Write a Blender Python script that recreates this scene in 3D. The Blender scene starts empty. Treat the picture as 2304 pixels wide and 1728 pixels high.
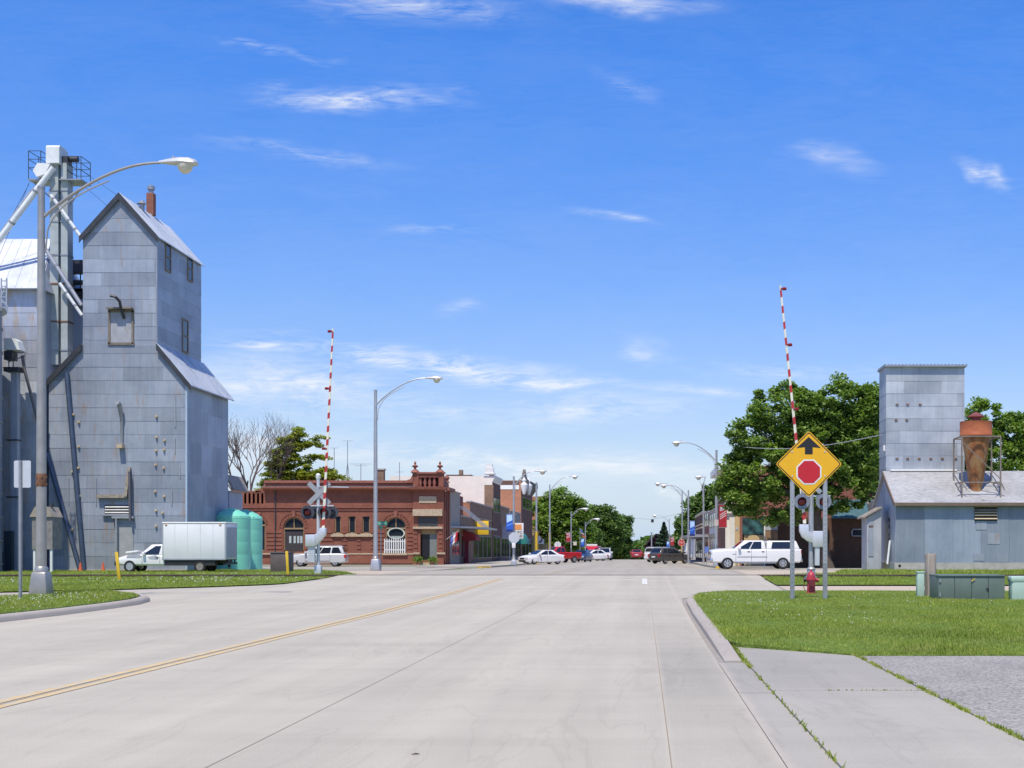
import bpy, bmesh, math, random
import numpy as np
from mathutils import Vector, Matrix
R = math.radians
scene = bpy.context.scene
COL = scene.collection
random.seed(7)

# ------------------------------------------------------------------ camera
F, CX, CY, HC = 3000.0, 1448.0, 1235.0, 1.5      # focal length and principal point in photo pixels, eye height
cam_d = bpy.data.cameras.new('camera')
cam = bpy.data.objects.new('camera', cam_d)
COL.objects.link(cam)
scene.camera = cam
cam.location = (0, 0, HC)
cam.rotation_euler = (R(90), 0, 0)
cam_d.sensor_width = 36.0
cam_d.lens = F / 2304.0 * 36.0
cam_d.shift_x = (1152 - CX) / 2304.0
cam_d.shift_y = (CY - 864) / 2304.0
cam_d.clip_start = 0.1
cam_d.clip_end = 20000

# ------------------------------------------------------------------ light, sky, exposure
SUN_EL, SUN_AZ = R(64), R(11)          # high, behind the camera and a little to the left
sd = bpy.data.lights.new('sun', 'SUN')
sd.energy = 4.8
sd.angle = R(0.53)
sd.color = (1.0, 0.925, 0.78)
sun = bpy.data.objects.new('sun', sd)
COL.objects.link(sun)
to_sun = Vector((-math.sin(SUN_AZ) * math.cos(SUN_EL), -math.cos(SUN_AZ) * math.cos(SUN_EL), math.sin(SUN_EL)))
sun.rotation_euler = to_sun.to_track_quat('Z', 'Y').to_euler()
sun.location = (-30, -40, 80)
scene.view_settings.view_transform = 'Standard'
scene.view_settings.look = 'None'
scene.view_settings.gamma = 1
scene.view_settings.use_curve_mapping = False
scene.view_settings.exposure = 0.0

world = bpy.data.worlds.new('World')
scene.world = world
world.use_nodes = True
wn, wl = world.node_tree.nodes, world.node_tree.links
wn.clear()
def N(t, **kw):
    n = wn.new(t)
    for k, v in kw.items():
        setattr(n, k, v)
    return n
def wmath(op, a, b=None, clamp=False):
    n = N('ShaderNodeMath', operation=op, use_clamp=clamp)
    for i, v in enumerate((a, b)):
        if v is None: continue
        if isinstance(v, (int, float)): n.inputs[i].default_value = v
        else: wl.new(v, n.inputs[i])
    return n.outputs[0]
sky = N('ShaderNodeTexSky', sky_type='NISHITA')
sky.sun_disc = False
sky.sun_elevation = SUN_EL
sky.sun_rotation = R(180) + SUN_AZ
sky.altitude = 300
sky.air_density = 1.0
sky.dust_density = 0.35
sky.ozone_density = 2.6
tc = N('ShaderNodeTexCoord')
sep = N('ShaderNodeSeparateXYZ')
wl.new(tc.outputs['Generated'], sep.inputs[0])
dx, dy, dz = sep.outputs
hs = N('ShaderNodeHueSaturation')
hs.inputs['Hue'].default_value = 0.503
hs.inputs['Saturation'].default_value = 1.44
hs.inputs['Value'].default_value = 1.0
gain = wmath('MINIMUM', wmath('ADD', 1.0, wmath('MULTIPLY', dz, 2.2)), 1.75)
gc = N('ShaderNodeCombineColor')
for i_, k_ in enumerate((1.17, 1.03, 1.10)): wl.new(wmath('MULTIPLY', gain, k_), gc.inputs[i_])
gm = N('ShaderNodeMixRGB', blend_type='MULTIPLY'); gm.inputs[0].default_value = 1.0
wl.new(sky.outputs[0], gm.inputs[1]); wl.new(gc.outputs[0], gm.inputs[2])
wl.new(gm.outputs[0], hs.inputs['Color'])
# cirrus: bearing and height above the horizon as tangents, wisps of stretched noise
ady = wmath('MAXIMUM', wmath('ABSOLUTE', dy), 0.05)
u = wmath('DIVIDE', dx, ady)
v = wmath('DIVIDE', dz, ady)
def noise(sx, sy, scale, detail, dist, off, rough=0.6):
    c = N('ShaderNodeCombineXYZ')
    wl.new(wmath('MULTIPLY', u, sx), c.inputs[0]); wl.new(wmath('MULTIPLY', v, sy), c.inputs[1])
    c.inputs[2].default_value = off
    t = N('ShaderNodeTexNoise')
    t.inputs['Scale'].default_value = scale; t.inputs['Detail'].default_value = detail
    t.inputs['Roughness'].default_value = rough; t.inputs['Distortion'].default_value = dist
    wl.new(c.outputs[0], t.inputs['Vector'])
    return t.outputs['Fac']
nA = noise(9, 26, 1.0, 5, 0.9, 3.1, 0.62)        # wisp texture
nB = noise(22, 130, 1.0, 4, 2.2, 8.4, 0.65)       # fine threads
tex = wmath('ADD', wmath('MULTIPLY', nA, 0.65), wmath('MULTIPLY', nB, 0.45))
# each cloud: photo bearing (px), height (py), half-widths (px), tilt, strength
CLOUDS = [(800, 216, 165, 22, 3, 1.0), (590, 102, 80, 9, 10, .7), (890, 14, 170, 26, 6, .6), (1385, 8, 130, 18, 0, .75), (640, 338, 150, 14, 4, .42),
          (960, 505, 70, 8, 0, .4), (1375, 482, 75, 10, 6, .5), (2225, 395, 46, 16, 38, .6), (1880, 352, 65, 18, 18, .38), (1390, 190, 55, 16, 22, .28),
          (600, 782, 115, 14, 2, 1.2), (660, 866, 260, 50, 2, .95), (1010, 812, 300, 20, 6, 1.45), (1240, 842, 200, 11, 4, 1.2), (1320, 918, 190, 30, -3, .9), (1010, 910, 170, 28, -6, .55), (1600, 868, 120, 12, 3, .6),
          (1500, 787, 60, 14, 16, .45), (1800, 826, 130, 17, 0, .45), (1050, 697, 45, 14, 0, .4), (1462, 1115, 32, 10, 0, .9), (1180, 1050, 560, 34, 3, .95), (560, 1010, 240, 55, -4, .55)]
acc = None
wp0 = noise(7, 16, 1.0, 3, 0.6, 1.7, 0.6); wp1 = noise(6, 12, 1.0, 3, 0.6, 5.2, 0.6)
cuv = N('ShaderNodeCombineXYZ')
wl.new(wmath('ADD', u, wmath('MULTIPLY', wmath('SUBTRACT', wp0, .5), .11)), cuv.inputs[0])
wl.new(wmath('ADD', v, wmath('MULTIPLY', wmath('SUBTRACT', wp1, .5), .045)), cuv.inputs[1])
for (px, py, ax, ay, tilt, st) in CLOUDS:
    mp = N('ShaderNodeMapping', vector_type='TEXTURE')
    mp.inputs['Location'].default_value = ((px - CX) / F, (CY - py) / F, 0)
    mp.inputs['Rotation'].default_value = (0, 0, -R(tilt))
    mp.inputs['Scale'].default_value = (2.1 * ax / F, 2.1 * ay / F, 1)
    wl.new(cuv.outputs[0], mp.inputs['Vector'])
    gr = N('ShaderNodeTexGradient', gradient_type='QUADRATIC_SPHERE')
    wl.new(mp.outputs[0], gr.inputs['Vector'])
    g = wmath('MULTIPLY', gr.outputs['Fac'], st * 1.25)
    acc = g if acc is None else wmath('MAXIMUM', acc, g)
front = wmath('GREATER_THAN', dy, 0.05)
acc = wmath('MULTIPLY', acc, front)
# the same thin cirrus goes on round the rest of the sky
mask = wmath('ADD', acc, wmath('ADD', wmath('MULTIPLY', wmath('SUBTRACT', 1.0, front), .16), .035))
cl = wmath('MULTIPLY', mask, wmath('MULTIPLY', wmath('SUBTRACT', tex, 0.42), 5.0), clamp=True)
cl = wmath('MULTIPLY', cl, 0.74, clamp=True)
hz = wmath('MULTIPLY', wmath('EXPONENT', wmath('MULTIPLY', wmath('MAXIMUM', dz, 0.0), -12.5)), .95)
mh = N('ShaderNodeMixRGB')
wl.new(hz, mh.inputs[0]); wl.new(hs.outputs[0], mh.inputs[1])
mh.inputs[2].default_value = (4.5, 6.2, 8.2, 1)
mix = N('ShaderNodeMixRGB')
wl.new(cl, mix.inputs[0]); wl.new(mh.outputs[0], mix.inputs[1])
mix.inputs[2].default_value = (8.4, 8.7, 9.1, 1)
bg = N('ShaderNodeBackground')
bg.inputs['Strength'].default_value = 0.11
wl.new(mix.outputs[0], bg.inputs['Color'])
wo = N('ShaderNodeOutputWorld')
wl.new(bg.outputs[0], wo.inputs['Surface'])

# ------------------------------------------------------------------ helpers: places
def at(px, py, s):                       # photo pixel seen at s pixels per metre
    return Vector(((px - CX) / s, F / s, HC - (py - CY) / s))
def X(px, s): return (px - CX) / s
def Z(py, s): return HC - (py - CY) / s
GZ = [(-60, 0), (30, 0), (40, .05), (50, .12), (58, .2), (74, .2), (84, .15), (95, .1), (116, 0), (140, -.05), (205, -.1), (300, -2.2), (500, -6), (1500, -12), (6000, -20)]
def gz(y):
    for (a, za), (b, zb) in zip(GZ, GZ[1:]):
        if y <= b:
            return za + (zb - za) * (y - a) / (b - a)
    return GZ[-1][1]

# ------------------------------------------------------------------ helpers: meshes
ORG = {}
def thing(name, label, cat, loc=(0, 0, 0), rotz=0.0, group=None, local=False):
    o = bpy.data.objects.new(name, None)
    COL.objects.link(o)
    o.empty_display_size = 0.2
    o.location = loc; o.rotation_euler = (0, 0, rotz)
    o['label'] = label; o['category'] = cat
    if group: o['group'] = group
    ORG[o.name] = Vector((0, 0, 0)) if local else Vector(loc)
    return o
def tag(o, label, cat, group=None, kind=None):
    o['label'] = label; o['category'] = cat
    if group: o['group'] = group
    if kind: o['kind'] = kind
    return o

class MB:
    def __init__(self):
        self.v = []; self.f = []; self.m = []; self.cm = 0
    def add(self, vs, fs):
        b = len(self.v)
        self.v += [tuple(p) for p in vs]
        for f in fs:
            self.f.append([b + i for i in f]); self.m.append(self.cm)
        return self
    def box(self, x0, x1, y0, y1, z0, z1):
        return self.add([(x0, y0, z0), (x1, y0, z0), (x1, y1, z0), (x0, y1, z0), (x0, y0, z1), (x1, y0, z1), (x1, y1, z1), (x0, y1, z1)],
                        [(3, 2, 1, 0), (4, 5, 6, 7), (0, 1, 5, 4), (1, 2, 6, 5), (2, 3, 7, 6), (3, 0, 4, 7)])
    def quad(self, *p):
        return self.add(p, [tuple(range(len(p)))])
    def prism(self, pts, off):
        n = len(pts); off = Vector(off)
        a = [Vector(p) for p in pts]; b = [p + off for p in a]
        return self.add(a + b, [tuple(range(n - 1, -1, -1)), tuple(range(n, 2 * n))] + [(i, (i + 1) % n, n + (i + 1) % n, n + i) for i in range(n)])
    def tube(self, path, r, n=8, caps=True):
        path = [Vector(p) for p in path]
        rs = r if isinstance(r, (list, tuple)) else [r] * len(path)
        b = len(self.v); prev = None
        for i, p in enumerate(path):
            d = (path[min(i + 1, len(path) - 1)] - path[max(i - 1, 0)])
            d = d.normalized() if d.length > 1e-9 else Vector((0, 0, 1))
            if prev is None:
                a = d.orthogonal().normalized()
            else:
                a = prev - d * prev.dot(d)
                a = a.normalized() if a.length > 1e-6 else d.orthogonal().normalized()
            prev = a; c = d.cross(a)
            for k in range(n):
                t = 2 * math.pi * k / n
                self.v.append(tuple(p + (a * math.cos(t) + c * math.sin(t)) * rs[i]))
        for i in range(len(path) - 1):
            for k in range(n):
                self.f.append([b + i * n + k, b + i * n + (k + 1) % n, b + (i + 1) * n + (k + 1) % n, b + (i + 1) * n + k]); self.m.append(self.cm)
        if caps:
            self.f.append([b + k for k in range(n - 1, -1, -1)]); self.m.append(self.cm)
            e = b + (len(path) - 1) * n
            self.f.append([e + k for k in range(n)]); self.m.append(self.cm)
        return self
    def bar(self, a, b, w, h=None, up=(0, 0, 1)):
        a, b = Vector(a), Vector(b); h = h or w
        d = (b - a).normalized(); u_ = Vector(up)
        if abs(d.dot(u_)) > .98: u_ = Vector((0, 1, 0))
        s_ = d.cross(u_).normalized() * w / 2; t_ = s_.cross(d).normalized() * h / 2
        p = [a - s_ - t_, a + s_ - t_, a + s_ + t_, a - s_ + t_]
        return self.prism(p, b - a)
    def lathe(self, prof, c, n=16, axis='z', caps=True):
        c = Vector(c); b = len(self.v)
        for (r, z) in prof:
            for k in range(n):
                t = 2 * math.pi * k / n
                q = (r * math.cos(t), r * math.sin(t), z)
                if axis == 'y': q = (q[0], q[2], q[1])
                if axis == 'x': q = (q[2], q[0], q[1])
                self.v.append(tuple(c + Vector(q)))
        for i in range(len(prof) - 1):
            for k in range(n):
                self.f.append([b + i * n + k, b + i * n + (k + 1) % n, b + (i + 1) * n + (k + 1) % n, b + (i + 1) * n + k]); self.m.append(self.cm)
        if caps:
            self.f.append([b + k for k in range(n - 1, -1, -1)]); self.m.append(self.cm)
            e = b + (len(prof) - 1) * n
            self.f.append([e + k for k in range(n)]); self.m.append(self.cm)
        return self
    def mesh(self, name, org=None):
        me = bpy.data.meshes.new(name)
        vs = self.v
        if org is not None:
            vs = [(p[0] - org[0], p[1] - org[1], p[2] - org[2]) for p in vs]
        me.from_pydata(vs, [], self.f)
        return me
    def build(self, name, mat, parent=None, smooth=False, bevel=0.0, fix=True):
        org = ORG.get(parent.name) if parent is not None else None
        me = self.mesh(name, org)
        mats = mat if isinstance(mat, (list, tuple)) else [mat]
        for m_ in mats: me.materials.append(m_)
        if len(mats) > 1: me.polygons.foreach_set('material_index', self.m)
        if fix or bevel:
            bm = bmesh.new(); bm.from_mesh(me)
            bmesh.ops.recalc_face_normals(bm, faces=bm.faces)
            if bevel:
                bmesh.ops.bevel(bm, geom=[e for e in bm.edges if len(e.link_faces) == 2 and e.calc_face_angle(0) > .6], offset=bevel, segments=2, affect='EDGES', profile=.5)
            bm.to_mesh(me); bm.free()
        if smooth or bevel:
            me.polygons.foreach_set('use_smooth', [True] * len(me.polygons))
            me.set_sharp_from_angle(angle=R(42))
        o = bpy.data.objects.new(name, me)
        COL.objects.link(o)
        if parent is not None:
            o.parent = parent
            ORG[o.name] = ORG[parent.name]
        else:
            ORG[o.name] = Vector((0, 0, 0))
        return o

def text_mesh(name, txt, size, mat, parent, loc, rot=(math.pi / 2, 0, 0), depth=0.004, sx=1.0, align='CENTER'):
    cu = bpy.data.curves.new(name, 'FONT')
    cu.body = txt; cu.size = size; cu.extrude = depth; cu.align_x = align; cu.align_y = 'CENTER'; cu.resolution_u = 2
    tmp = bpy.data.objects.new('tmp', cu); COL.objects.link(tmp)
    bpy.context.view_layer.update()
    me = bpy.data.meshes.new_from_object(tmp.evaluated_get(bpy.context.evaluated_depsgraph_get()))
    bpy.data.objects.remove(tmp)
    me.materials.clear(); me.materials.append(mat)
    o = bpy.data.objects.new(name, me); COL.objects.link(o)
    o.parent = parent
    o.location = Vector(loc) - (ORG[parent.name] if parent is not None else Vector((0, 0, 0)))
    o.rotation_euler = rot; o.scale = (sx, 1, 1)
    if parent is not None: ORG[o.name] = ORG[parent.name]
    return o

# ------------------------------------------------------------------ materials
MATS = {}
class NT:
    def __init__(self, name):
        self.mat = bpy.data.materials.new(name); self.mat.use_nodes = True
        self.n = self.mat.node_tree.nodes; self.l = self.mat.node_tree.links
        self.b = self.n['Principled BSDF']
        self.tc = self.n.new('ShaderNodeTexCoord')
    def new(self, t, **kw):
        x = self.n.new(t)
        for k, v_ in kw.items(): setattr(x, k, v_)
        return x
    def link(self, a, b): self.l.new(a, b)
    def mapping(self, scale=(1, 1, 1), src='Object', rot=(0, 0, 0)):
        m_ = self.new('ShaderNodeMapping'); m_.inputs['Scale'].default_value = scale; m_.inputs['Rotation'].default_value = rot
        self.link(self.tc.outputs[src], m_.inputs['Vector']); return m_.outputs[0]
    def noise(self, scale, detail=4, rough=.55, vec=None, dist=0):
        t = self.new('ShaderNodeTexNoise'); t.inputs['Scale'].default_value = scale; t.inputs['Detail'].default_value = detail
        t.inputs['Roughness'].default_value = rough; t.inputs['Distortion'].default_value = dist
        self.link(vec if vec is not None else self.tc.outputs['Object'], t.inputs['Vector'])
        return t.outputs['Fac']
    def ramp(self, fac, stops, interp='LINEAR'):
        r_ = self.new('ShaderNodeValToRGB'); r_.color_ramp.interpolation = interp
        el = r_.color_ramp.elements
        while len(el) > 1: el.remove(el[-1])
        el[0].position = stops[0][0]; el[0].color = (*stops[0][1], 1) if len(stops[0][1]) == 3 else stops[0][1]
        for p, c in stops[1:]:
            e = el.new(p); e.color = (*c, 1)
        self.link(fac, r_.inputs[0]); return r_.outputs[0]
    def mixc(self, fac, a, b, mode='MIX'):
        m_ = self.new('ShaderNodeMixRGB', blend_type=mode)
        for i, x in enumerate((fac, a, b)):
            if isinstance(x, (int, float)): m_.inputs[i].default_value = x
            elif isinstance(x, tuple): m_.inputs[i].default_value = (*x, 1)
            else: self.link(x, m_.inputs[i])
        return m_.outputs[0]
    def math(self, op, a, b=None, clamp=False):
        m_ = self.new('ShaderNodeMath', operation=op, use_clamp=clamp)
        for i, x in enumerate((a, b)):
            if x is None: continue
            if isinstance(x, (int, float)): m_.inputs[i].default_value = x
            else: self.link(x, m_.inputs[i])
        return m_.outputs[0]
    def bump(self, h, strength=.3, dist=.01):
        b_ = self.new('ShaderNodeBump'); b_.inputs['Strength'].default_value = strength; b_.inputs['Distance'].default_value = dist
        self.link(h, b_.inputs['Height']); self.link(b_.outputs[0], self.b.inputs['Normal'])
    def col(self, c):
        if isinstance(c, tuple): self.b.inputs['Base Color'].default_value = (*c, 1)
        else: self.link(c, self.b.inputs['Base Color'])
    def fin(self, rough=.6, metal=0., spec=.5, coat=0.):
        self.b.inputs['Roughness'].default_value = rough; self.b.inputs['Metallic'].default_value = metal
        self.b.inputs['Specular IOR Level'].default_value = spec; self.b.inputs['Coat Weight'].default_value = coat
        self.b.inputs['Coat Roughness'].default_value = .08
        return self.mat
def sc(c, k): return tuple(min(1, x * k) for x in c)
def plain(name, c, rough=.6, metal=0., var=.12, scale=3., spec=.5, coat=0., bump=0., dirt=None):
    if name in MATS: return MATS[name]
    t = NT(name)
    n1 = t.noise(scale, 5)
    colr = t.ramp(n1, [(.3, sc(c, 1 - var)), (.7, sc(c, 1 + var))])
    if dirt:
        d = t.ramp(t.noise(scale * .6, 7, .7), [(dirt[1], (0, 0, 0)), (dirt[1] + .14, (1, 1, 1))])
        colr = t.mixc(d, colr, dirt[0])
    t.col(colr)
    if bump: t.bump(t.noise(scale * 8, 4), bump, .01)
    MATS[name] = t.fin(rough, metal, spec, coat)
    return MATS[name]

def sheet_metal(name, c, rust=.55, wave=0.0, rough=.5, metal=.15, rustc=(.33, .2, .1), ax='x'):
    t = NT(name)
    oi = t.new('ShaderNodeObjectInfo')
    tint = t.math('ADD', t.math('MULTIPLY', oi.outputs['Random'], .30), .80)
    st = t.noise(1, 5, .6, t.mapping((7, 7, .35)))
    base = t.ramp(st, [(.28, sc(c, .88)), (.5, c), (.75, sc(c, 1.07))])
    pat = t.ramp(t.noise(.35, 7, .65), [(.35, (.74, .76, .80)), (.55, (.97, .97, .98)), (.7, (1.08, 1.07, 1.05))])
    base = t.mixc(1., base, pat, 'MULTIPLY')
    tc_ = t.new('ShaderNodeCombineColor')
    for i in range(3): t.link(tint, tc_.inputs[i])
    base = t.mixc(1., base, tc_.outputs[0], 'MULTIPLY')
    rs = t.noise(1, 6, .65, t.mapping((2.2, 2.2, .55)))
    fac = t.math('MULTIPLY', t.ramp(rs, [(rust, (0, 0, 0)), (rust + .13, (1, 1, 1))]), t.math('MULTIPLY', oi.outputs['Random'], .75))
    base = t.mixc(fac, base, rustc)
    t.col(base)
    if wave:
        w = t.new('ShaderNodeTexWave', bands_direction='X' if ax == 'x' else 'Y', wave_profile='SIN')
        w.inputs['Scale'].default_value = wave
        t.link(t.tc.outputs['Object'], w.inputs['Vector'])
        t.bump(w.outputs['Fac'], .8, .02)
    elif wave is not None:
        wv = t.new('ShaderNodeTexWave', bands_direction='DIAGONAL', wave_profile='SIN'); wv.inputs['Scale'].default_value = 3.2
        t.link(t.mapping((1, 1, 0)), wv.inputs['Vector'])
        t.bump(t.math('ADD', t.noise(1.7, 4), t.math('MULTIPLY', wv.outputs['Fac'], .22)), .35, .03)
    MATS[name] = t.fin(rough, metal, .4)
    return MATS[name]

def concrete(name, c, marks=True, dark=.84, stain=(.46, .37, .31), gutter=False):
    t = NT(name)
    big = t.ramp(t.noise(.22, 6, .6), [(.3, sc(c, .91)), (.7, sc(c, 1.05))])
    fine = t.ramp(t.noise(55, 3, .7), [(.25, (.86, .86, .86)), (.75, (1.1, 1.1, 1.1))])
    col = t.mixc(1., big, fine, 'MULTIPLY')
    if marks:
        tr = t.ramp(t.noise(1, 6, .6, t.mapping((1.6, .045, 1))), [(.40, (1, 1, 1)), (.68, (.5 + dark / 2,) * 3), (.85, (1.01, 1.01, 1.01))])
        col = t.mixc(1., col, tr, 'MULTIPLY')
        ti = t.ramp(t.noise(1, 5, .6, t.mapping((.16, 1.5, 1)), .3), [(.45, (1, 1, 1)), (.70, (.935, .935, .935))])
        col = t.mixc(1., col, ti, 'MULTIPLY')
        bd = t.ramp(t.noise(1, 3, .5, t.mapping((.62, .006, 1))), [(.35, (.93, .93, .935)), (.6, (1.03, 1.03, 1.02))])
        col = t.mixc(1., col, bd, 'MULTIPLY')
        ru = t.ramp(t.noise(1.1, 8, .72), [(.63, (0, 0, 0)), (.74, (.5, .5, .5))])
        col = t.mixc(ru, col, stain)
        sp = t.ramp(t.noise(9, 2, .5), [(.74, (0, 0, 0)), (.78, (.45, .45, .45))])
        col = t.mixc(sp, col, (.27, .26, .25))
        # dark tyre scuffs: thin curved threads
        sk = t.ramp(t.noise(1, 4, .55, t.mapping((.9, .12, 1)), 1.2), [(.485, (1, 1, 1)), (.5, (.90, .90, .90)), (.515, (1, 1, 1))])
        col = t.mixc(.7, col, t.mixc(1., col, sk, 'MULTIPLY'))
    if gutter:
        sx = t.new('ShaderNodeSeparateXYZ'); t.link(t.tc.outputs['Object'], sx.inputs[0]); x_, y_ = sx.outputs[0], sx.outputs[1]
        wob = t.math('MULTIPLY', t.math('SUBTRACT', t.noise(.55, 4, .6), .5), .22)
        def soft(v_, c_, w_):
            d_ = t.math('DIVIDE', t.math('SUBTRACT', v_, c_), w_); return t.math('EXPONENT', t.math('MULTIPLY', t.math('MULTIPLY', d_, d_), -1.0))
        xw = t.math('ADD', x_, wob); spk = t.math('ADD', t.math('MULTIPLY', t.noise(9, 4, .7), 1.2), -.05)
        # darker patch along the driveway dip
        dk = t.math('MULTIPLY', soft(t.math('ADD', y_, t.math('MULTIPLY', wob, 14)), 17.0, 4.6), t.math('MULTIPLY', t.math('ADD', x_, -.15), 9.0, True), True)
        col = t.mixc(t.math('MULTIPLY', dk, .85), col, t.mixc(1., col, (.80, .81, .83), 'MULTIPLY'))
        # sand washed along the gutter line and the lane joint
        sa = t.math('MULTIPLY', t.math('MULTIPLY', soft(xw, 1.0, .06), spk), .75, True); sb = t.math('MULTIPLY', t.math('MULTIPLY', soft(x_, .19, .03), spk), .6, True)
        col = t.mixc(t.math('MAXIMUM', sa, sb), col, (.52, .455, .36))
    t.col(col)
    t.bump(t.math('ADD', t.noise(160, 3, .7), t.math('MULTIPLY', t.noise(12, 4), .5)), .35, .006)
    MATS[name] = t.fin(.85, 0, .3)
    return MATS[name]

def brickmat(name, c1, c2, mortar, sx=4.4, bump=.3):
    t = NT(name)
    # both wall directions: x+y run along whichever wall the brick lies on
    s_ = t.new('ShaderNodeSeparateXYZ'); t.link(t.tc.outputs['Object'], s_.inputs[0])
    cb = t.new('ShaderNodeCombineXYZ')
    t.link(t.math('ADD', s_.outputs[0], s_.outputs[1]), cb.inputs[0]); t.link(s_.outputs[2], cb.inputs[1])
    br = t.new('ShaderNodeTexBrick')
    br.inputs['Scale'].default_value = sx; br.inputs['Mortar Size'].default_value = .018
    br.inputs['Brick Width'].default_value = 1.0; br.inputs['Row Height'].default_value = .33
    br.inputs['Color1'].default_value = (*c1, 1); br.inputs['Color2'].default_value = (*c2, 1); br.inputs['Mortar'].default_value = (*mortar, 1)
    t.link(cb.outputs[0], br.inputs['Vector'])
    pat = t.ramp(t.noise(.8, 6, .65), [(.3, (.78, .78, .78)), (.7, (1.14, 1.12, 1.1))])
    t.col(t.mixc(1., br.outputs['Color'], pat, 'MULTIPLY'))
    t.bump(br.outputs['Fac'], -bump, .01)
    MATS[name] = t.fin(.9, 0, .25)
    return MATS[name]

def leafmat(name, c, c2, trans=.25, dry=None):
    t = NT(name)
    ge = t.new('ShaderNodeNewGeometry')
    col = t.ramp(ge.outputs['Random Per Island'], [(0., sc(c, .65)), (.5, c), (1., c2)])
    big = t.ramp(t.noise(.35, 3), [(.3, (.75, .8, .75)), (.7, (1.2, 1.15, 1.05))])
    col = t.mixc(1., col, big, 'MULTIPLY')
    if dry: col = t.mixc(t.ramp(t.noise(.9, 5, .65), [(.52, (0, 0, 0)), (.72, (.75, .75, .75))]), col, dry)
    t.col(col)
    t.b.inputs['Roughness'].default_value = .55
    t.b.inputs['Specular IOR Level'].default_value = .35
    tr = t.new('ShaderNodeBsdfTranslucent'); t.link(t.mixc(1., col, (1., 1.1, .45), 'MULTIPLY'), tr.inputs['Color'])
    mx = t.new('ShaderNodeMixShader'); mx.inputs[0].default_value = trans
    out = t.n['Material Output']
    t.link(t.b.outputs[0], mx.inputs[1]); t.link(tr.outputs[0], mx.inputs[2]); t.link(mx.outputs[0], out.inputs['Surface'])
    MATS[name] = t.mat
    return t.mat

def glassmat(name, c=(.02, .025, .03), rough=.08):
    t = NT(name); t.col(c)
    MATS[name] = t.fin(rough, 0, .8)
    return t.mat

M_GALV = sheet_metal('galvanised_sheet', (.325, .36, .415), .57)
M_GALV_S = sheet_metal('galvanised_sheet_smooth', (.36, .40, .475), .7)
M_CORR = sheet_metal('corrugated_sheet', (.34, .385, .455), .72, wave=4.2)
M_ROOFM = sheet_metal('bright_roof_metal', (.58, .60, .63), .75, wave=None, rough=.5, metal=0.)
M_PAINTW = plain('white_paint', (.74, .74, .72), .5, var=.05)
M_PAINTW2 = plain('weathered_white', (.66, .68, .68), .55, var=.1, scale=2, dirt=((.3, .17, .1), .68))
M_LEGP = plain('weathered_leg_paint', (.37, .41, .415), .6, var=.18, scale=1.2, dirt=((.22, .12, .075), .60))
M_STEEL = plain('grey_steel', (.34, .35, .37), .45, .55, var=.12, scale=4)
M_GALP = plain('galvanised_pole', (.36, .345, .32), .42, .5, var=.12, scale=3)
M_GALP2 = plain('pale_pole', (.42, .43, .45), .42, .45, var=.1, scale=3)
M_DARK = plain('dark_metal', (.05, .052, .06), .5, .3, var=.2)
M_BLACK = plain('black_rubber', (.018, .018, .019), .8, var=.2)
M_RUST = plain('rusty_iron', (.2, .1, .055), .8, .2, var=.35, scale=6)
M_WOOD = plain('weathered_wood', (.30, .26, .215), .85, var=.28, scale=5, bump=.3)
M_CONC = plain('cast_concrete', (.40, .38, .345), .9, var=.14, scale=2.5, bump=.2)
M_STONE = plain('buff_stone', (.46, .36, .245), .85, var=.2, scale=6, bump=.3)
M_TERRA = plain('terracotta', (.27, .10, .068), .7, var=.2, scale=4)
M_BRICK_BANK = brickmat('bank_red_brick', (.275, .105, .07), (.22, .083, .057), (.25, .125, .09), 4.6, .15)
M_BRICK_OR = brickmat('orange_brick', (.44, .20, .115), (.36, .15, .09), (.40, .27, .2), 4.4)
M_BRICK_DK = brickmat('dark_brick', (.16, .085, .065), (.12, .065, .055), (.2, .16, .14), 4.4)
M_BRICK_BR = brickmat('brown_brick', (.27, .18, .125), (.22, .145, .10), (.3, .25, .2), 4.4)
M_BRICK_RD = brickmat('red_brick', (.30, .11, .075), (.25, .09, .065), (.33, .25, .2), 4.4)
M_BRICK_DK2 = brickmat('dark_brown_brick', (.14, .075, .05), (.11, .06, .042), (.15, .11, .08), 4.4)  # darker brown brick for the rear and corner walls
M_WHITEWALL = plain('white_rendered_wall', (.76, .725, .65), .8, var=.06, scale=1.2, bump=.15, dirt=((.5, .48, .44), .66))
M_TANWALL = plain('tan_stucco', (.36, .31, .25), .85, var=.1, scale=1.5)
M_OCHRE = plain('ochre_stucco', (.38, .29, .13), .85, var=.08, scale=1.5)
M_GREYWALL = plain('grey_siding', (.44, .45, .48), .8, var=.08)
M_GLASS = glassmat('window_glass')
M_GLASS2 = glassmat('car_glass', (.012, .016, .02), .05)
M_LAMPGLASS = plain('lamp_lens', (.62, .58, .45), .2, var=.08)
M_SIGNBACK = plain('sign_back', (.62, .63, .65), .4, .4, var=.06)
M_YEL = plain('yellow_paint', (.68, .44, .03), .5, var=.1, scale=4)
M_YELSIGN = plain('sign_yellow', (.80, .42, .008), .45, var=.03)
M_REDSIGN = plain('sign_red', (.52, .014, .026), .45, var=.04)
M_BLKSIGN = plain('sign_black', (.015, .015, .018), .5)
M_REDLENS = plain('red_lens', (.22, .01, .01), .15, var=.1)
M_REDPAINT = plain('red_paint', (.42, .03, .03), .4, var=.12)
M_HYD = plain('faded_red_paint', (.40, .035, .05), .45, var=.2, scale=8)
M_GREENTANK = plain('mint_plastic', (.21, .62, .46), .5, var=.07, scale=1.2)
M_MINT = plain('pale_mint_plastic', (.40, .53, .45), .5, var=.06)
M_DKGREEN = plain('utility_green', (.125, .165, .14), .5, var=.12, scale=2, dirt=((.07, .09, .08), .72))
M_BLUE = plain('banner_blue', (.02, .10, .50), .7, var=.06)
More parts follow.
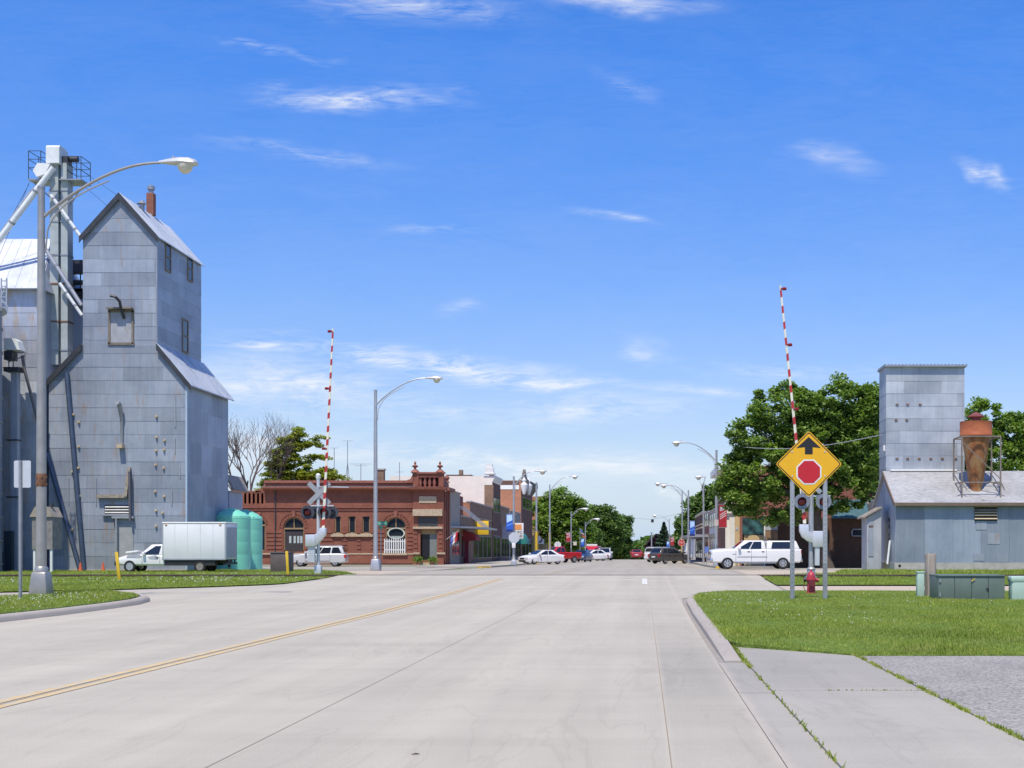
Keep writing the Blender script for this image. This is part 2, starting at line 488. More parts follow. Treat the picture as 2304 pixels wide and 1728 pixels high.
M_SKYBLUE = plain('banner_sky', (.45, .65, .9), .7, var=.08)
M_BURG = plain('burgundy_canvas', (.30, .03, .05), .7, var=.1)
M_TEAL = plain('teal_canvas', (.02, .22, .19), .7, var=.1)
M_SIGNY = plain('shop_sign_yellow', (.85, .55, .03), .5, var=.05, dirt=((.85, .3, .02), .6))
M_ORANGE = plain('orange_print', (.80, .33, .10), .6, var=.15, scale=5)
M_GREENSIGN = plain('street_sign_green', (.01, .26, .16), .4, var=.05)
M_TARP = plain('green_tarp', (.035, .095, .10), .35, var=.5, scale=1.6, bump=.4)
M_OSB = plain('osb_board', (.58, .42, .22), .8, var=.2, scale=9)
M_TAN = plain('buff_paint', (.50, .40, .27), .7, var=.1)
M_SHINGLE = None
t = NT('weathered_shingles')
b1 = t.ramp(t.noise(1, 5, .7, t.mapping((3.0, 9, 9))), [(.3, (.24, .24, .25)), (.55, (.385, .385, .39)), (.8, (.47, .47, .475))])
b2 = t.ramp(t.noise(.5, 6), [(.35, (.82, .82, .82)), (.7, (1.08, 1.08, 1.08))])
t.col(t.mixc(1., b1, b2, 'MULTIPLY')); t.bump(t.noise(1, 5, .7, t.mapping((3, 9, 9))), .5, .02)
M_SHINGLE = t.fin(.9, 0, .25)
M_ROAD = concrete('road_concrete', (.475, .435, .352), gutter=True)
M_ROAD2 = concrete('street_concrete', (.40, .365, .305), dark=.8)
M_WALK = concrete('walk_concrete', (.43, .40, .338), dark=.88, gutter=True)
M_CURB = concrete('curb_concrete', (.43, .385, .33), dark=.9)
M_DRIVE = concrete('driveway_concrete', (.52, .51, .49), dark=.9)
t = NT('asphalt_lot')
a1 = t.ramp(t.noise(24, 5, .85), [(.34, (.10, .094, .086)), (.5, (.30, .282, .255)), (.68, (.52, .49, .445))])
a2 = t.ramp(t.noise(.7, 5), [(.3, (.85, .85, .86)), (.7, (1.1, 1.1, 1.08))])
t.col(t.mixc(1., a1, a2, 'MULTIPLY')); t.bump(t.noise(60, 3), .5, .01)
M_ASPH = t.fin(.9, 0, .25)
t = NT('gravel_tan')
a1 = t.ramp(t.noise(22, 4, .75), [(.3, (.36, .29, .215)), (.7, (.58, .50, .40))])
t.col(a1); t.bump(t.noise(40, 3), .6, .015)
M_GRAVEL = t.fin(.95, 0, .2)
t = NT('turf')
g1 = t.ramp(t.noise(9, 6, .7), [(.28, (.06, .11, .02)), (.5, (.125, .20, .036)), (.72, (.2, .28, .06))])
g2 = t.ramp(t.noise(.6, 5), [(.3, (.8, .85, .8)), (.7, (1.25, 1.12, 1.0))])
t.col(t.mixc(1., g1, g2, 'MULTIPLY')); t.bump(t.noise(30, 4), .8, .03)
M_TURF = t.fin(.9, 0, .2)
M_BLADE = leafmat('grass_blades', (.31, .385, .06), (.50, .53, .13), .4, dry=(.44, .41, .15))
M_CLOVER = plain('clover_white', (.75, .75, .68), .8)
M_LEAF = leafmat('maple_leaves', (.185, .30, .065), (.31, .43, .11), .42)
M_LEAF2 = leafmat('ash_leaves', (.20, .325, .065), (.33, .45, .11), .42)
M_LEAF3 = leafmat('dark_leaves', (.125, .22, .06), (.2, .30, .085), .38)
M_LEAF4 = leafmat('pine_needles', (.32, .385, .06), (.48, .50, .095), .42)
M_PURPLE = leafmat('purple_leaves', (.045, .022, .045), (.075, .035, .065), .15)
M_SPRUCE = leafmat('spruce_needles', (.03, .065, .035), (.05, .09, .045), .1)
M_BARK = plain('bark', (.11, .085, .065), .95, var=.3, scale=6, bump=.5)
M_TWIG = plain('grey_twigs', (.13, .10, .09), .95, var=.2)
M_LANE = plain('lane_yellow', (.57, .42, .20), .8, var=.15, scale=6, dirt=((.49, .43, .32), .46))
M_LINEW = plain('line_white', (.62, .61, .57), .7, var=.08, scale=7, dirt=((.5, .49, .47), .66))
M_JOINT = plain('joint_filler', (.30, .27, .23), .9)
# ================================================================== THE SETTING: ground, roads, lawns, tracks
def rows_at(rows, y):
    for (a, l0, r0), (b, l1, r1) in zip(rows, rows[1:]):
        if a <= y <= b:
            k = (y - a) / max(1e-6, b - a)
            return l0 + (l1 - l0) * k, r0 + (r1 - r0) * k
    return None
def full_rows(rows):
    ys = sorted(set([r[0] for r in rows] + [y for y, _ in GZ if rows[0][0] < y < rows[-1][0]]))
    return [(y,) + rows_at(rows, y) for y in ys]
def sheet(name, rows, off, mat, parent=None, kind='structure', thick=0.0):
    mb = MB(); rr = full_rows(rows)
    of = off if callable(off) else (lambda y: off)
    L = [[(l, y, gz(y) + of(y)), (r_, y, gz(y) + of(y))] for y, l, r_ in rr]
    for a, b in zip(L, L[1:]):
        if thick:
            dn = Vector((0, 0, -thick))
            p = [Vector(q) for q in (a[0], a[1], b[1], b[0])]
            mb.quad(*p); mb.quad(p[0], p[0] + dn, p[1] + dn, p[1]); mb.quad(p[1], p[1] + dn, p[2] + dn, p[2]); mb.quad(p[2], p[2] + dn, p[3] + dn, p[3]); mb.quad(p[3], p[3] + dn, p[0] + dn, p[0])
        else:
            mb.quad(a[0], a[1], b[1], b[0])
    o = mb.build(name, mat, parent, fix=False)
    if parent is None and kind: o['kind'] = kind
    return o

sheet('ground', [(-60, -4000, 4000), (6000, -4000, 4000)], -.05, M_TURF)
# main road: a dark bed with concrete lanes cast on it, open joints between them
road = sheet('road', [(-20, -13.95, 1.4), (38, -13.95, 1.4), (43, -13.95, 4.9), (60.2, -13.95, 5.3)], -.014, M_JOINT)
LA = [(-20, 0, 0), (41, 0, 0), (60.15, 0, 0)]
for xl, xr in ((-13.9, -6.206), (-6.194, -3.004), (-2.996, .189)):
    sheet('lane_slab', [(y, xl, xr) for y, _, _ in LA], 0, M_ROAD, road)
sheet('gutter_slab', [(-20, 0.199, .985), (13.9, 0.199, .985)], lambda y: -.004, M_ROAD, road)
sheet('gutter_slab', [(13.905, 0.199, .985), (22.4, 0.199, .985)], lambda y: -.004, M_ROAD, road)
sheet('gutter_slab', [(22.405, 0.199, .985), (36, 0.199, 1.05), (39, 0.199, 1.12), (41, 0.199, 1.6), (42.2, 0.199, 4.6), (50, 0.199, 4.95), (60.15, 0.199, 5.3)], lambda y: -.004, M_ROAD, road)
sheet('gutter_slab', [(-20, .995, 1.349), (13.9, .99, 1.349)], -.003, M_WALK, road)
sheet('gutter_slab', [(13.92, .995, 1.349), (17.6, .99, 1.349)], -.003, M_WALK, road)
# crossing of the tracks and the street beyond
RAILS = (61.0, 62.5)
RT = .30                                                          # rail top
cross = sheet('street', [(59.9, -13.9, 5.3), (84, -13.6, 5.6), (100, -12.2, 5.4), (116, -11.75, 5.3), (260, -11.4, 5.2), (420, -11.4, 5.2)], -.03, M_ROAD2)
def crossp(y0, y1, z0, z1, nm='crossing_panel'):
    mb = MB(); mb.prism([(-13.9, y0, z0 - .06), (-13.9, y0, z0), (-13.9, y1, z1), (-13.9, y1, z1 - .06)], (19.2, 0, 0)); mb.build(nm, M_ROAD, cross)
crossp(58.2, 60.92, gz(58.2) + .006, RT - .012); crossp(61.09, 62.41, RT - .008, RT - .008); crossp(62.58, 66.5, RT - .012, gz(66.5) + .006)
cs = sheet('cross_street', [(84, -120, -13.6), (114, -120, -13.6)], -.024, M_ROAD2)
sheet('cross_street', [(84, 5.5, 120), (101, 5.5, 120)], -.024, M_ROAD2)
sheet('frontage_pavement', [(-20, -60, -13.9), (41, -60, -13.9), (52, -60, -13.9)], -.012, M_ROAD)
sheet('apron', [(-20, 1.352, 2.94), (13.98, 1.352, 2.94)], .014, M_WALK, thick=.1)
sheet('apron', [(14.0, 1.352, 2.94), (18.55, 1.352, 2.94), (20.3, 1.352, 1.42)], .014, M_WALK, thick=.1)
sheet('parking_lot', [(-20, 2.97, 40), (18.6, 2.97, 40)], .012, M_ASPH, thick=.1)
sheet('gravel_lane', [(41.6, 4.3, 80), (50.2, 4.9, 80)], -.02, M_GRAVEL)
sheet('gravel_verge', [(65.2, 5.2, 16), (76, 5.5, 15), (84.2, 5.6, 12)], -.02, M_GRAVEL)
sheet('crossing_gravel', [(67, -24, -13.8), (90, -24, -13.7)], -.03, M_GRAVEL)
# pavements of the town, raised a kerb's height
def walk(name, rows, h, mat, label=None):
    o = sheet(name, rows, h, mat, thick=.2)
    return o
walk('sidewalk', [(99, -13.4, -12.3), (103, -17.6, -12.1), (122, -17.6, -11.6), (300, -17.6, -11.3)], .11, M_WALK)
walk('sidewalk', [(96.5, 5.5, 6.3), (99, 5.45, 10), (104, 5.4, 10), (300, 5.3, 10)], .12, M_WALK)
walk('sidewalk', [(115.6, -60, -17.62), (118.4, -60, -17.62)], .10, M_WALK)
mb = MB(); mb.prism([(-12.55, 99.2, gz(99) + .0), (-12.1, 99.2, gz(99) - .1), (-11.95, 105, gz(105) - .1), (-12.15, 105, gz(105))], (0, 0, .135)); o = mb.build('painted_kerb', M_YEL); o['kind'] = 'structure'
mb = MB(); mb.prism([(5.25, 97, gz(97) - .1), (6.3, 96.0, gz(97) - .1), (6.35, 96.4, gz(97) - .1), (5.46, 97.5, gz(97) - .1)], (0, 0, .235)); o = mb.build('painted_kerb', M_YEL); o['kind'] = 'structure'

# markings
def stripe(name, rows, mat, off=.006):
    return sheet(name, rows, off, mat)
stripe('centre_line', [(-20, -6.36, -6.235), (58.1, -6.36, -6.235)], M_LANE)
stripe('centre_line', [(-20, -6.165, -6.04), (58.1, -6.165, -6.04)], M_LANE)
stripe('stop_line', [(56.4, -5.9, -.28), (56.85, -5.9, -.28)], M_LINEW)
stripe('edge_line', [(51.5, -.06, .15), (58.0, -.06, .15)], M_LINEW)
stripe('parking_line', [(88, -1.6, -1.5), (96, -.5, -.4)], M_LINEW, -.018)
stripe('centre_line', [(68, -5.3, -5.15), (95, -4.6, -4.45)], M_LANE, -.018)

# kerbs: a rounded profile swept along the edge
def kerb(name, path, w=.24, parent=None, side=1):
    mb = MB(); prof = [(0, -.08), (0.02, .55), (.07, .9), (.14, 1.0), (w, .97), (w, -.08)]
    P = [Vector((p[0], p[1], 0)) for p in path]
    ring = []
    for i, p in enumerate(P):
        d = (P[min(i + 1, len(P) - 1)] - P[max(0, i - 1)]).normalized()
        nrm = Vector((d.y, -d.x, 0)) * side
        h = path[i][2]
        ring.append([(p + nrm * a + Vector((0, 0, gz(p.y) + (b * h if b > 0 else b)))) for a, b in prof])
    n = len(prof); b0 = len(mb.v)
    for r_ in ring: mb.v += [tuple(q) for q in r_]
    for i in range(len(ring) - 1):
        for k in range(n):
            mb.f.append([b0 + i * n + k, b0 + i * n + (k + 1) % n, b0 + (i + 1) * n + (k + 1) % n, b0 + (i + 1) * n + k]); mb.m.append(0)
    mb.f.append(list(range(b0, b0 + n))); mb.m.append(0)
    mb.f.append(list(range(b0 + (len(ring) - 1) * n, b0 + len(ring) * n))); mb.m.append(0)
    o = mb.build(name, M_CURB, parent, smooth=True); o['kind'] = 'structure'
    return o
kerb('kerb', [(1.06, 17.7, .015), (1.06, 18.6, .04), (1.06, 20.5, .09), (1.07, 23, .115), (1.09, 30, .115), (1.14, 36, .115), (1.24, 38.6, .11), (1.45, 40.4, .10), (2.0, 41.5, .05), (2.8, 42.1, .02)])
isl = [(-13.0, 8), (-13.05, 20), (-13.1, 27.4), (-13.1, 30.2), (-13.15, 33), (-13.3, 35.2), (-13.75, 37.2), (-14.5, 38.9), (-15.6, 40.3), (-16.7, 41.2), (-17.6, 41.0), (-18.0, 39.6), (-18.0, 36), (-18.0, 8)]
kerb('island_kerb', [(x, y, .15) for x, y in isl], side=-1)

# lawns
LAWN_R = [(18.55, 2.98, 40), (20.2, 1.40, 40), (20.8, 1.29, 40), (23, 1.29, 40), (36, 1.37, 40), (38.6, 1.48, 40), (40.4, 1.75, 40), (41.3, 2.2, 40), (42.0, 3.0, 40)]
sheet('lawn', LAWN_R, lambda y: .03 + .09 * min(1, max(0, (y - 18.55) / 3)), M_TURF, thick=.2)
LAWN_I = [(8, -17.72, -13.33), (30.2, -17.72, -13.42), (33, -17.72, -13.47), (35.2, -17.72, -13.65), (37.2, -17.72, -14.1), (38.9, -17.72, -14.85), (40.3, -17.5, -15.9), (40.95, -17.2, -16.7)]
sheet('island_lawn', LAWN_I, .155, M_TURF, thick=.2)
LAWN_L = [(41, -90, -40), (43.6, -90, -21), (46, -90, -18), (48.5, -90, -15.8), (50.8, -90, -14.3), (52, -90, -13.95), (60.4, -90, -14.1)]
sheet('lawn', LAWN_L, .03, M_TURF)
LAWN_L2 = [(63.2, -90, -14.2), (67, -90, -14.4), (72, -90, -16), (76, -90, -17.5), (83, -90, -20)]
sheet('lawn', LAWN_L2, .03, M_TURF)
LAWN_R2 = [(50.2, 5.0, 90), (60.4, 5.35, 90)]
sheet('lawn', LAWN_R2, .03, M_TURF)
LAWN_R3 = [(63.2, 6.2, 90), (70, 10, 90), (83.5, 12.5, 90)]
sheet('lawn', LAWN_R3, .03, M_TURF)

def scatter_grass(name, label, rows, zoff, n, h, w, seed, ymin=None, bias=1.0):
    rng = np.random.default_rng(seed)
    rr = full_rows(rows); y0, y1 = rr[0][0], rr[-1][0]
    if ymin: y0 = ymin
    ys = y0 + (y1 - y0) * rng.random(n) ** bias
    l = np.interp(ys, [q[0] for q in rr], [q[1] for q in rr]); r_ = np.interp(ys, [q[0] for q in rr], [q[2] for q in rr])
    # only what stands in front of the eye
    l = np.maximum(l, -0.52 * ys - 4); r_ = np.minimum(r_, .31 * ys + 6)
    ok = r_ > l
    ys, l, r_ = ys[ok], l[ok], r_[ok]; n = len(ys)
    xs = l + (r_ - l) * rng.random(n) + rng.normal(size=n) * .035; ys = ys + rng.normal(size=n) * .04
    zs = np.array([gz(y) + (zoff(y) if callable(zoff) else zoff) for y in ys]) - .01
    patch = .75 + .35 * np.sin(xs * 2.1 + 1.3 * np.sin(ys * .9)) * np.sin(ys * 1.3 + xs * .4)
    hh = h * (.55 + .9 * rng.random(n)) * np.clip(patch, .5, 1.2); a = rng.random(n) * 2 * np.pi; b = rng.random(n) * 2 * np.pi
    ln = hh * (.2 + .7 * rng.random(n))
    V = np.zeros((n, 3, 3))
    V[:, 0] = np.stack([xs - np.cos(a) * w / 2, ys - np.sin(a) * w / 2, zs], 1)
    V[:, 1] = np.stack([xs + np.cos(a) * w / 2, ys + np.sin(a) * w / 2, zs], 1)
    V[:, 2] = np.stack([xs + np.cos(b) * ln, ys + np.sin(b) * ln, zs + hh], 1)
    return tri_mesh(name, V.reshape(-1, 3), 3, M_BLADE, label, 'grass')
def tri_mesh(name, verts, k, mat, label=None, cat=None, parent=None, kind='stuff'):
    n = len(verts) // k
    me = bpy.data.meshes.new(name)
    me.vertices.add(len(verts)); me.vertices.foreach_set('co', np.ascontiguousarray(verts, dtype=np.float32).ravel())
    me.loops.add(len(verts)); me.loops.foreach_set('vertex_index', np.arange(len(verts), dtype=np.int32))
    me.polygons.add(n); me.polygons.foreach_set('loop_start', np.arange(0, len(verts), k, dtype=np.int32))
    me.update(calc_edges=True); me.materials.append(mat)
    o = bpy.data.objects.new(name, me); COL.objects.link(o)
    if parent is not None: o.parent = parent
    if label: tag(o, label, cat, kind=kind)
    elif kind: o['kind'] = kind
    return o
lawn_off = lambda y: .03 + .09 * min(1, max(0, (y - 18.55) / 3))
scatter_grass('grass', 'short mown grass around the diamond sign and hydrant', LAWN_R, lawn_off, 270000, .052, .013, 1, bias=1.15)
scatter_grass('grass', 'clover speckled grass on the curbed island', LAWN_I, .155, 40000, .075, .016, 2, ymin=24)
scatter_grass('grass', 'grass strip in front of the tall grain elevator', LAWN_L, .03, 75000, .08, .022, 3)
scatter_grass('grass', 'grass growing between the rails and the elevator wall', LAWN_L2, .03, 30000, .10, .03, 4)
scatter_grass('grass', 'grass strip between the gravel lane and the rails', LAWN_R2, .03, 30000, .09, .022, 5)
scatter_grass('grass', 'rough grass along the foundation of the metal warehouse', LAWN_R3, .03, 20000, .13, .035, 6)
def scatter_clover(name, label, spots, size, seed):
    rng = np.random.default_rng(seed); P = []
    for (cx, cy, rx, ry, n, zo) in spots:
        for _ in range(n):
            a, q = rng.random() * 6.28, rng.random() ** .6
            x, y = cx + rx * q * math.cos(a), cy + ry * q * math.sin(a)
            z = gz(y) + zo + .05 + .02 * rng.random(); s_ = size * (.6 + .7 * rng.random())
            c = Vector((x, y, z)); t_ = [c + Vector((s_, 0, 0)), c + Vector((0, 0, s_)), c + Vector((-s_, 0, 0)), c + Vector((0, 0, -s_))]
            P += [tuple(q_) for q_ in t_]
            t_ = [c + Vector((s_, 0, 0)), c + Vector((0, s_, .0)), c + Vector((-s_, 0, 0)), c + Vector((0, -s_, 0))]
            P += [tuple(q_) for q_ in t_]
    return tri_mesh(name, np.array(P), 4, M_CLOVER, label, 'flowers')
scatter_clover('clover_flowers', 'white clover heads on the curbed island', [(-15.5, 31, 2.0, 5, 150, .155), (-15.9, 36, 1.6, 3.4, 100, .155), (-16.8, 28, .9, 4, 60, .155)], .013, 1)
scatter_clover('clover_flowers', 'white clover heads in the strip before the elevator', [(-24, 54, 8, 4, 170, .03), (-18, 56, 4, 4, 150, .03), (-33, 53, 9, 5, 100, .03), (-22, 66, 7, 2, 60, .03)], .019, 2)
scatter_clover('clover_flowers', 'white clover heads near the diamond sign posts', [(2.6, 33, 1.0, 3, 45, .12), (3.6, 27, 1.4, 4, 25, .12), (6, 32, 3, 6, 25, .12), (8, 36, 4, 4, 25, .12), (2.6, 38, 1.0, 2, 25, .12)], .012, 3)
# weeds in the joints of the apron
def weeds(name, label, lines, n, h, seed):
    rng = np.random.default_rng(seed); V = []
    for (x0, y0, x1, y1, wd, dens) in lines:
        for _ in range(int(n * dens)):
            k = rng.random()
            if math.sin(k * 37 + x0 * 5) * math.sin(k * 91 + y0) < -.25: continue
            x = x0 + (x1 - x0) * k + rng.normal() * wd; y = y0 + (y1 - y0) * k + rng.normal() * wd * 1.5
            a = rng.random() * 6.28; hh = h * (.3 + rng.random()); w = .012
            V += [(x - w * math.cos(a), y - w * math.sin(a), .0 + gz(y)), (x + w * math.cos(a), y + w * math.sin(a), gz(y)), (x + rng.normal() * hh * .6, y + rng.normal() * hh * .6, gz(y) + .02 + hh)]
    return tri_mesh(name, np.array(V), 3, M_BLADE, label, 'weeds')
weeds('joint_weeds', 'weeds sprouting along the edge of the asphalt lot', [(2.95, 6, 2.95, 18.6, .014, 1.8)], 1500, .028, 1)
weeds('joint_weeds', 'weeds sprouting behind the low gutter', [(1.345, 16.6, 1.36, 20.6, .016, .6), (1.345, 9, 1.345, 16, .008, .12)], 900, .035, 2)
weeds('joint_weeds', 'thin weeds in the joint across the apron', [(1.9, 13.99, 2.93, 13.99, .006, .09)], 900, .014, 3)

# railway
track = thing('railway_track', 'dark steel rails running through the grass across the road', 'railway', (0, 61.75, .2))
for y in RAILS:
    mb = MB()
    for x0, x1 in ((-90, 90),):
        mb.box(x0, x1, y - .036, y + .036, RT - .03, RT); mb.box(x0, x1, y - .012, y + .012, RT - .13, RT - .03); mb.box(x0, x1, y - .07, y + .07, RT - .15, RT - .13)
    mb.build('rail', plain('rail_steel', (.085, .06, .05), .6, .4, var=.3), track)
k = 0
for x in np.arange(-46, 44, .55):
    if -14.2 < x < 5.6: continue
    mb = MB(); mb.box(x - .11, x + .11, 60.5, 63.0, .06, .155)
    if k == 0:
        tie0 = mb.build('tie', plain('tie_wood', (.09, .07, .055), .9, var=.3), track); tie_me = tie0.data; x00 = x
    else:
        o = bpy.data.objects.new('tie', tie_me); COL.objects.link(o); o.parent = track; o.location = (x - x00, 0, 0)
    k += 1
bal = sheet('ballast', [(60.3, -90, -13.95), (63.3, -90, -13.95)], -.04, M_GRAVEL); 
bal = sheet('ballast', [(60.3, 5.35, 90), (63.3, 5.35, 90)], -.04, M_GRAVEL)
# a few twigs and stones lying on the road
for i, (px, py) in enumerate(((935, 1699),)):
    s_ = (py - CY) / HC; p = at(px, py, s_)
    mb = MB(); mb.tube([p + Vector((-.03, 0, .006)), p + Vector((0, .015, .009)), p + Vector((.025, .02, .006))], [.003, .006, .003], 6)
    tag(mb.build('twig', M_BARK), ['broken dark twig lying on the concrete lane', 'tiny brown stick on the lane by the gutter', 'small dark stick on the lane beside the joint'][i], 'twig')
# ================================================================== sheet-clad walls
def clip(poly, a, b, c):                 # keep a*u + b*v <= c
    out = []
    for i, p in enumerate(poly):
        q = poly[(i + 1) % len(poly)]
        dp, dq = a * p[0] + b * p[1] - c, a * q[0] + b * q[1] - c
        if dp <= 0: out.append(p)
        if dp * dq < 0:
            k = dp / (dp - dq); out.append((p[0] + (q[0] - p[0]) * k, p[1] + (q[1] - p[1]) * k))
    return out
def sheets(parent, poly, o3, ud, nd, rh, cw, mat, seed=0, v0=None, name='metal_sheet', lap=.012, stag=.5):
    rng = random.Random(seed); o3 = Vector(o3); ud = Vector(ud); nd = Vector(nd)
    us = [p[0] for p in poly]; vs = [p[1] for p in poly]
    # inward half planes of the convex outline
    area = sum(p[0] * q[1] - q[0] * p[1] for p, q in zip(poly, poly[1:] + poly[:1]))
    if area < 0: poly = poly[::-1]
    hp = []
    for p, q in zip(poly, poly[1:] + poly[:1]):
        a, b = q[1] - p[1], -(q[0] - p[0]); hp.append((a, b, a * p[0] + b * p[1]))
    vv = min(vs) if v0 is None else v0
    row = 0
    while vv < max(vs):
        uu = min(us) - (cw * stag if row % 2 else 0) - cw * .25 * rng.random()
        while uu < max(us):
            g = .0015
            r_ = [(uu + g, vv), (uu + cw - g, vv), (uu + cw - g, vv + rh), (uu + g, vv + rh)]
            for h in hp:
                r_ = clip(r_, *h)
                if len(r_) < 3: break
            if len(r_) >= 3:
                ar = abs(sum(p[0] * q[1] - q[0] * p[1] for p, q in zip(r_, r_[1:] + r_[:1]))) / 2
                if ar > .02:
                    j = rng.uniform(-.002, .004)
                    fr = [o3 + ud * p[0] + Vector((0, 0, p[1])) + nd * (.006 + j + lap * (1 - (p[1] - vv) / rh)) for p in r_]
                    bk = [o3 + ud * p[0] + Vector((0, 0, p[1])) - nd * .012 for p in r_]
                    n = len(r_); mb = MB()
                    mb.add(fr + bk, [tuple(range(n)), tuple(range(2 * n - 1, n - 1, -1))] + [(i, n + i, n + (i + 1) % n, (i + 1) % n) for i in range(n)])
                    mb.build(name, mat, parent)
            uu += cw
        vv += rh; row += 1
def slab(mb, a, b, c, d, t):             # thick sheet through four points
    a, b, c, d = map(Vector, (a, b, c, d)); n = (b - a).cross(d - a).normalized() * t
    mb.prism([a, b, c, d], n)
def seams(parent, a, b, c, d, n, mat, name='roof_seam', h=.03):   # ridges running from edge ab to edge dc
    a, b, c, d = map(Vector, (a, b, c, d)); nn = (b - a).cross(d - a).normalized()
    if nn.z < 0: nn = -nn
    for i in range(n + 1):
        k = i / n; p, q = a.lerp(b, k) + nn * h, d.lerp(c, k) + nn * h
        mb = MB(); mb.bar(p, q, .035, h * 1.2, up=nn); mb.build(name, mat, parent)

# ================================================================== grain elevator
SE = 38.3; YE = F / SE; DE = 7.8; YB = YE + DE
exl, exr, etl, etr = X(110, SE), X(420, SE), X(187, SE), X(353, SE)
zb = gz(YE); zsh, zst, zev, zpk = Z(857, SE), Z(778, SE), Z(532, SE), Z(440, SE)
xm = (etl + etr) / 2
elev = thing('grain_elevator', 'tall grey sheet metal grain elevator with peaked tower and sloped shoulders', 'elevator', (xm, YE + DE / 2, zb))
mb = MB(); e = .02
front = [(exl + e, zb), (exr - e, zb), (exr - e, zsh - .1), (etr, zst - .1), (etr - e, zev), (xm, zpk - .1), (etl + e, zev), (etl, zst - .1), (exl + e, zsh - .1)]
mb.prism([(x, YE + e, z) for x, z in front], (0, DE - 2 * e, 0))
core = mb.build('wall', M_GALV_S, elev)
RH = 30.4 / SE
low = [(exl, zb + .1), (exr, zb + .1), (exr, zsh), (etr, zst), (etl, zst), (exl, zsh)]
sheets(core, low, (0, YE, 0), (1, 0, 0), (0, -1, 0), RH, 2.35, M_GALV, 1, v0=zb + .1)
up = [(etl, zst), (etr, zst), (etr, zev), (xm, zpk), (etl, zev)]
sheets(core, up, (0, YE, 0), (1, 0, 0), (0, -1, 0), RH, 2.2, M_GALV, 2, v0=zb + .1 + RH * math.ceil((zst - zb - .1) / RH) - RH)
sheets(core, [(YE, zb + .1), (YB, zb + .1), (YB, zsh), (YE, zsh)], (exr, 0, 0), (0, 1, 0), (1, 0, 0), 1.9, 2.0, M_GALV_S, 3, lap=.006)
sheets(core, [(YE, zst - .4), (YB, zst - .4), (YB, zev), (YE, zev)], (etr, 0, 0), (0, 1, 0), (1, 0, 0), RH, 2.6, M_GALV_S, 4)
sheets(core, [(YE, zst), (YB, zst), (YB, zev), (YE, zev)], (etl, 0, 0), (0, 1, 0), (-1, 0, 0), RH * 2, 2.6, M_GALV_S, 5)
# corner trims
mb = MB(); mb.box(exr - .06, exr + .035, YE - .035, YE + .06, zb, zsh); mb.build('corner_trim', plain('pale_trim', (.42, .52, .62), .5, .2, var=.05), elev)
mb = MB(); mb.box(etr - .05, etr + .03, YE - .03, YE + .05, zst, zev); mb.build('corner_trim', M_STEEL, elev)
# roofs (bright metal on the lit side), dark barge boards deepened to take in the overhang's shade
OH = .2
def gable_side(x0, z0, x1, z1, y0, y1, nm, mat, t=.07):
    mb = MB(); mb.prism([(x0, y0, z0), (x1, y0, z1), (x1, y0, z1 + t), (x0, y0, z0 + t)], (0, y1 - y0, 0)); return mb.build(nm, mat, elev)
sl = (zpk - zev) / (etr - xm)
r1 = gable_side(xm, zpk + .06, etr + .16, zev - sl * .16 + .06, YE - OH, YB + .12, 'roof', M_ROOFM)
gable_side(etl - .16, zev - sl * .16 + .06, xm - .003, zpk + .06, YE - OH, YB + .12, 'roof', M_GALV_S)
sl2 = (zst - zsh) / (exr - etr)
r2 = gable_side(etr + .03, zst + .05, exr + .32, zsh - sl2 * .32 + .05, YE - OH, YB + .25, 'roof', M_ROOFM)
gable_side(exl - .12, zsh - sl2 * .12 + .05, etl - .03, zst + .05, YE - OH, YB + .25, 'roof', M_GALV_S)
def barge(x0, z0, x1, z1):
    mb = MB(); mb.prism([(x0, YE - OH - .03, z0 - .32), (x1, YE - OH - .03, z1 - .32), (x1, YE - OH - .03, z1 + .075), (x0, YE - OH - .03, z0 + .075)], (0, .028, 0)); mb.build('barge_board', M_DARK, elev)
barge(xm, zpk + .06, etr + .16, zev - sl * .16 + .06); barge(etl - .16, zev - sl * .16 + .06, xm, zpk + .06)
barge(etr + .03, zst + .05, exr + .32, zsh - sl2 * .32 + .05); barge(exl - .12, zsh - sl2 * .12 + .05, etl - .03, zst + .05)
seams(r1, (xm + .05, YE - OH, zpk + .1), (xm + .05, YB + .12, zpk + .1), (etr + .15, YB + .12, zev - sl * .15 + .1), (etr + .15, YE - OH, zev - sl * .15 + .1), 5, M_ROOFM, h=.02)
seams(r2, (etr + .06, YE - OH, zst + .1), (etr + .06, YB + .25, zst + .1), (exr + .3, YB + .25, zsh - sl2 * .3 + .1), (exr + .3, YE - OH, zsh - sl2 * .3 + .1), 5, M_ROOFM, h=.02)
# tower front window with hood, bent pipe over it
wx0, wx1, wz0, wz1 = X(249, SE), X(297, SE), Z(771, SE), Z(703, SE)
mb = MB(); mb.box(wx0, wx1, YE - .035, YE + .05, wz0, wz1); win = mb.build('window', plain('boarded_window', (.34, .35, .38), .7, var=.15, scale=2, dirt=((.30, .21, .11), .58)), elev)
mb = MB()
for b_ in ((wx0 - .12, wx0, wz0 - .08, wz1 + .1), (wx1, wx1 + .12, wz0 - .08, wz1 + .1), (wx0 - .12, wx1 + .12, wz1, wz1 + .14), (wx0 - .16, wx1 + .16, wz0 - .14, wz0)):
    mb.box(b_[0], b_[1], YE - .09, YE + .02, b_[2], b_[3])
mb.build('frame', plain('rusty_trim', (.20, .165, .13), .8, var=.25), win)
mb = MB(); mb.box(wx0 - .1, wx1 + .1, YE - .42, YE - .05, wz1 + .15, wz1 + .24); mb.build('hood', plain('rusty_trim', (.3, .2, .1)), win)
mb = MB(); pc = (wx0 + wx1) / 2 + .1
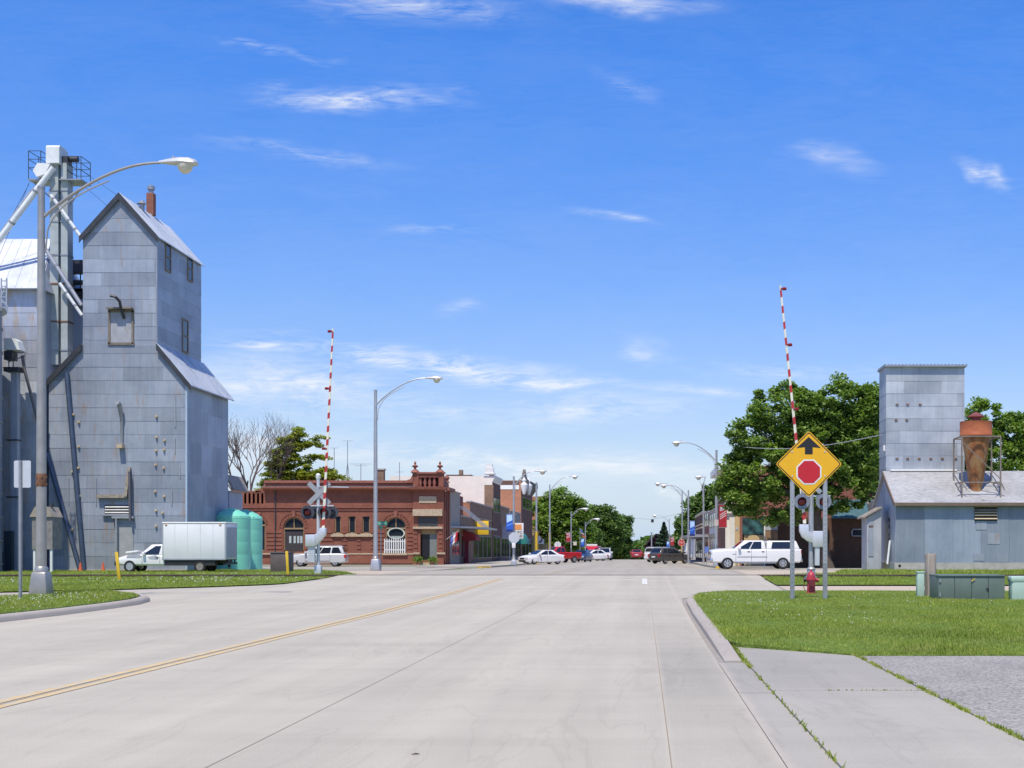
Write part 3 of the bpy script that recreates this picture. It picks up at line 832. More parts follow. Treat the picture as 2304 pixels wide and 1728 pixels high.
mb.tube([(pc - .45, YE - .75, wz1 + .85), (pc - .15, YE - .72, wz1 + .78), (pc, YE - .5, wz1 + .55), (pc + .05, YE - .4, wz1 + .1), (pc + .08, YE - .05, wz1 - .35)], .085, 8); mb.build('vent_pipe', M_DARK, elev, smooth=True)
# side windows
def side_win(px0, px1, py0, py1, xw):
    y0, y1 = [F * xw / (p - CX) for p in (px0, px1)]
    s_ = F / ((y0 + y1) / 2); z1, z0 = Z(py0, s_), Z(py1, s_)
    mb = MB(); mb.box(xw - .02, xw + .035, y0, y1, z0, z1); w_ = mb.build('window', M_GLASS, elev)
    mb = MB()
    for b_ in ((y0 - .09, y0, z0 - .1, z1 + .1), (y1, y1 + .09, z0 - .1, z1 + .1), (y0, y1, z1, z1 + .1), (y0, y1, z0 - .12, z0), (y0, y1, (z0 + z1) / 2 - .04, (z0 + z1) / 2 + .04)):
        mb.box(xw - .01, xw + .07, b_[0], b_[1], b_[2], b_[3])
    mb.build('frame', plain('brown_window_frame', (.22, .17, .12), .8), w_)
side_win(372, 382, 550, 608, etr); side_win(422, 431, 580, 630, etr); side_win(410, 421, 722, 790, etr)
# chimney, roof vent
cxp = at(340, 470, 36.0)
ch = MB(); ch.box(cxp.x - .22, cxp.x + .22, cxp.y - .22, cxp.y + .22, Z(485, 36), Z(436, 36)); chm = ch.build('chimney', M_BRICK_RD, elev)
mb = MB(); mb.lathe([(.15, Z(436, 36)), (.15, Z(428, 36)), (.23, Z(427, 36)), (.23, Z(420, 36)), (.12, Z(417, 36))], (cxp.x, cxp.y, 0), 12); mb.build('chimney_cap', M_STEEL, chm, smooth=True)
vp = at(320, 460, 37.0)
mb = MB(); mb.lathe([(.14, vp.z - .5), (.14, vp.z), (.32, vp.z + .02), (.05, vp.z + .26)], (vp.x, vp.y, 0), 12); mb.build('roof_vent', M_STEEL, elev, smooth=True)
# tie-rod ends, thin rods, painted spout shadows and timbers on the front
dots = [(166, 933), (178, 950), (178, 1005), (177, 1053), (164, 1062), (180, 1116), (178, 1184), (163, 1192), (353, 937), (353, 984), (371, 991), (352, 1014), (370, 1012), (351, 1046), (369, 1053), (350, 1106), (370, 1117), (352, 1149), (367, 1154), (352, 1184)]
for px, py in dots:
    p = at(px, py, SE); mb = MB(); mb.box(p.x - .07, p.x + .07, YE - .09, YE + .01, p.z - .07, p.z + .07); mb.lathe([(.05, -.16), (.05, -.08)], (p.x, YE, p.z), 6, 'y'); mb.build('tie_rod_end', M_TAN, elev)
for px, p0, p1 in ((395, 887, 960), (394, 985, 1020), (405, 1050, 1075), (155, 1075, 1135), (217, 1075, 1137), (387, 1102, 1137)):
    p = at(px, p0, SE); mb = MB(); mb.bar((p.x, YE - .05, Z(p0, SE)), (p.x, YE - .05, Z(p1, SE)), .045, .04); mb.build('wall_strip', M_GALP2, elev)
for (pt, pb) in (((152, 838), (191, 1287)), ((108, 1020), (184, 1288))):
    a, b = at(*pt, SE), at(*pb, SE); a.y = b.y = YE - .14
    mb = MB(); mb.tube([a, b], .14, 10); mb.build('wall_shadow_bar', plain('wall_shadow_blue', (.07, .10, .16), .5, .3, var=.15), elev, smooth=True)  # dark tubes stand in for spout shadows cast on the wall
p = at(274, 910, SE); mb = MB(); mb.tube([(p.x - .05, YE - .55, p.z + .05), (p.x, YE - .35, p.z - .05), (p.x + .04, YE - .08, p.z - .9), (p.x + .04, YE - .06, p.z - 2.6)], [.15, .14, .1, .06], 8); mb.build('vent_pipe', M_STEEL, elev, smooth=True)
p = at(275, 1005, SE); mb = MB(); mb.box(p.x - .16, p.x + .16, YE - .45, YE, p.z - .1, p.z + .12); mb.build('junction_box', M_TAN, elev)
p = at(222, 1117, SE); q = at(290, 1117, SE); mb = MB(); mb.box(p.x, q.x, YE - .3, YE - .02, p.z - .1, p.z + .1); mb.build('timber', M_WOOD, elev)
mb = MB(); mb.bar((X(287, SE), YE - .25, Z(1118, SE)), (X(293, SE), YE - .15, Z(1052, SE)), .17, .2); mb.build('timber', M_WOOD, elev)
mb = MB(); mb.bar((X(296, SE), YE - .3, Z(1062, SE)), (X(298, SE), YE - .3, Z(1172, SE)), .12, .2); mb.build('timber', plain('dark_timber', (.10, .10, .12), .8), elev)
# louvre and door
lx0, lx1, lz0, lz1 = X(236, SE), X(296, SE), Z(1156, SE), Z(1136, SE)
mb = MB(); mb.box(lx0, lx1, YE - .04, YE, lz0, lz1); lv = mb.build('louvre', M_DARK, elev)
for i in range(3):
    z = lz0 + .05 + i * .16; mb = MB(); mb.prism([(lx0 + .05, YE - .05, z + .09), (lx0 + .05, YE - .13, z), (lx0 + .05, YE - .12, z - .02), (lx0 + .05, YE - .04, z + .07)], (lx1 - lx0 - .1, 0, 0)); mb.build('slat', M_GALP2, lv)
mb = MB(); mb.box(lx0 - .1, lx1 + .05, YE - .2, YE, lz0 - .12, lz0 - .02); mb.build('sill', M_GALP2, lv)
dx0, dx1, dz1 = X(267, SE), X(300, SE), Z(1180, SE)
mb = MB(); mb.box(dx0, dx1, YE - .05, YE, zb, dz1); door = mb.build('door', plain('grey_door', (.33, .34, .35), .6, var=.1), elev)
mb = MB(); mb.box(dx0 - .08, dx0, YE - .3, YE, zb, dz1 + .35); mb.box(dx0 - .3, dx1 + .1, YE - .3, YE, dz1 + .35, dz1 + .48); mb.build('door_hood', M_GALP2, elev)
mb = MB(); mb.box(exl, exr, YE - .12, YE + .02, zb - .3, zb + .12); mb.build('foundation', M_CONC, elev)

# ------------------------------------------------------------------ annex with the white roof
SA = 38.6; YA = F / SA
ax0, ax1 = -52, X(95, SA); az0, aze = gz(YA), Z(650, SA)
ann = thing('grain_annex', 'wide sheet metal grain annex with bright white metal roof beside the elevator', 'annex', (-44, YA + 4, az0))
mb = MB(); mb.box(ax0, ax1 - .02, YA + .02, YA + 8, az0, aze); aw = mb.build('wall', M_GALV_S, ann)
sheets(aw, [(-41.5, az0), (ax1, az0), (ax1, aze), (-41.5, aze)], (0, YA, 0), (1, 0, 0), (0, -1, 0), RH, 1.9, sheet_metal('galvanised_rusty', (.45, .485, .55), .47, rustc=(.40, .29, .17)), 11)
mb = MB(); yr = YA + 4; xr_, zr_ = -36.3, Z(540, F / yr)
A, B, C, D_ = (ax0 - .3, YA - .45, aze - .1), (ax1 + .12, YA - .45, aze - .1), (xr_, yr, zr_), (ax0 - .3, yr, zr_)
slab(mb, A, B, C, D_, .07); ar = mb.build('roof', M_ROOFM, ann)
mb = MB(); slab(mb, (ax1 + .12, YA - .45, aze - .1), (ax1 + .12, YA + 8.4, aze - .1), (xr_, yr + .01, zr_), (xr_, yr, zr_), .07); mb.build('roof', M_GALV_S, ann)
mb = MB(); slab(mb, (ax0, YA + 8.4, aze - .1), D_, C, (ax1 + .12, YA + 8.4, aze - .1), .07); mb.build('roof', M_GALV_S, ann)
seams(ar, (-41.5, YA - .45, aze - .03), (ax1 + .1, YA - .45, aze - .03), (xr_, yr, zr_ + .08), (-41.5, yr, zr_ + .08), 9, M_ROOFM, h=.02)
mb = MB(); mb.bar((-42, YA + 2.3, aze + (zr_ - aze) * .56 + .12), (ax1 - .5, YA + 2.3, aze + (zr_ - aze) * .56 + .12), .12, .12); mb.build('roof_bar', M_STEEL, ann)  # bar drawn for the dark line across the roof slope

# ------------------------------------------------------------------ bucket leg with head, platform and spouts
SL = 38.0; YL = F / SL
leg = thing('bucket_leg', 'tall pale grain leg with rust stains, head box and railed platform', 'grain leg', (X(131, SL), YL + .5, zst))
for (p0, p1) in ((112, 131), (137, 152)):
    mb = MB(); mb.box(X(p0, SL), X(p1, SL), YL, YL + .75, Z(820, SL), Z(366, SL)); lt = mb.build('trunk', M_LEGP, leg)
    for py in (430, 500, 575, 640, 725, 790):
        mb = MB(); mb.box(X(p0, SL) - .03, X(p1, SL) + .03, YL - .03, YL + .78, Z(py, SL), Z(py, SL) + .09); mb.build('flange', M_RUST if py in (640, 725) else M_STEEL, lt)
hx0, hx1 = X(109, SL), X(139, SL); hz0, hz1 = Z(370, SL), Z(330, SL)
mb = MB(); pr = [(YL - .35, hz0), (YL + .95, hz0), (YL + 1.1, hz0 + .55), (YL + .8, hz1 - .1), (YL + .45, hz1), (YL - .25, hz1), (YL - .35, hz1 - .12)]
mb.prism([(hx0, y, z) for y, z in pr], (hx1 - hx0, 0, 0)); mb.build('head_box', M_PAINTW2, leg)
mb = MB(); mb.box(hx1 + .002, hx1 + .35, YL, YL + .6, hz0 + .1, hz0 + .5); mb.lathe([(.18, 0), (.18, .5)], (hx1 + .35, YL + .3, hz0 + .4), 10, 'x'); mb.build('motor', M_DARK, leg)
d0 = at(106, 387, SL); mb = MB()
mb.prism([(d0.x - .62, YL - .5, d0.z - .05), (d0.x - .35, YL - .5, d0.z + .4), (d0.x + .4, YL - .5, d0.z + .35), (d0.x + .1, YL - .5, d0.z - .25), (d0.x - .4, YL - .5, d0.z - .42)], (0, .8, 0)); mb.build('distributor', M_PAINTW, leg)
pz = Z(404, SL); px0, px1 = X(66, SL), X(186, SL)
mb = MB(); mb.box(px0, px0 + 1.2, YL - .2, YL + 1.2, pz - .08, pz); mb.box(px1 - 1.3, px1, YL - .2, YL + 1.2, pz - .08, pz); mb.box(px0 + 1.2, px1 - 1.3, YL + .9, YL + 1.2, pz - .08, pz)
mb.bar((px0 + .1, YL + .4, pz - .1), (X(113, SL), YL + .4, pz - 1.1), .07); mb.bar((px1 - .1, YL + .4, pz - .1), (X(152, SL), YL + .4, pz - 1.4), .07); plat = mb.build('platform', M_STEEL, leg)
for (a, b) in ((px0 + .03, px0 + .75), (px1 - .85, px1 - .03)):
    mb = MB()
    for x in (a, b):
        for y in (YL - .17, YL + 1.17): mb.bar((x, y, pz), (x, y, pz + 1.65 * (1 if a == px0 + .03 else .8)), .035)
    hh = 1.65 if a == px0 + .03 else 1.32
    for k in (.4, .7, 1.0):
        for y in (YL - .17, YL + 1.17): mb.bar((a, y, pz + hh * k), (b, y, pz + hh * k), .03)
        for x in (a, b): mb.bar((x, YL - .17, pz + hh * k), (x, YL + 1.17, pz + hh * k), .03)
    mb.build('railing', M_DARK, plat)
def spout(pts, r, mat, name='spout', dy=0):
    mb = MB(); P = [at(px, py, SL) + Vector((0, dy, 0)) for px, py in pts]; mb.tube(P, r, 10); o = mb.build(name, mat, leg, smooth=True)
    for i in range(len(P) - 1):
        for k in (.3, .7):
            c = P[i].lerp(P[i + 1], k); d = (P[i + 1] - P[i]).normalized() * .06
            mb = MB(); mb.tube([c - d, c + d], r * 1.16, 10); mb.build('clamp', M_STEEL, o)
spout([(132, 385), (0, 560), (-60, 640)], .17, M_PAINTW2, dy=-.7)
spout([(92, 425), (75, 440), (0, 545), (-60, 628)], .11, M_GALP2, dy=-.45)
spout([(116, 436), (150, 484), (186, 534)], .10, M_PAINTW2, dy=-.35)
spout([(108, 562), (190, 690)], .12, M_GALP2, dy=-.4); spout([(140, 640), (190, 712)], .10, M_PAINTW2, dy=-.35)
for pts in (((185, 415), (240, 462)), ((65, 415), (0, 535)), ((120, 340), (265, 440)), ((66, 410), (-20, 620))):
    mb = MB(); a, b = at(*pts[0], SL), at(*pts[1], SL); mb.tube([a, b], .012, 4); mb.build('guy_wire', M_DARK, leg)
# catwalk between annex and tower
cw_ = thing('catwalk', 'dark steel catwalk bridging the annex and the elevator tower', 'catwalk', (X(168, 36.5), F / 36.5, Z(650, 36.5)))
mb = MB(); yc = F / 36.5
for py, h in ((612, .75), (636, .16), (656, .2), (668, .5)): mb.box(X(140, 36.5), etl - .02, yc, yc + .8, Z(py, 36.5), Z(py, 36.5) + h)
mb.build('girder', M_DARK, cw_)
for px in (150, 168, 182):
    mb = MB(); mb.bar((X(px, 36.5), yc + .85, Z(672, 36.5)), (X(px, 36.5), yc + .85, Z(600, 36.5)), .06); mb.build('upright', M_DARK, cw_)

# ------------------------------------------------------------------ round bin, small leg, wooden hopper
SBn = 41.5; YBn = F / SBn; bx = X(18, SBn) - 4.75; bz0 = gz(YBn); bz1 = Z(690, SBn)
bin_ = thing('grain_bin', 'round corrugated steel grain bin with ribs and top ladder cage', 'grain bin', (bx, YBn, bz0))
mb = MB(); mb.lathe([(4, bz0), (4, bz1)], (bx, YBn, 0), 64); bw = mb.build('wall', sheet_metal('bin_steel', (.30, .34, .42), .75, rough=.45, metal=.3), bin_, smooth=True)
z = bz0 + .4
while z < bz1:
    mb = MB(); mb.lathe([(3.99, z), (4.05, z + .02), (4.05, z + .09), (3.99, z + .11)], (bx, YBn, 0), 64); mb.build('ring', M_STEEL, bw); z += 54 / SBn
mb = MB(); mb.lathe([(4.25, bz1), (4.25, bz1 + .1), (.5, bz1 + 2.0), (.3, bz1 + 2.2)], (bx, YBn, 0), 48); mb.build('roof', M_ROOFM, bin_, smooth=True)
mb = MB()
for px in (3, 15):
    mb.bar(at(px, 700, SBn), at(px, 626, SBn), .06)
for py in range(632, 700, 12): mb.bar(at(3, py, SBn), at(15, py, SBn), .045)
mb.bar(at(-8, 690, SBn), at(15, 640, SBn), .05); mb.bar(at(-10, 660, SBn), at(18, 690, SBn), .05); mb.build('ladder', M_GALP2, bin_)
S2 = 39.4; Y2 = F / S2
l2 = thing('conveyor_leg', 'small grain leg with boxy head and drop pipe beside the round bin', 'grain leg', (X(35, S2), Y2, gz(Y2)))
mb = MB(); mb.box(X(28, S2), X(42, S2), Y2 - .2, Y2 + .2, gz(Y2), Z(838, S2)); mb.build('trunk', M_GALV_S, l2)
mb = MB(); mb.prism([(X(18, S2), Y2 - .5, Z(790, S2)), (X(54, S2), Y2 - .5, Z(790, S2)), (X(48, S2), Y2 - .5, Z(770, S2)), (X(40, S2), Y2 - .5, Z(764, S2)), (X(18, S2), Y2 - .5, Z(764, S2))], (0, .7, 0)); mb.build('head_box', M_PAINTW2, l2)
mb = MB(); mb.box(X(18, S2), X(36, S2), Y2 - .5, Y2 + .2, Z(812, S2), Z(792, S2)); mb.box(X(17, S2), X(50, S2), Y2 - .5, Y2 + .3, Z(838, S2), Z(828, S2)); mb.build('drive_housing', M_DARK, l2)
mb = MB()
for px in (20, 30, 56): mb.bar(at(px, 838, S2), at(px, 792, S2), .05)
mb.bar(at(18, 793, S2), at(58, 793, S2), .07); mb.bar(at(18, 815, S2), at(58, 800, S2), .05); mb.build('frame', M_STEEL, l2)
mb = MB(); mb.tube([at(50, 800, S2), at(56, 835, S2), at(86, 950, S2)], .09, 8); mb.build('drop_pipe', plain('brown_pipe', (.13, .12, .12), .5, .3), l2, smooth=True)
for py in (992, 1120): 
    mb = MB(); mb.box(X(18, S2), X(44, S2), Y2 - .25, Y2 + .25, Z(py, S2), Z(py, S2) + .07); mb.build('bracket', M_DARK, l2)
mb = MB(); mb.box(X(18, S2), X(36, S2), Y2 - .5, Y2 + .4, gz(Y2), Z(1195, S2)); mb.box(X(0, S2), X(22, S2), Y2 - .9, Y2 + .2, gz(Y2), Z(1240, S2)); mb.build('boot', plain('navy_steel', (.03, .045, .07), .5), l2)
SH_ = 41; YH = F / SH_
hop = thing('wooden_hopper', 'weathered wooden hopper box on legs behind the street lamp base', 'hopper', (X(95, SH_), YH, gz(YH)))
mb = MB(); mb.box(X(72, SH_), X(118, SH_), YH, YH + 1.2, Z(1236, SH_), Z(1162, SH_)); mb.build('box', plain('grey_boards', (.22, .21, .205), .85, var=.25, scale=4), hop)
mb = MB(); mb.prism([(X(68, SH_), YH - .1, Z(1163, SH_)), (X(119, SH_), YH - .1, Z(1163, SH_)), (X(108, SH_), YH - .1, Z(1140, SH_)), (X(80, SH_), YH - .1, Z(1140, SH_))], (0, 1.4, 0)); mb.build('roof', plain('grey_tan_boards', (.33, .29, .24), .85, var=.2), hop)
for px in (76, 114):
    mb = MB(); mb.box(X(px, SH_) - .06, X(px, SH_) + .06, YH + .05, YH + .17, gz(YH) - .02, Z(1236, SH_)); mb.build('leg', M_PAINTW2, hop)
mb = MB(); mb.box(X(106, SH_), X(112, SH_), YH + .3, YH + .5, Z(1140, SH_), Z(1132, SH_)); mb.build('cap', M_DARK, hop)
# orange-red cone-like marker boards against the elevator base
for px, lab in ((232, 'small orange cone at the foot of the elevator wall beside the truck'), (181, 'small orange cone at the foot of the dark shadow bars')):
    p = at(px, 1286, 39.0); c = MB(); c.lathe([(.16, gz(p.y)), (.16, gz(p.y) + .03), (.12, gz(p.y) + .03), (.03, gz(p.y) + .55)], (p.x, p.y, 0), 12); c.cm = 0
    r_ = thing('traffic_cone', lab, 'cone', (p.x, p.y, gz(p.y))); c.build('cone', plain('cone_orange', (.62, .12, .05), .6), r_, smooth=True)
    mb = MB(); mb.box(p.x - .2, p.x + .2, p.y - .2, p.y + .2, gz(p.y) - .01, gz(p.y) + .028); mb.build('base', plain('cone_orange', (.62, .12, .05), .6), r_)
# ------------------------------------------------------------------ mint tanks
for i, (px, s_, r_, top, sh) in enumerate(((521, 35.4, 1.17, 1147, 1164), (551, 34.1, 1.12, 1150, 1166))):
    p = at(px, 1270, s_); z0 = gz(p.y)
    tk = thing('liquid_tank', ['mint green plastic tank against the elevator side wall', 'mint green plastic tank standing behind the other tank'][i], 'tank', (p.x, p.y, z0))
    zt, zs = Z(top, s_), Z(sh, s_)
    prof = [(r_ * .99, z0)]
    z = z0 + .25
    while z < zs - .2:
        prof += [(r_, z), (r_, z + .7), (r_ * .996, z + .74), (r_ * .996, z + .76)]; z += .8
    mb = MB(); mb.lathe(prof + [(r_, zs - .06)], (p.x, p.y, 0), 40); mb.build('shell', M_GREENTANK, tk, smooth=True)
    mb = MB(); mb.lathe([(r_ * 1.01, zs - .06), (r_ * .99, zs), (r_ * .72, zs + (zt - zs) * .62), (.28, zt), (.0, zt)], (p.x, p.y, 0), 40); dm = mb.build('dome', M_GREENTANK, tk, smooth=True)
    for a in range(6):
        t_ = a * math.pi / 3 + .3; c_, n_ = math.cos(t_), math.sin(t_)
        mb = MB(); mb.bar((p.x + c_ * r_ * .96, p.y + n_ * r_ * .96, zs + .03), (p.x + c_ * .35, p.y + n_ * .35, zt + .0), .09, .1); mb.build('rib', M_GREENTANK, dm)
    mb = MB(); mb.lathe([(.09, -.14), (.09, -.04), (.06, -.04), (.06, .06)], (p.x + .25, p.y - r_ - .02, z0 + .3), 10, 'y'); vl = mb.build('outlet_valve', M_DARK, tk)
    mb = MB(); mb.tube([(p.x + .25, p.y - r_ - .1, z0 + .3), (p.x + .25, p.y - r_ - .12, z0 + .05), (p.x + .7, p.y - r_ - .12, z0 + .04)], .035, 6); mb.build('hose', M_BLACK, vl)
    mb = MB(); mb.bar((p.x - .35, p.y - r_ * .95 - .03, z0 + .5), (p.x - .35, p.y - r_ * .95 - .03, zs - .3), .05, .02); mb.build('level_gauge', M_PAINTW, tk)
    mb = MB(); mb.lathe([(.26, zt - .02), (.26, zt + .07), (.2, zt + .1)], (p.x, p.y, 0), 16); mb.build('hatch', M_GREENTANK, tk)
    mb = MB(); mb.lathe([(r_ * 1.15, z0 - .1), (r_ * 1.15, z0 + .004)], (p.x, p.y, 0), 24); mb.build('pad', M_CONC, tk)
# ================================================================== street lamps
def lamp_body(root, h, reach, rise, r0, side, base=True, rust=False, small=False):
    # local coordinates: pole at the origin, arm towards side * x
    z0 = 0.0
    if base:
        mb = MB(); w0, w1, hb = (r0 * 1.85, r0 * 1.4, h * .057) if rust else (r0 * 2.1, r0 * 1.5, h * .062)
        mb.add([(-w0, -w0, 0), (w0, -w0, 0), (w0, w0, 0), (-w0, w0, 0), (-w1, -w1, hb), (w1, -w1, hb), (w1, w1, hb), (-w1, w1, hb)],
               [(3, 2, 1, 0), (4, 5, 6, 7), (0, 1, 5, 4), (1, 2, 6, 5), (2, 3, 7, 6), (3, 0, 4, 7)])
        b = mb.build('base', M_GALP if rust else M_GALP2, root, bevel=.04)
        mb = MB(); mb.lathe([(w1 * .95, hb), (r0 * 1.25, hb + .12), (r0 * 1.02, hb + .16)], (0, 0, 0), 14); mb.build('collar', M_GALP, b, smooth=True)
        z0 = hb
    mb = MB(); mb.lathe([(r0, z0), (r0 * .92, h * .3), (r0 * .78, h * .7), (r0 * .66, h)], (0, 0, 0), 16); pole = mb.build('pole', M_GALP if rust else M_GALP2, root, smooth=True)
    mb = MB(); mb.lathe([(r0 * .72, h), (r0 * .72, h + .06), (.02, h + .1)], (0, 0, 0), 12); mb.build('cap', M_STEEL, pole)
    if rust:
        mb = MB(); mb.lathe([(r0 * .9, h * .265), (r0 * .97, h * .268), (r0 * .97, h * .296), (r0 * .9, h * .30)], (0, 0, 0), 16); mb.build('sleeve', M_RUST, pole, smooth=True)
        for a in range(6):
            for zz in (.272, .29):
                t_ = a * 1.047; mb = MB(); mb.lathe([(.03, -.02), (.03, .03)], (r0 * .97 * math.cos(t_), r0 * .97 * math.sin(t_), h * zz), 6); mb.build('bolt', M_RUST, pole)
    za = h - r0 * 5.5
    arm = []; n = 14
    for i in range(n + 1):
        t_ = i / n; arm.append((side * (r0 * .6 + (reach - .9 - r0 * .6) * t_), 0, za + rise * math.sin(t_ * math.pi / 2) ** .9))
    mb = MB(); mb.tube(arm, [r0 * .34 - r0 * .09 * i / n for i in range(n + 1)], 8); mb.build('arm', M_GALP if rust else M_GALP2, root, smooth=True)
    mb = MB(); k0 = (0, 0, za - h * .18); pts = []
    for i in range(9):
        t_ = i / 8; pts.append((side * (r0 * .8 + reach * .42 * t_ ** 1.6), 0, za - h * .09 + (h * .09 + rise * .66) * t_ ** .55))
    mb.tube(pts, r0 * .16, 6); mb.build('brace', M_GALP if rust else M_GALP2, root, smooth=True)
    ze = za + rise; x0 = side * (reach - .95)
    st = [(0, .05, .05), (.12, .09, .08), (.35, .16, .13), (.62, .24, .17), (.88, .24, .17), (1.06, .17, .12), (1.12, .04, .04)]
    mb = MB(); b0 = len(mb.v)
    for (dx_, ry, rz) in st:
        for k in range(12):
            t_ = k * math.pi / 6; zz = math.sin(t_) * rz
            mb.v.append((x0 + side * dx_, math.cos(t_) * ry, ze - dx_ * .03 + (zz if zz > 0 else zz * .35)))
    for i in range(len(st) - 1):
        for k in range(12):
            mb.f.append([b0 + i * 12 + k, b0 + i * 12 + (k + 1) % 12, b0 + (i + 1) * 12 + (k + 1) % 12, b0 + (i + 1) * 12 + k]); mb.m.append(0)
    mb.f.append(list(range(b0, b0 + 12))); mb.m.append(0); mb.f.append(list(range(b0 + 72, b0 + 84))); mb.m.append(0)
    hd = mb.build('lamp_head', plain('lamp_housing', (.55, .56, .56), .4, .2, var=.06), root, smooth=True)
    mb = MB(); mb.lathe([(.22, 0), (.22, -.06), (.17, -.18), (.08, -.25), (.01, -.26)], (x0 + side * .75, 0, ze - .05), 14); mb.build('lens', M_LAMPGLASS, hd, smooth=True)
    mb = MB(); mb.lathe([(.05, 0), (.05, .1), (.02, .13)], (x0 + side * .42, 0, ze + .06), 10); mb.build('photocell', M_GALP2, hd)
def lamp(label, px, s_, ptop, phead, side, headpx, r0=.13, rust=False, base=True, group=None, z0=None):
    p = at(px, CY, s_); z0 = gz(p.y) if z0 is None else z0
    root = thing('street_lamp', label, 'street lamp', (p.x, p.y, z0), 0, group, local=True)
    h = Z(ptop, s_) - z0; reach = abs(headpx - px) / s_
    lamp_body(root, h, reach, Z(phead, s_) - (z0 + h - r0 * 5.5), r0, side, base, rust)
    return root
lamp('tall grey street lamp with rusty sleeve on the curbed island', 93, 78.8, 424, 366, 1, 432, .145, rust=True, z0=gz(38) + .14)
lamp('tall grey street lamp standing beside the left crossing gate', 845, 35.5, 880, 851, 1, 990, .15)
lamp('street lamp in the brick row carrying the blue banner', 1156, 26.3, 1074, 1060, 1, 1226, .12, z0=gz(114) + .11)
lamp('thin street lamp with yellow painted foot behind the white sedan', 1237, 21.0, 1092, 1072, 1, 1298, .10, base=False, z0=gz(143) + .1)
lamp('street lamp in front of the dark trees with curved arm', 1285, 17.2, 1152, 1145, 1, 1322, .10, base=False, z0=gz(174) + .1)
lamp('street lamp beside the far blue banner', 1317, 15.3, 1176, 1168, 1, 1348, .09, base=False, z0=gz(196) + .1)
lamp('street lamp carrying the red flag banner behind the white pickup', 1612, 29.0, 1015, 996, -1, 1516, .13, z0=gz(103) + .12)
lamp('street lamp with blue banner beside the dark grey crossover', 1549, 22.5, 1105, 1092, -1, 1489, .11, base=False, z0=gz(133) + .12)
lamp('street lamp with yellow painted foot beside the stop sign', 1535, 19.5, 1105, 1088, -1, 1476, .10, base=False, z0=gz(154) + .12)
lamp('short armed street lamp rising above the brown shop fronts', 1583, 23.6, 1088, 1073, -1, 1567, .11, base=False, z0=gz(127) + .12)
lamp('most distant street lamp with thin arm down the street', 1506, 15.2, 1168, 1160, -1, 1470, .08, base=False, z0=gz(197) + .1)
for (px, s_, pt, yb, yt, lab) in ((1207, 22.0, 1090, 1240, 1196, 'plain steel pole with yellow foot in front of the ochre shop'), (1466, 14.6, 1200, 1252, 1252, 'thin flag pole standing behind the parked dark crossover')):
    p = at(px, CY, s_); z0 = gz(p.y); pr = thing('utility_pole', lab, 'pole', (p.x, p.y, z0))
    mb = MB(); mb.lathe([(.12, z0), (.09, Z(pt, s_))], (p.x, p.y, 0), 10); mb.build('pole', M_GALP2, pr, smooth=True)
    mb = MB(); mb.lathe([(.13, z0), (.13, Z(yt, s_) if yt != yb else z0 + .5)], (p.x, p.y, 0), 10); mb.build('foot_sleeve', M_YEL, pr, smooth=True)
    mb = MB(); mb.lathe([(.1, Z(pt, s_)), (.16, Z(pt, s_) + .05), (.05, Z(pt, s_) + .25)], (p.x, p.y, 0), 8); mb.build('cap', M_STEEL, pr)
for px, s_, y0, y1 in ((1237, 20.98, 1245, 1198), (1535, 19.48, 1262, 1205)):
    p = at(px, CY, s_); mb = MB(); mb.lathe([(.14, gz(p.y) + .12), (.14, Z(y1, s_))], (p.x, p.y, 0), 12)
    tag(mb.build('pole_sleeve', M_YEL, smooth=True), 'yellow sleeve round the lamp pole %s' % ('behind the white sedan' if px == 1237 else 'beside the stop sign'), 'sleeve')

# ================================================================== signs and posts
def u_post(mb, x, y, z0, z1, w=.07):
    mb.box(x - w / 2, x - w * .28, y - .012, y, z0, z1); mb.box(x + w * .28, x + w / 2, y - .012, y, z0, z1)
    mb.box(x - w * .28, x - w * .2, y - .045, y, z0, z1); mb.box(x + w * .2, x + w * .28, y - .045, y, z0, z1); mb.box(x - w * .2, x + w * .2, y - .045, y - .035, z0, z1)
SS = 83.6; YS = F / SS; zs0 = gz(YS) + .1
sg = thing('stop_ahead_sign', 'yellow diamond warning sign with black arrow and red octagon on two posts', 'road sign', (X(1820, SS), YS, zs0))
for px in (1783, 1857):
    mb = MB(); u_post(mb, X(px, SS), YS + .05, zs0 - .3, Z(1010, SS), .12); po = mb.build('post', M_GALP2, sg)
    mb = MB(); u_post(mb, X(px, SS), YS + .045, zs0 - .3, Z(1267, SS), .125); mb.build('sleeve', M_STEEL, po)
    for k in range(22):
        z = zs0 + .35 + k * .12; mb = MB(); mb.lathe([(.012, 0), (.012, .002)], (X(px, SS), YS + .003 - (.005 if z < Z(1267, SS) else 0), z), 6, 'y')
        if k < 20: mb.build('bolt_hole', M_DARK, po)
cx_, cz_ = X(1820, SS), Z(1044, SS)
def rdiam(hd, rr, y, n=5):
    pts = []
    for q in range(4):
        a0 = q * math.pi / 2; cxx, czz = math.cos(a0) * (hd - rr * 1.414), math.sin(a0) * (hd - rr * 1.414)
        for k in range(n):
            t_ = a0 - math.pi / 4 + math.pi / 2 * k / (n - 1); pts.append((cx_ + cxx + rr * math.cos(t_), y, cz_ + czz + rr * math.sin(t_)))
    return pts
mb = MB(); mb.prism(rdiam(.90, .07, YS), (0, .006, 0)); pl = mb.build('panel', M_YELSIGN, sg)
o_, i_ = rdiam(.868, .055, YS - .004), rdiam(.838, .05, YS - .004)
mb = MB(); n = len(o_)
mb.add(o_ + i_, [(k, (k + 1) % n, n + (k + 1) % n, n + k) for k in range(n)]); mb.build('border', M_BLKSIGN, pl)
def sp(px, py, dy=-.005): return (X(px, SS), YS + dy, Z(py, SS))
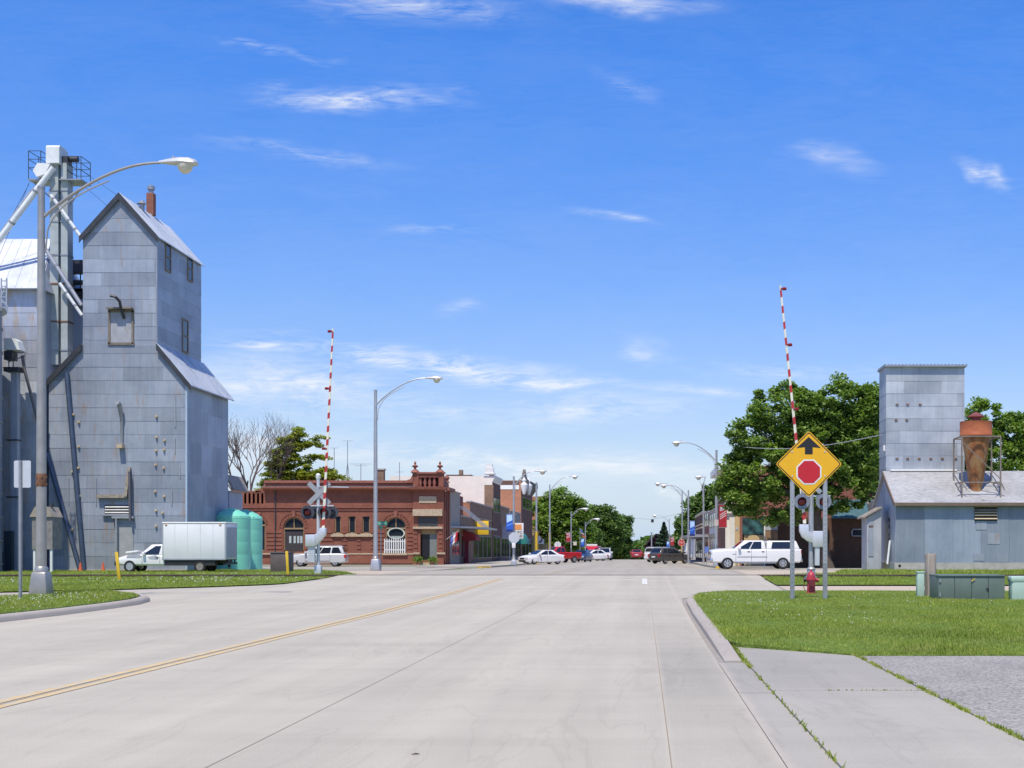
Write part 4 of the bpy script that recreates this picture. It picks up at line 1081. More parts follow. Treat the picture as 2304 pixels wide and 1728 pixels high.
mb = MB(); mb.prism([sp(1819.5, 983), sp(1847, 1008), sp(1828.5, 1006), sp(1828.5, 1022), sp(1811, 1022), sp(1811, 1006), sp(1792, 1008)], (0, .004, 0)); mb.build('arrow', M_BLKSIGN, pl)
def octo(cx, cz, r, y, d=.003):
    return [(cx + r / math.cos(math.pi / 8) * math.cos(math.pi / 8 + k * math.pi / 4), y, cz + r / math.cos(math.pi / 8) * math.sin(math.pi / 8 + k * math.pi / 4)) for k in range(8)]
mb = MB(); mb.prism(octo(cx_, Z(1062, SS), 28.2 / SS, YS - .005), (0, .004, 0)); mb.build('octagon_rim', M_PAINTW, pl)
mb = MB(); mb.prism(octo(cx_, Z(1062, SS), 25.0 / SS, YS - .009), (0, .003, 0)); mb.build('octagon', M_REDSIGN, pl)
for px, py in ((1782, 1016.5), (1855.5, 1016.5), (1783, 1071), (1856, 1071)):
    mb = MB(); mb.lathe([(.022, 0), (.022, .012)], (X(px, SS), YS - .012, Z(py, SS)), 10, 'y'); mb.build('bolt', M_SIGNBACK, pl)
# hydrant
SHy = 75.0; YHy = F / SHy; hxp = X(1825, SHy); hz = gz(YHy) + .1
hy = thing('fire_hydrant', 'faded red fire hydrant between the diamond sign posts', 'hydrant', (hxp, YHy, hz))
mb = MB(); mb.lathe([(.17, hz - .05), (.17, hz + .04), (.125, hz + .05), (.12, hz + .40), (.165, hz + .41), (.165, hz + .46), (.13, hz + .47), (.125, hz + .55), (.09, hz + .63), (.04, hz + .67), (.035, hz + .72)], (hxp, YHy, 0), 18); mb.build('barrel', M_HYD, hy, smooth=True)
for dx_, r_ in ((-.14, .07), (.14, .06)):
    mb = MB(); mb.lathe([(r_ * .8, 0), (r_ * .8, dx_ * .5), (r_, dx_ * .5), (r_, dx_)], (hxp + dx_ * .6, YHy, hz + .33 + (.1 if dx_ < 0 else .08)), 12, 'x'); mb.build('side_outlet', M_HYD if dx_ > 0 else M_DARK, hy, smooth=True)
mb = MB(); mb.lathe([(.09, -.24), (.10, -.24), (.10, -.18), (.08, -.17), (.08, -.05)], (hxp, YHy, hz + .33), 14, 'y'); mb.build('front_outlet', plain('dark_red_paint', (.16, .02, .03), .5), hy, smooth=True)
mb = MB(); mb.tube([(hxp - .2, YHy - .02, hz + .36), (hxp - .23, YHy - .03, hz + .2), (hxp - .17, YHy - .05, hz + .08)], .012, 6); mb.build('chain', M_RUST, hy)
# sign seen from behind, on the island
S3 = 84.9; Y3 = F / S3; z3 = gz(Y3) + .15
bs = thing('sign_back', 'white road sign seen from behind on a grey post by the island lamp', 'road sign', (X(45, S3), Y3, z3))
mb = MB(); u_post(mb, X(45, S3), Y3 + .03, z3 - .2, Z(1036, S3), .095); mb.build('post', M_STEEL, bs)
x0, x1, za, zc = X(30, S3), X(68, S3), Z(1097, S3), Z(1036, S3); r_ = .04; pts = []
for (cxx, czz, a0) in ((x1 - r_, zc - r_, 0), (x0 + r_, zc - r_, 1), (x0 + r_, za + r_, 2), (x1 - r_, za + r_, 3)):
    for k in range(5): t_ = (a0 + k / 4) * math.pi / 2; pts.append((cxx + r_ * math.cos(t_), Y3 + .035, czz + r_ * math.sin(t_)))
mb = MB(); mb.prism(pts, (0, .004, 0)); mb.build('panel', M_SIGNBACK, bs)
# yellow marker posts
for px0, py0, px1, py1, s_, lab in ((262, 1242, 269, 1310, 54.5, 'yellow marker post leaning in the grass before the box truck'), (645, 1240, 648, 1294, 46, 'straight yellow marker post in the grass by the brown cabinet')):
    a, b = at(px1, py1, s_), at(px0, py0, s_); b.y = a.y; a.z = gz(a.y)
    mb = MB(); mb.bar(a, b, .13, .05, up=(0, 1, 0)); tag(mb.build('marker_post', M_YEL, bevel=.01), lab, 'post')
# utility cabinets and post in front of the warehouse
SU = 69; YU = F / SU; zu = gz(YU) + .1
def rb(name, lab, cat, px0, px1, py0, py1, s_, d, mat, cap=None):
    y = F / s_; z0 = gz(y) + .1; t_ = thing(name, lab, cat, (X((px0 + px1) / 2, s_), y, z0))
    mb = MB(); mb.box(X(px0, s_), X(px1, s_), y, y + d, z0 - .1, Z(py0, s_)); mb.build('body', mat, t_, bevel=.02)
    return t_
cab = rb('utility_cabinet', 'large dark green utility cabinet with a yellow tag', 'cabinet', 2111, 2261, 1296, 1349, 84, 1.1, M_DKGREEN)
mb = MB(); y_ = F / 84; mb.box(X(2110, 84), X(2262, 84), y_ - .03, y_ + 1.13, Z(1297, 84), Z(1293.5, 84)); mb.build('lid', M_DKGREEN, cab, bevel=.01)
mb = MB(); mb.prism([(X(2184, 84), y_ - .036, Z(1307, 84)), (X(2192, 84), y_ - .036, Z(1301, 84)), (X(2194, 84), y_ - .036, Z(1302, 84)), (X(2186, 84), y_ - .036, Z(1308, 84))], (0, .004, 0)); mb.build('tag', M_YEL, cab)
mb = MB(); mb.lathe([(.035, -.03), (.035, 0)], (X(2222, 84), y_, Z(1325, 84)), 10, 'y'); mb.build('lock', M_DARK, cab)
for px in (2148, 2186, 2224):
    mb = MB(); mb.box(X(px, 84) - .006, X(px, 84) + .006, y_ - .008, y_ + .01, Z(1347, 84), Z(1298, 84)); mb.build('door_seam', M_DARK, cab)
for py in (1306, 1338):
    mb = MB(); mb.box(X(2113, 84), X(2117, 84), y_ - .03, y_ + .01, Z(py, 84) - .05, Z(py, 84) + .05); mb.build('hinge', M_STEEL, cab)
c2 = rb('utility_pedestal', 'slim pale green pedestal box beside the wooden post', 'pedestal', 2064, 2080, 1290, 1342, 79, .2, M_MINT)
mb = MB(); y_ = F / 79; mb.box(X(2063, 79), X(2081, 79), y_ - .01, y_ + .21, Z(1289, 79), Z(1285.5, 79)); mb.build('cap', M_MINT, c2, bevel=.008)
p = at(2094, CY, 78.5); zp = gz(p.y) + .08
wp = thing('wooden_post', 'weathered grey wooden stub post with a split top', 'post', (p.x, p.y, zp)); mb = MB(); n_ = 14; b0 = 0; rng = random.Random(5)
zt = Z(1246, 78.5)
for (r_, z) in ((.165, zp - .2), (.16, zp + .5), (.158, zt - .05), (.145, zt), (.02, zt - .01)):
    for k in range(n_):
        t_ = k * 2 * math.pi / n_; q = r_ * (1 + .07 * math.sin(k * 2.3) + .03 * rng.random()); mb.v.append((p.x + q * math.cos(t_), p.y + q * math.sin(t_), z + (.03 * math.sin(k * 1.7) if z >= zt - .06 and r_ > .1 else 0)))
for i in range(4):
    for k in range(n_): mb.f.append([i * n_ + k, i * n_ + (k + 1) % n_, (i + 1) * n_ + (k + 1) % n_, (i + 1) * n_ + k]); mb.m.append(0)
t = NT('post_wood'); g_ = t.noise(1, 6, .7, t.mapping((14, 14, 1.2)))
t.col(t.ramp(g_, [(.3, (.15, .12, .10)), (.5, (.33, .28, .24)), (.72, (.43, .37, .31))])); t.bump(g_, .8, .02); t.fin(.9)
mb.build('shaft', t.mat, wp, smooth=True)
pp = at(2289, CY, 84); zz = gz(pp.y) + .1
pd = thing('cable_pedestal', 'rounded pale mint cable pedestal beside the dark green cabinet', 'pedestal', (pp.x, pp.y, zz))
mb = MB(); w_ = .20; mb.box(pp.x - w_, pp.x + w_, pp.y - .18, pp.y + .18, zz - .1, Z(1302, 84)); mb.build('body', M_MINT, pd, bevel=.06)
mb = MB(); mb.box(pp.x - w_ - .02, pp.x + w_ + .02, pp.y - .2, pp.y + .2, Z(1310, 84), Z(1296, 84)); mb.build('cap', M_MINT, pd, bevel=.045)

# ================================================================== crossing gates
def crossbuck(root, x, z, y, ln, w, back=True):
    for sgn in (1, -1):
        mb = MB(); a = Vector((x - sgn * ln / 2 * .707, y - (.012 if sgn > 0 else 0), z - ln / 2 * .707)); b = Vector((x + sgn * ln / 2 * .707, y - (.012 if sgn > 0 else 0), z + ln / 2 * .707))
        mb.bar(a, b, .008, w, up=(0, 1, 0)) if False else mb.prism([a + Vector((-.707 * sgn * 0 - w / 2 * .707 * sgn, 0, w / 2 * .707)), b + Vector((-w / 2 * .707 * sgn, 0, w / 2 * .707)), b + Vector((w / 2 * .707 * sgn, 0, -w / 2 * .707)), a + Vector((w / 2 * .707 * sgn, 0, -w / 2 * .707))], (0, .006, 0))
        mb.build('crossbuck_blade', plain('aged_aluminium', (.36, .37, .39), .5, .3) if back else M_PAINTW, root)
def flasher(root, x, y, z, r, facing, visor=True):
    # facing -1 : lens towards the camera
    mb = MB(); mb.lathe([(r, 0), (r, .012 * -facing)], (x, y, z), 24, 'y'); bk = mb.build('backplate', plain('signal_backplate', (.05, .055, .075), .6) if visor else plain('signal_backplate_grey', (.20, .22, .27), .5), root)
    mb = MB(); mb.lathe([(r * .46, 0), (r * .42, .03 * facing), (r * .2, .05 * facing)], (x, y + .01 * facing, z), 20, 'y'); mb.build('lens', M_REDLENS, bk, smooth=True)
    mb = MB(); n = 16; b0 = 0; rv = r * .56; ln = .3
    for j, yy in enumerate((0, ln * facing)):
        for k in range(n + 1):
            t_ = -.35 + (math.pi + .7) * k / n; mb.v.append((x + rv * math.cos(t_), y + .012 * facing + yy * (1 if .2 < k / n < .8 else .45), z + rv * math.sin(t_)))
    for k in range(n): mb.f.append([k, k + 1, n + 2 + k, n + 1 + k]); mb.m.append(0)
    mb.build('visor', M_BLKSIGN, bk)
    mb = MB(); mb.lathe([(r * .55, 0), (r * .5, -.16 * facing), (r * .2, -.2 * facing)], (x, y, z), 16, 'y'); mb.build('housing', M_BLKSIGN, bk, smooth=True)
def gate_arm(root, a, b, w, nst, lights, lside):
    a, b = Vector(a), Vector(b); d = (b - a)
    mb = MB(); side_ = Vector((d.z, 0, -d.x)).normalized()
    mb.prism([a - side_ * w, b - side_ * w * .55, b + side_ * w * .55, a + side_ * w], (0, .05, 0)); arm = mb.build('gate_arm', plain('arm_white', (.70, .68, .56), .5, var=.08), root)
    for k in range(nst):
        k0, k1 = (k + .25) / nst, (k + .70) / nst
        p, q = a.lerp(b, k0), a.lerp(b, k1); w0, w1 = w * (1 - .45 * k0) + .004, w * (1 - .45 * k1) + .004; sk = d.normalized() * w0 * .9
        mb = MB(); mb.prism([p - side_ * w0 - sk * .5 + Vector((0, -.004, 0)), q - side_ * w1 - sk * .5 + Vector((0, -.004, 0)), q + side_ * w1 + sk * .5 + Vector((0, -.004, 0)), p + side_ * w0 + sk * .5 + Vector((0, -.004, 0))], (0, .058, 0)); mb.build('red_stripe', M_REDPAINT, arm)
    for k in lights:
        p = a.lerp(b, k); mb = MB(); mb.lathe([(.06, -.09), (.07, 0), (.06, .09)], (p.x + lside * .16, p.y, p.z), 10, 'x'); mb.box(min(p.x, p.x + lside * .1), max(p.x, p.x + lside * .1), p.y - .03, p.y + .03, p.z - .03, p.z + .03); mb.build('arm_light', M_REDLENS, arm)
# right gate (nearer side of the tracks)
SG = 51.5; YG = F / SG; zg = gz(YG)
gr = thing('crossing_gate', 'raised railroad crossing gate behind the yellow diamond sign', 'crossing gate', (X(1824, SG), YG, zg))
gx = X(1825, SG)
mb = MB(); mb.lathe([(.11, zg), (.11, Z(1070, SG))], (gx, YG, 0), 14); mb.build('mast', M_GALP2, gr, smooth=True)
mb = MB(); mb.lathe([(.26, zg - .1), (.26, zg + .1), (.2, zg + .12), (.17, zg + .4), (.2, zg + .42), (.13, zg + .5)], (gx, YG, 0), 16); mb.build('mast_base', M_GALP2, gr, smooth=True)
mb = MB(); mb.bar((X(1795, SG), YG, Z(1116, SG)), (X(1868, SG), YG, Z(1116, SG)), .07); mb.build('crossarm', M_SIGNBACK, gr)
for px in (1803, 1852): flasher(gr, X(px, SG), YG - .18, Z(1129, SG), 17.5 / SG, -1, visor=False)
crossbuck(gr, gx, Z(1088, SG), YG - .15, 1.15, .2, True)
mb = MB(); x0 = X(1797, SG); mb.prism([(x0, YG - .3, Z(1180, SG)), (X(1818, SG), YG - .3, Z(1180, SG)), (X(1818, SG), YG - .3, Z(1195, SG)), (X(1828, SG), YG - .3, Z(1203, SG)), (X(1828, SG), YG - .3, Z(1222, SG)), (X(1816, SG), YG - .3, Z(1218, SG)), (X(1803, SG), YG - .3, Z(1208, SG)), (x0, YG - .3, Z(1195, SG))], (0, .25, 0)); mb.build('gate_bracket', M_SIGNBACK, gr, bevel=.015)
mb = MB(); mb.box(X(1827, SG), X(1858, SG), YG - .35, YG + .3, Z(1231, SG), Z(1195, SG)); mb.build('gate_mechanism', M_SIGNBACK, gr, bevel=.03)
mb = MB(); mb.box(X(1832, SG), X(1842, SG), YG - .3, YG, Z(1272, SG), Z(1231, SG)); mb.build('counterweight_arm', M_SIGNBACK, gr)
gate_arm(gr, (X(1810, SG), YG - .12, Z(1178, SG)), (X(1755, SG), YG - .12, Z(643, SG)), .068, 15, (.985, .75, .48), 1)
# left gate (far side)
SG2 = 44.2; YG2 = F / SG2; zg2 = gz(YG2)
gl = thing('crossing_gate', 'raised railroad crossing gate with black flashers in front of the bank', 'crossing gate', (X(716, SG2), YG2, zg2))
gx = X(716, SG2)
mb = MB(); mb.lathe([(.085, zg2), (.085, Z(1078, SG2))], (gx, YG2, 0), 14); mb.build('mast', M_SIGNBACK, gl, smooth=True)
mb = MB(); mb.box(gx - .17, gx + .17, YG2 - .17, YG2 + .17, zg2 - .1, Z(1272, SG2)); mb.build('mast_base', M_SIGNBACK, gl, bevel=.03)
mb = MB(); mb.lathe([(.08, Z(1080, SG2)), (.12, Z(1076, SG2)), (.13, Z(1068, SG2)), (.04, Z(1065, SG2))], (gx, YG2, 0), 14); mb.build('bell', M_PAINTW, gl, smooth=True)
crossbuck(gl, X(719, SG2), Z(1110, SG2), YG2 - .12, 1.5, .24, True)
mb = MB(); mb.bar((X(700, SG2), YG2 - .1, Z(1138, SG2)), (X(752, SG2), YG2 - .1, Z(1138, SG2)), .06); mb.build('crossarm', M_SIGNBACK, gl)
mb = MB(); mb.bar((X(716, SG2), YG2 - .1, Z(1095, SG2)), (X(778, SG2), YG2 + .6, Z(1095, SG2)), .05); mb.build('side_bracket', M_SIGNBACK, gl)
for px in (694, 732): flasher(gl, X(px, SG2), YG2 - .2, Z(1153, SG2), 15.5 / SG2, -1)
for px in (706, 745): flasher(gl, X(px, SG2), YG2 + .2, Z(1153, SG2), 14.5 / SG2, 1)
mb = MB(); mb.box(X(692, SG2), X(714, SG2), YG2 - .5, YG2 - .1, Z(1230, SG2), Z(1203, SG2)); mb.build('gate_mechanism', M_SIGNBACK, gl, bevel=.03)
mb = MB(); mb.prism([(X(708, SG2), YG2 - .45, Z(1230, SG2)), (X(708, SG2), YG2 - .45, Z(1206, SG2)), (X(722, SG2), YG2 - .45, Z(1196, SG2)), (X(724, SG2), YG2 - .45, Z(1188, SG2)), (X(737, SG2), YG2 - .45, Z(1188, SG2)), (X(737, SG2), YG2 - .45, Z(1202, SG2)), (X(718, SG2), YG2 - .45, Z(1226, SG2))], (0, .3, 0)); mb.build('gate_bracket', M_SIGNBACK, gl, bevel=.015)
mb = MB(); mb.box(X(697, SG2), X(712, SG2), YG2 - .4, YG2 - .15, Z(1264, SG2), Z(1230, SG2)); mb.build('counterweight', M_SIGNBACK, gl)
gate_arm(gl, (X(730, SG2), YG2 - .3, Z(1190, SG2)), (X(752, SG2), YG2 - .3, Z(741, SG2)), .068, 15, (.985, .70, .40), -1)
# brown equipment cabinet and street name sign
bc = rb('equipment_cabinet', 'low brown equipment cabinet in the grass behind the rails', 'cabinet', 608, 650, 1244, 1274, 41, 1.0, plain('brown_cabinet', (.11, .085, .08), .6, var=.15)); bc.location.z = bc.location.z
mb = MB(); y_ = F / 41; mb.box(X(606, 41), X(652, 41), y_ - .04, y_ + 1.04, Z(1244, 41) + .002, Z(1241.5, 41)); mb.build('lid', plain('brown_lid', (.15, .12, .11), .6), bc)
SN = 35; YN = F / SN; zn = gz(YN)
ns = thing('street_name_sign', 'green street name sign on a thin post beside the tall lamp', 'street sign', (X(857, SN), YN, zn))
mb = MB(); u_post(mb, X(857, SN), YN + .02, zn - .1, Z(1180, SN), .06); mb.build('post', M_STEEL, ns)
mb = MB(); mb.box(X(849, SN), X(871, SN), YN - .01, YN + .01, Z(1182, SN), Z(1173, SN)); pn = mb.build('panel', M_GREENSIGN, ns)
text_mesh('lettering', 'Front St', .17, M_PAINTW, pn, (X(860, SN), YN - .013, Z(1177.5, SN)), depth=.002, sx=.9)
mb = MB(); mb.box(X(855, SN), X(859, SN), YN - .3, YN + .3, Z(1190, SN), Z(1184, SN)); mb.build('cross_panel', M_GREENSIGN, ns)

# ================================================================== warehouse with tower and cyclone
SW = 37.1; YW = F / SW; zw = gz(YW) - .05
wh = thing('metal_warehouse', 'grey corrugated warehouse with shingled roof and square sheet metal tower', 'warehouse', (X(2160, SW), YW + 3, zw))
wx0, wx1 = X(2016, SW), 48
zfd, zev2 = Z(1266, SW), Z(1127, SW)
# the low wing: front wall, left gable end, shingled front slope
zri = Z(1063, F / (YW + 3.6)); yri = YW + 3.6
mb = MB(); mb.prism([(wx0 + .02, YW + .02, zfd), (wx0 + .02, YW + .02, zev2), (wx0 + .02, yri, zri - .1), (wx0 + .02, yri + 3.6, zev2), (wx0 + .02, yri + 3.6, zfd)], (wx1 - wx0, 0, 0)); ww = mb.build('wall', M_GALV_S, wh)
u0 = wx0; wcols = [wx0 + i * 1.72 for i in range(9)]
for i, u_ in enumerate(wcols):
    mb = MB(); j = .006 * (i % 2); mb.box(u_ + .004, u_ + 1.716, YW - .018 - j, YW + .01, zfd - (.06 if i in (4, 6) else 0), zev2 - .02); mb.build('corrugated_sheet', M_CORR, ww)
for (p0, p1, q0, q1) in ((2222, 2249, 1224, 1200), (2190, 2214, 1262, 1246), (2242, 2268, 1266, 1246), (2196, 2220, 1192, 1170)):
    mb = MB(); mb.box(X(p0, SW), X(p1, SW), YW - .045, YW - .026, Z(q0, SW), Z(q1, SW)); mb.build('patch_sheet', M_GALV, ww)
mb = MB(); mb.box(wx0 - .1, wx1, YW - .04, yri + 3.7, zw - .3, zfd - .003); mb.build('foundation', M_CONC, wh)
mb = MB(); fp = at(2024, 1273, SW); mb.lathe([(.09, 0), (.09, .01)], (fp.x, YW - .05, fp.z), 8, 'y'); mb.build('drain_hole', M_BLACK, wh)
yo = YW - .38; zo = zev2 - (zri - zev2) / 3.6 * .38
mb = MB(); slab(mb, (wx0 - .15, yo, zo), (wx1, yo, zo), (wx1, yri, zri), (wx0 - .15, yri, zri), .1); rf = mb.build('roof', M_SHINGLE, wh)
mb = MB(); slab(mb, (wx1, yri + 4, zo), (wx0 - .15, yri + 4, zo), (wx0 - .15, yri + .01, zri), (wx1, yri + .01, zri), .1); mb.build('roof', M_SHINGLE, wh)
mb = MB(); mb.bar((wx0 - .19, yo, zo + .0), (wx0 - .19, yri, zri + .0), .06, .22); mb.build('barge_board', plain('brown_trim', (.17, .12, .09), .8), rf)
mb = MB(); mb.box(wx0 - .2, wx1, yo - .04, yo - .003, zo - .1, zo + .08); mb.build('fascia', plain('brown_trim', (.17, .12, .09), .8), rf)
mb = MB(); mb.box(wx0 + .3, X(2168, SW) + .4, yri - .2, yri + .05, zri + .08, zri + .2); mb.build('flashing', M_PAINTW, rf)
# tower behind the ridge
tx0, tx1 = X(1995, SW), X(2170, SW); YT = yri + .02; DT = 2.4
ST = F / YT; tx0, tx1 = X(1994, ST), X(2170, ST); tz1, tz0 = Z(826, ST), zfd
mb = MB(); mb.box(tx0 + .02, tx1 - .02, YT + .02, YT + DT, zw, tz1); tw = mb.build('tower', M_GALV_S, wh)
# stays clear of the slope: sheets only above the roof line at the front
RT_ = 28.0 / ST
zrf = zri + .12
M_GT = sheet_metal('tower_sheet', (.47, .505, .55), .66)
sheets(tw, [(tx0, zrf), (tx1, zrf), (tx1, tz1), (tx0, tz1)], (0, YT, 0), (1, 0, 0), (0, -1, 0), RT_, 2.4, M_GT, 21, v0=tz1 - RT_ * 9 - .1)
sheets(tw, [(YT, zw + .3), (YT + DT, zw + .3), (YT + DT, tz1), (YT, tz1)], (tx0, 0, 0), (0, 1, 0), (-1, 0, 0), RT_, 3.0, M_GT, 22, v0=tz1 - RT_ * 17 - .1)
mb = MB(); mb.box(tx0 - .12, tx1 + .12, YT - .25, YT + DT + .1, tz1 + .003, tz1 + .12); mb.build('tower_roof', M_STEEL, wh)
for k in range(24):
    x = tx0 - .1 + (tx1 - tx0 + .2) * k / 23; mb = MB(); mb.bar((x, YT - .25, tz1 + .14), (x, YT + DT, tz1 + .14), .06, .05); mb.build('roof_rib', M_STEEL, wh)
for row, xs in ((910, (2018, 2042, 2070)), (1032, (2018, 2042, 2068, 2094, 2120, 2150)), (945, (2016, 2040))):
    for px in xs:
        p = at(px, row, ST); mb = MB(); mb.box(p.x - .09, p.x + .09, YT - .07, YT, p.z - .04, p.z + .04); mb.build('bracket_stub', M_RUST, tw)
p = at(1990, 1007, ST); mb = MB(); mb.box(tx0 - .12, tx0 - .02, YT + .3, YT + .5, p.z - .18, p.z + .18); mb.build('wall_lamp', M_PAINTW, tw)
sheets(ww, [(YW, zfd), (yri, zfd), (yri, zri - .1), (YW, zev2)], (wx0, 0, 0), (0, 1, 0), (-1, 0, 0), 2.2, 1.8, M_GT, 23, lap=.006)
# left lean-to
lx0, lx1 = X(1960, 36), wx0 - .25
mb = MB(); z1_, z2_ = Z(1165, 36), Z(1150, 36)
xl_ = X(1963, SW); xr2 = X(1996, SW); mb.prism([(xl_, YW + 2.0, zw), (xr2, YW + 2.0, zw), (xr2, YW + 2.0, z2_ + .15), (xl_, YW + 2.0, z1_)], (0, 2.0, 0)); lt = mb.build('lean_to', sheet_metal('lean_to_sheet', (.44, .45, .47), .6), wh)
a, b = (X(1953, SW), YW + 1.75, z1_ - .06), (xr2, YW + 1.75, z2_ + .17); mb = MB(); mb.prism([a, b, (b[0], b[1], b[2] + .1), (a[0], a[1], a[2] + .1)], (0, 2.4, 0)); mb.build('roof', M_WOOD, lt)
mb = MB(); mb.box(X(1966, SW), X(1978, SW), YW + 1.96, YW + 2.0, Z(1252, SW), Z(1172, SW)); dr = mb.build('door', M_GALV, lt)
mb = MB(); mb.box(X(1967, SW), X(1977, SW), YW + 1.93, YW + 1.96, Z(1184, SW), Z(1181, SW)); mb.build('hinge', M_RUST, dr)
mb = MB(); mb.bar((wx0 - .3, YW + 1.2, Z(1270, SW)), (wx0 - .08, YW + 1.5, Z(1216, SW)), .1); mb.build('leaning_board', M_PAINTW2, wh)
for q0, q1 in ((1163, 1174), (1178, 1188), (1200, 1206), (1208, 1222)):
    mb = MB(); mb.box(wx0 - .06, wx0 - .012, YW + 1.9, YW + 2.15, Z(q1, SW), Z(q0, SW)); mb.build('bracket', M_DARK, wh)
# louvre above the patched door
vx0, vx1 = X(2192, SW), X(2243, SW)
mb = MB(); mb.box(vx0, vx1, YW - .06, YW - .028, Z(1172, SW), Z(1128, SW)); lv = mb.build('louvre', M_BLACK, wh)
for py in (1139, 1147, 1153, 1159, 1167):
    z = Z(py, SW); mb = MB(); mb.prism([(vx0, YW - .065, z + .05), (vx0, YW - .16, z - .02), (vx0, YW - .15, z - .05), (vx0, YW - .06, z + .02)], (vx1 - vx0, 0, 0)); mb.build('slat', M_TAN if py != 1147 else M_WOOD, lv)
mb = MB(); mb.bar((X(2207, SW), YW - .2, Z(1127, SW)), (X(2240, SW), YW - .2, Z(1137, SW)), .05, .16); mb.build('loose_slat', M_WOOD, lv)
# cyclone on its frame, standing on the roof slope
YC = YW + 1.25; sc_ = F / YC
cy = thing('dust_cyclone', 'rust red dust cyclone with conical cap in a steel frame on the shingled roof', 'cyclone', (X(2196, sc_), YC, Z(1115, sc_)))
ccx = X(2196, sc_)
t = NT('cyclone_rust'); n1 = t.noise(1, 6, .65, t.mapping((2.2, 2.2, .9)))
t.col(t.ramp(n1, [(.3, (.20, .075, .03)), (.48, (.36, .14, .055)), (.6, (.42, .24, .11)), (.75, (.30, .15, .06))])); t.bump(t.noise(9, 4), .4, .01); M_CYC = t.fin(.75, .1)
t = NT('cyclone_drum'); n1 = t.noise(1, 6, .65, t.mapping((1.2, 1.2, 3)))
t.col(t.ramp(n1, [(.3, (.33, .09, .04)), (.55, (.45, .135, .055)), (.75, (.38, .105, .05))])); M_CYD = t.fin(.75, .1)
rD = 35.5 / sc_
mb = MB(); mb.lathe([(rD, Z(983, sc_)), (rD * 1.02, Z(982, sc_)), (rD * 1.02, Z(979, sc_)), (rD, Z(978, sc_)), (rD, Z(950, sc_)), (rD * 1.01, Z(949, sc_)), (rD * .4, Z(947, sc_))], (ccx, YC, 0), 36); mb.build('drum', M_CYD, cy, smooth=True)
mb = MB(); mb.lathe([(rD * .36, Z(1108, sc_)), (rD * .36, Z(1094, sc_)), (rD * .45, Z(1088, sc_)), (rD * .88, Z(984, sc_))], (ccx, YC, 0), 32); mb.build('cone', M_CYC, cy, smooth=True)
mb = MB(); mb.lathe([(.3, Z(948, sc_)), (.3, Z(940, sc_)), (.52, Z(939, sc_)), (.52, Z(937, sc_)), (.14, Z(929, sc_)), (.02, Z(927, sc_))], (ccx, YC, 0), 20); mb.build('rain_cap', plain('maroon_cap', (.19, .05, .05), .6, var=.15), cy, smooth=True)
fx0, fx1 = X(2155, sc_), X(2241, sc_); fz1 = Z(985, sc_)
def roofz(y): return zev2 + (zri - zev2) * (y - YW) / 3.6 + .1
for x in (fx0, fx1):
    for y in (YC - 1.05, YC + 1.05):
        if y > yri: y = yri - .1
        mb = MB(); mb.bar((x, y, roofz(y)), (x, y, fz1), .085); mb.build('frame_leg', plain('frame_brown', (.23, .19, .165), .7, .2, var=.2), cy)
mb = MB(); MBr = plain('frame_brown', (.2, .17, .15))
for z in (fz1, Z(1087, sc_)):
    mb = MB()
    for y in (YC - 1.05, min(YC + 1.05, yri - .1)): mb.bar((fx0, y, z), (fx1, y, z), .07)
    for x in (fx0, fx1): mb.bar((x, YC - 1.05, z), (x, min(YC + 1.05, yri - .1), z), .07)
    mb.build('frame_ring', MBr, cy)
mb = MB(); mb.bar((fx0, YC - 1.05, fz1 - .3), (fx1, YC - 1.05, Z(1080, sc_)), .05); mb.build('frame_brace', MBr, cy)
for sx_ in (-1, 1):
    xa = fx0 if sx_ < 0 else fx1; mb = MB(); mb.bar((xa + sx_ * .25, YC - 1.05, Z(1105, sc_)), (xa, YC - 1.05, Z(1085, sc_)), .06); mb.bar((xa - sx_ * .3, YC - 1.1, Z(1105, sc_)), (xa, YC - 1.05, Z(1085, sc_)), .05); mb.build('frame_foot', MBr, cy)
mb = MB(); mb.box(ccx - .5, ccx + .5, YC - .5, YC + .4, roofz(YC - .5) - .05, Z(1108, sc_)); mb.build('discharge_box', M_PAINTW2, cy)
# ================================================================== the red bank on the corner
SBK = 25.3; YK = F / SBK; zk = gz(YK) + .1
def bz(py): return Z(py, SBK)
def bX(px): return X(px, SBK)
kx0, kxm, kxp, kx1 = bX(500), bX(597), bX(930), bX(999)
bank = thing('bank_building', 'red brick bank with balustraded corner pavilion, arched windows and urn finials', 'bank', ((kx0 + kx1) / 2, YK + 6, zk))
DK = 14
# openings in the front, cut out of one wall slab: build wall from vertical strips
def wall_with_holes(x0, x1, z0, z1, y0, y1, holes, mat, name, parent):
    # holes: (xa, xb, za, zb, arched)
    mb = MB(); hs_ = sorted(holes); cur = x0
    for (xa, xb, za, zb_, arch) in hs_:
        mb.box(cur, xa, y0, y1, z0, z1)
        if za > z0: mb.box(xa, xb, y0, y1, z0, za)
        if arch:
            r_ = (xb - xa) / 2; cx = (xa + xb) / 2; n = 12; zc = zb_ - r_
            for k in range(n):
                t0, t1 = math.pi * k / n, math.pi * (k + 1) / n
                p, q = (cx - r_ * math.cos(t0), zc + r_ * math.sin(t0)), (cx - r_ * math.cos(t1), zc + r_ * math.sin(t1))
                mb.prism([(p[0], y0, p[1]), (q[0], y0, q[1]), (q[0], y0, z1), (p[0], y0, z1)], (0, y1 - y0, 0))
        else:
            mb.box(xa, xb, y0, y1, zb_, z1)
        cur = xb
    mb.box(cur, x1, y0, y1, z0, z1)
    return mb.build(name, mat, parent)
z_corn, z_par = bz(1104), bz(1086)
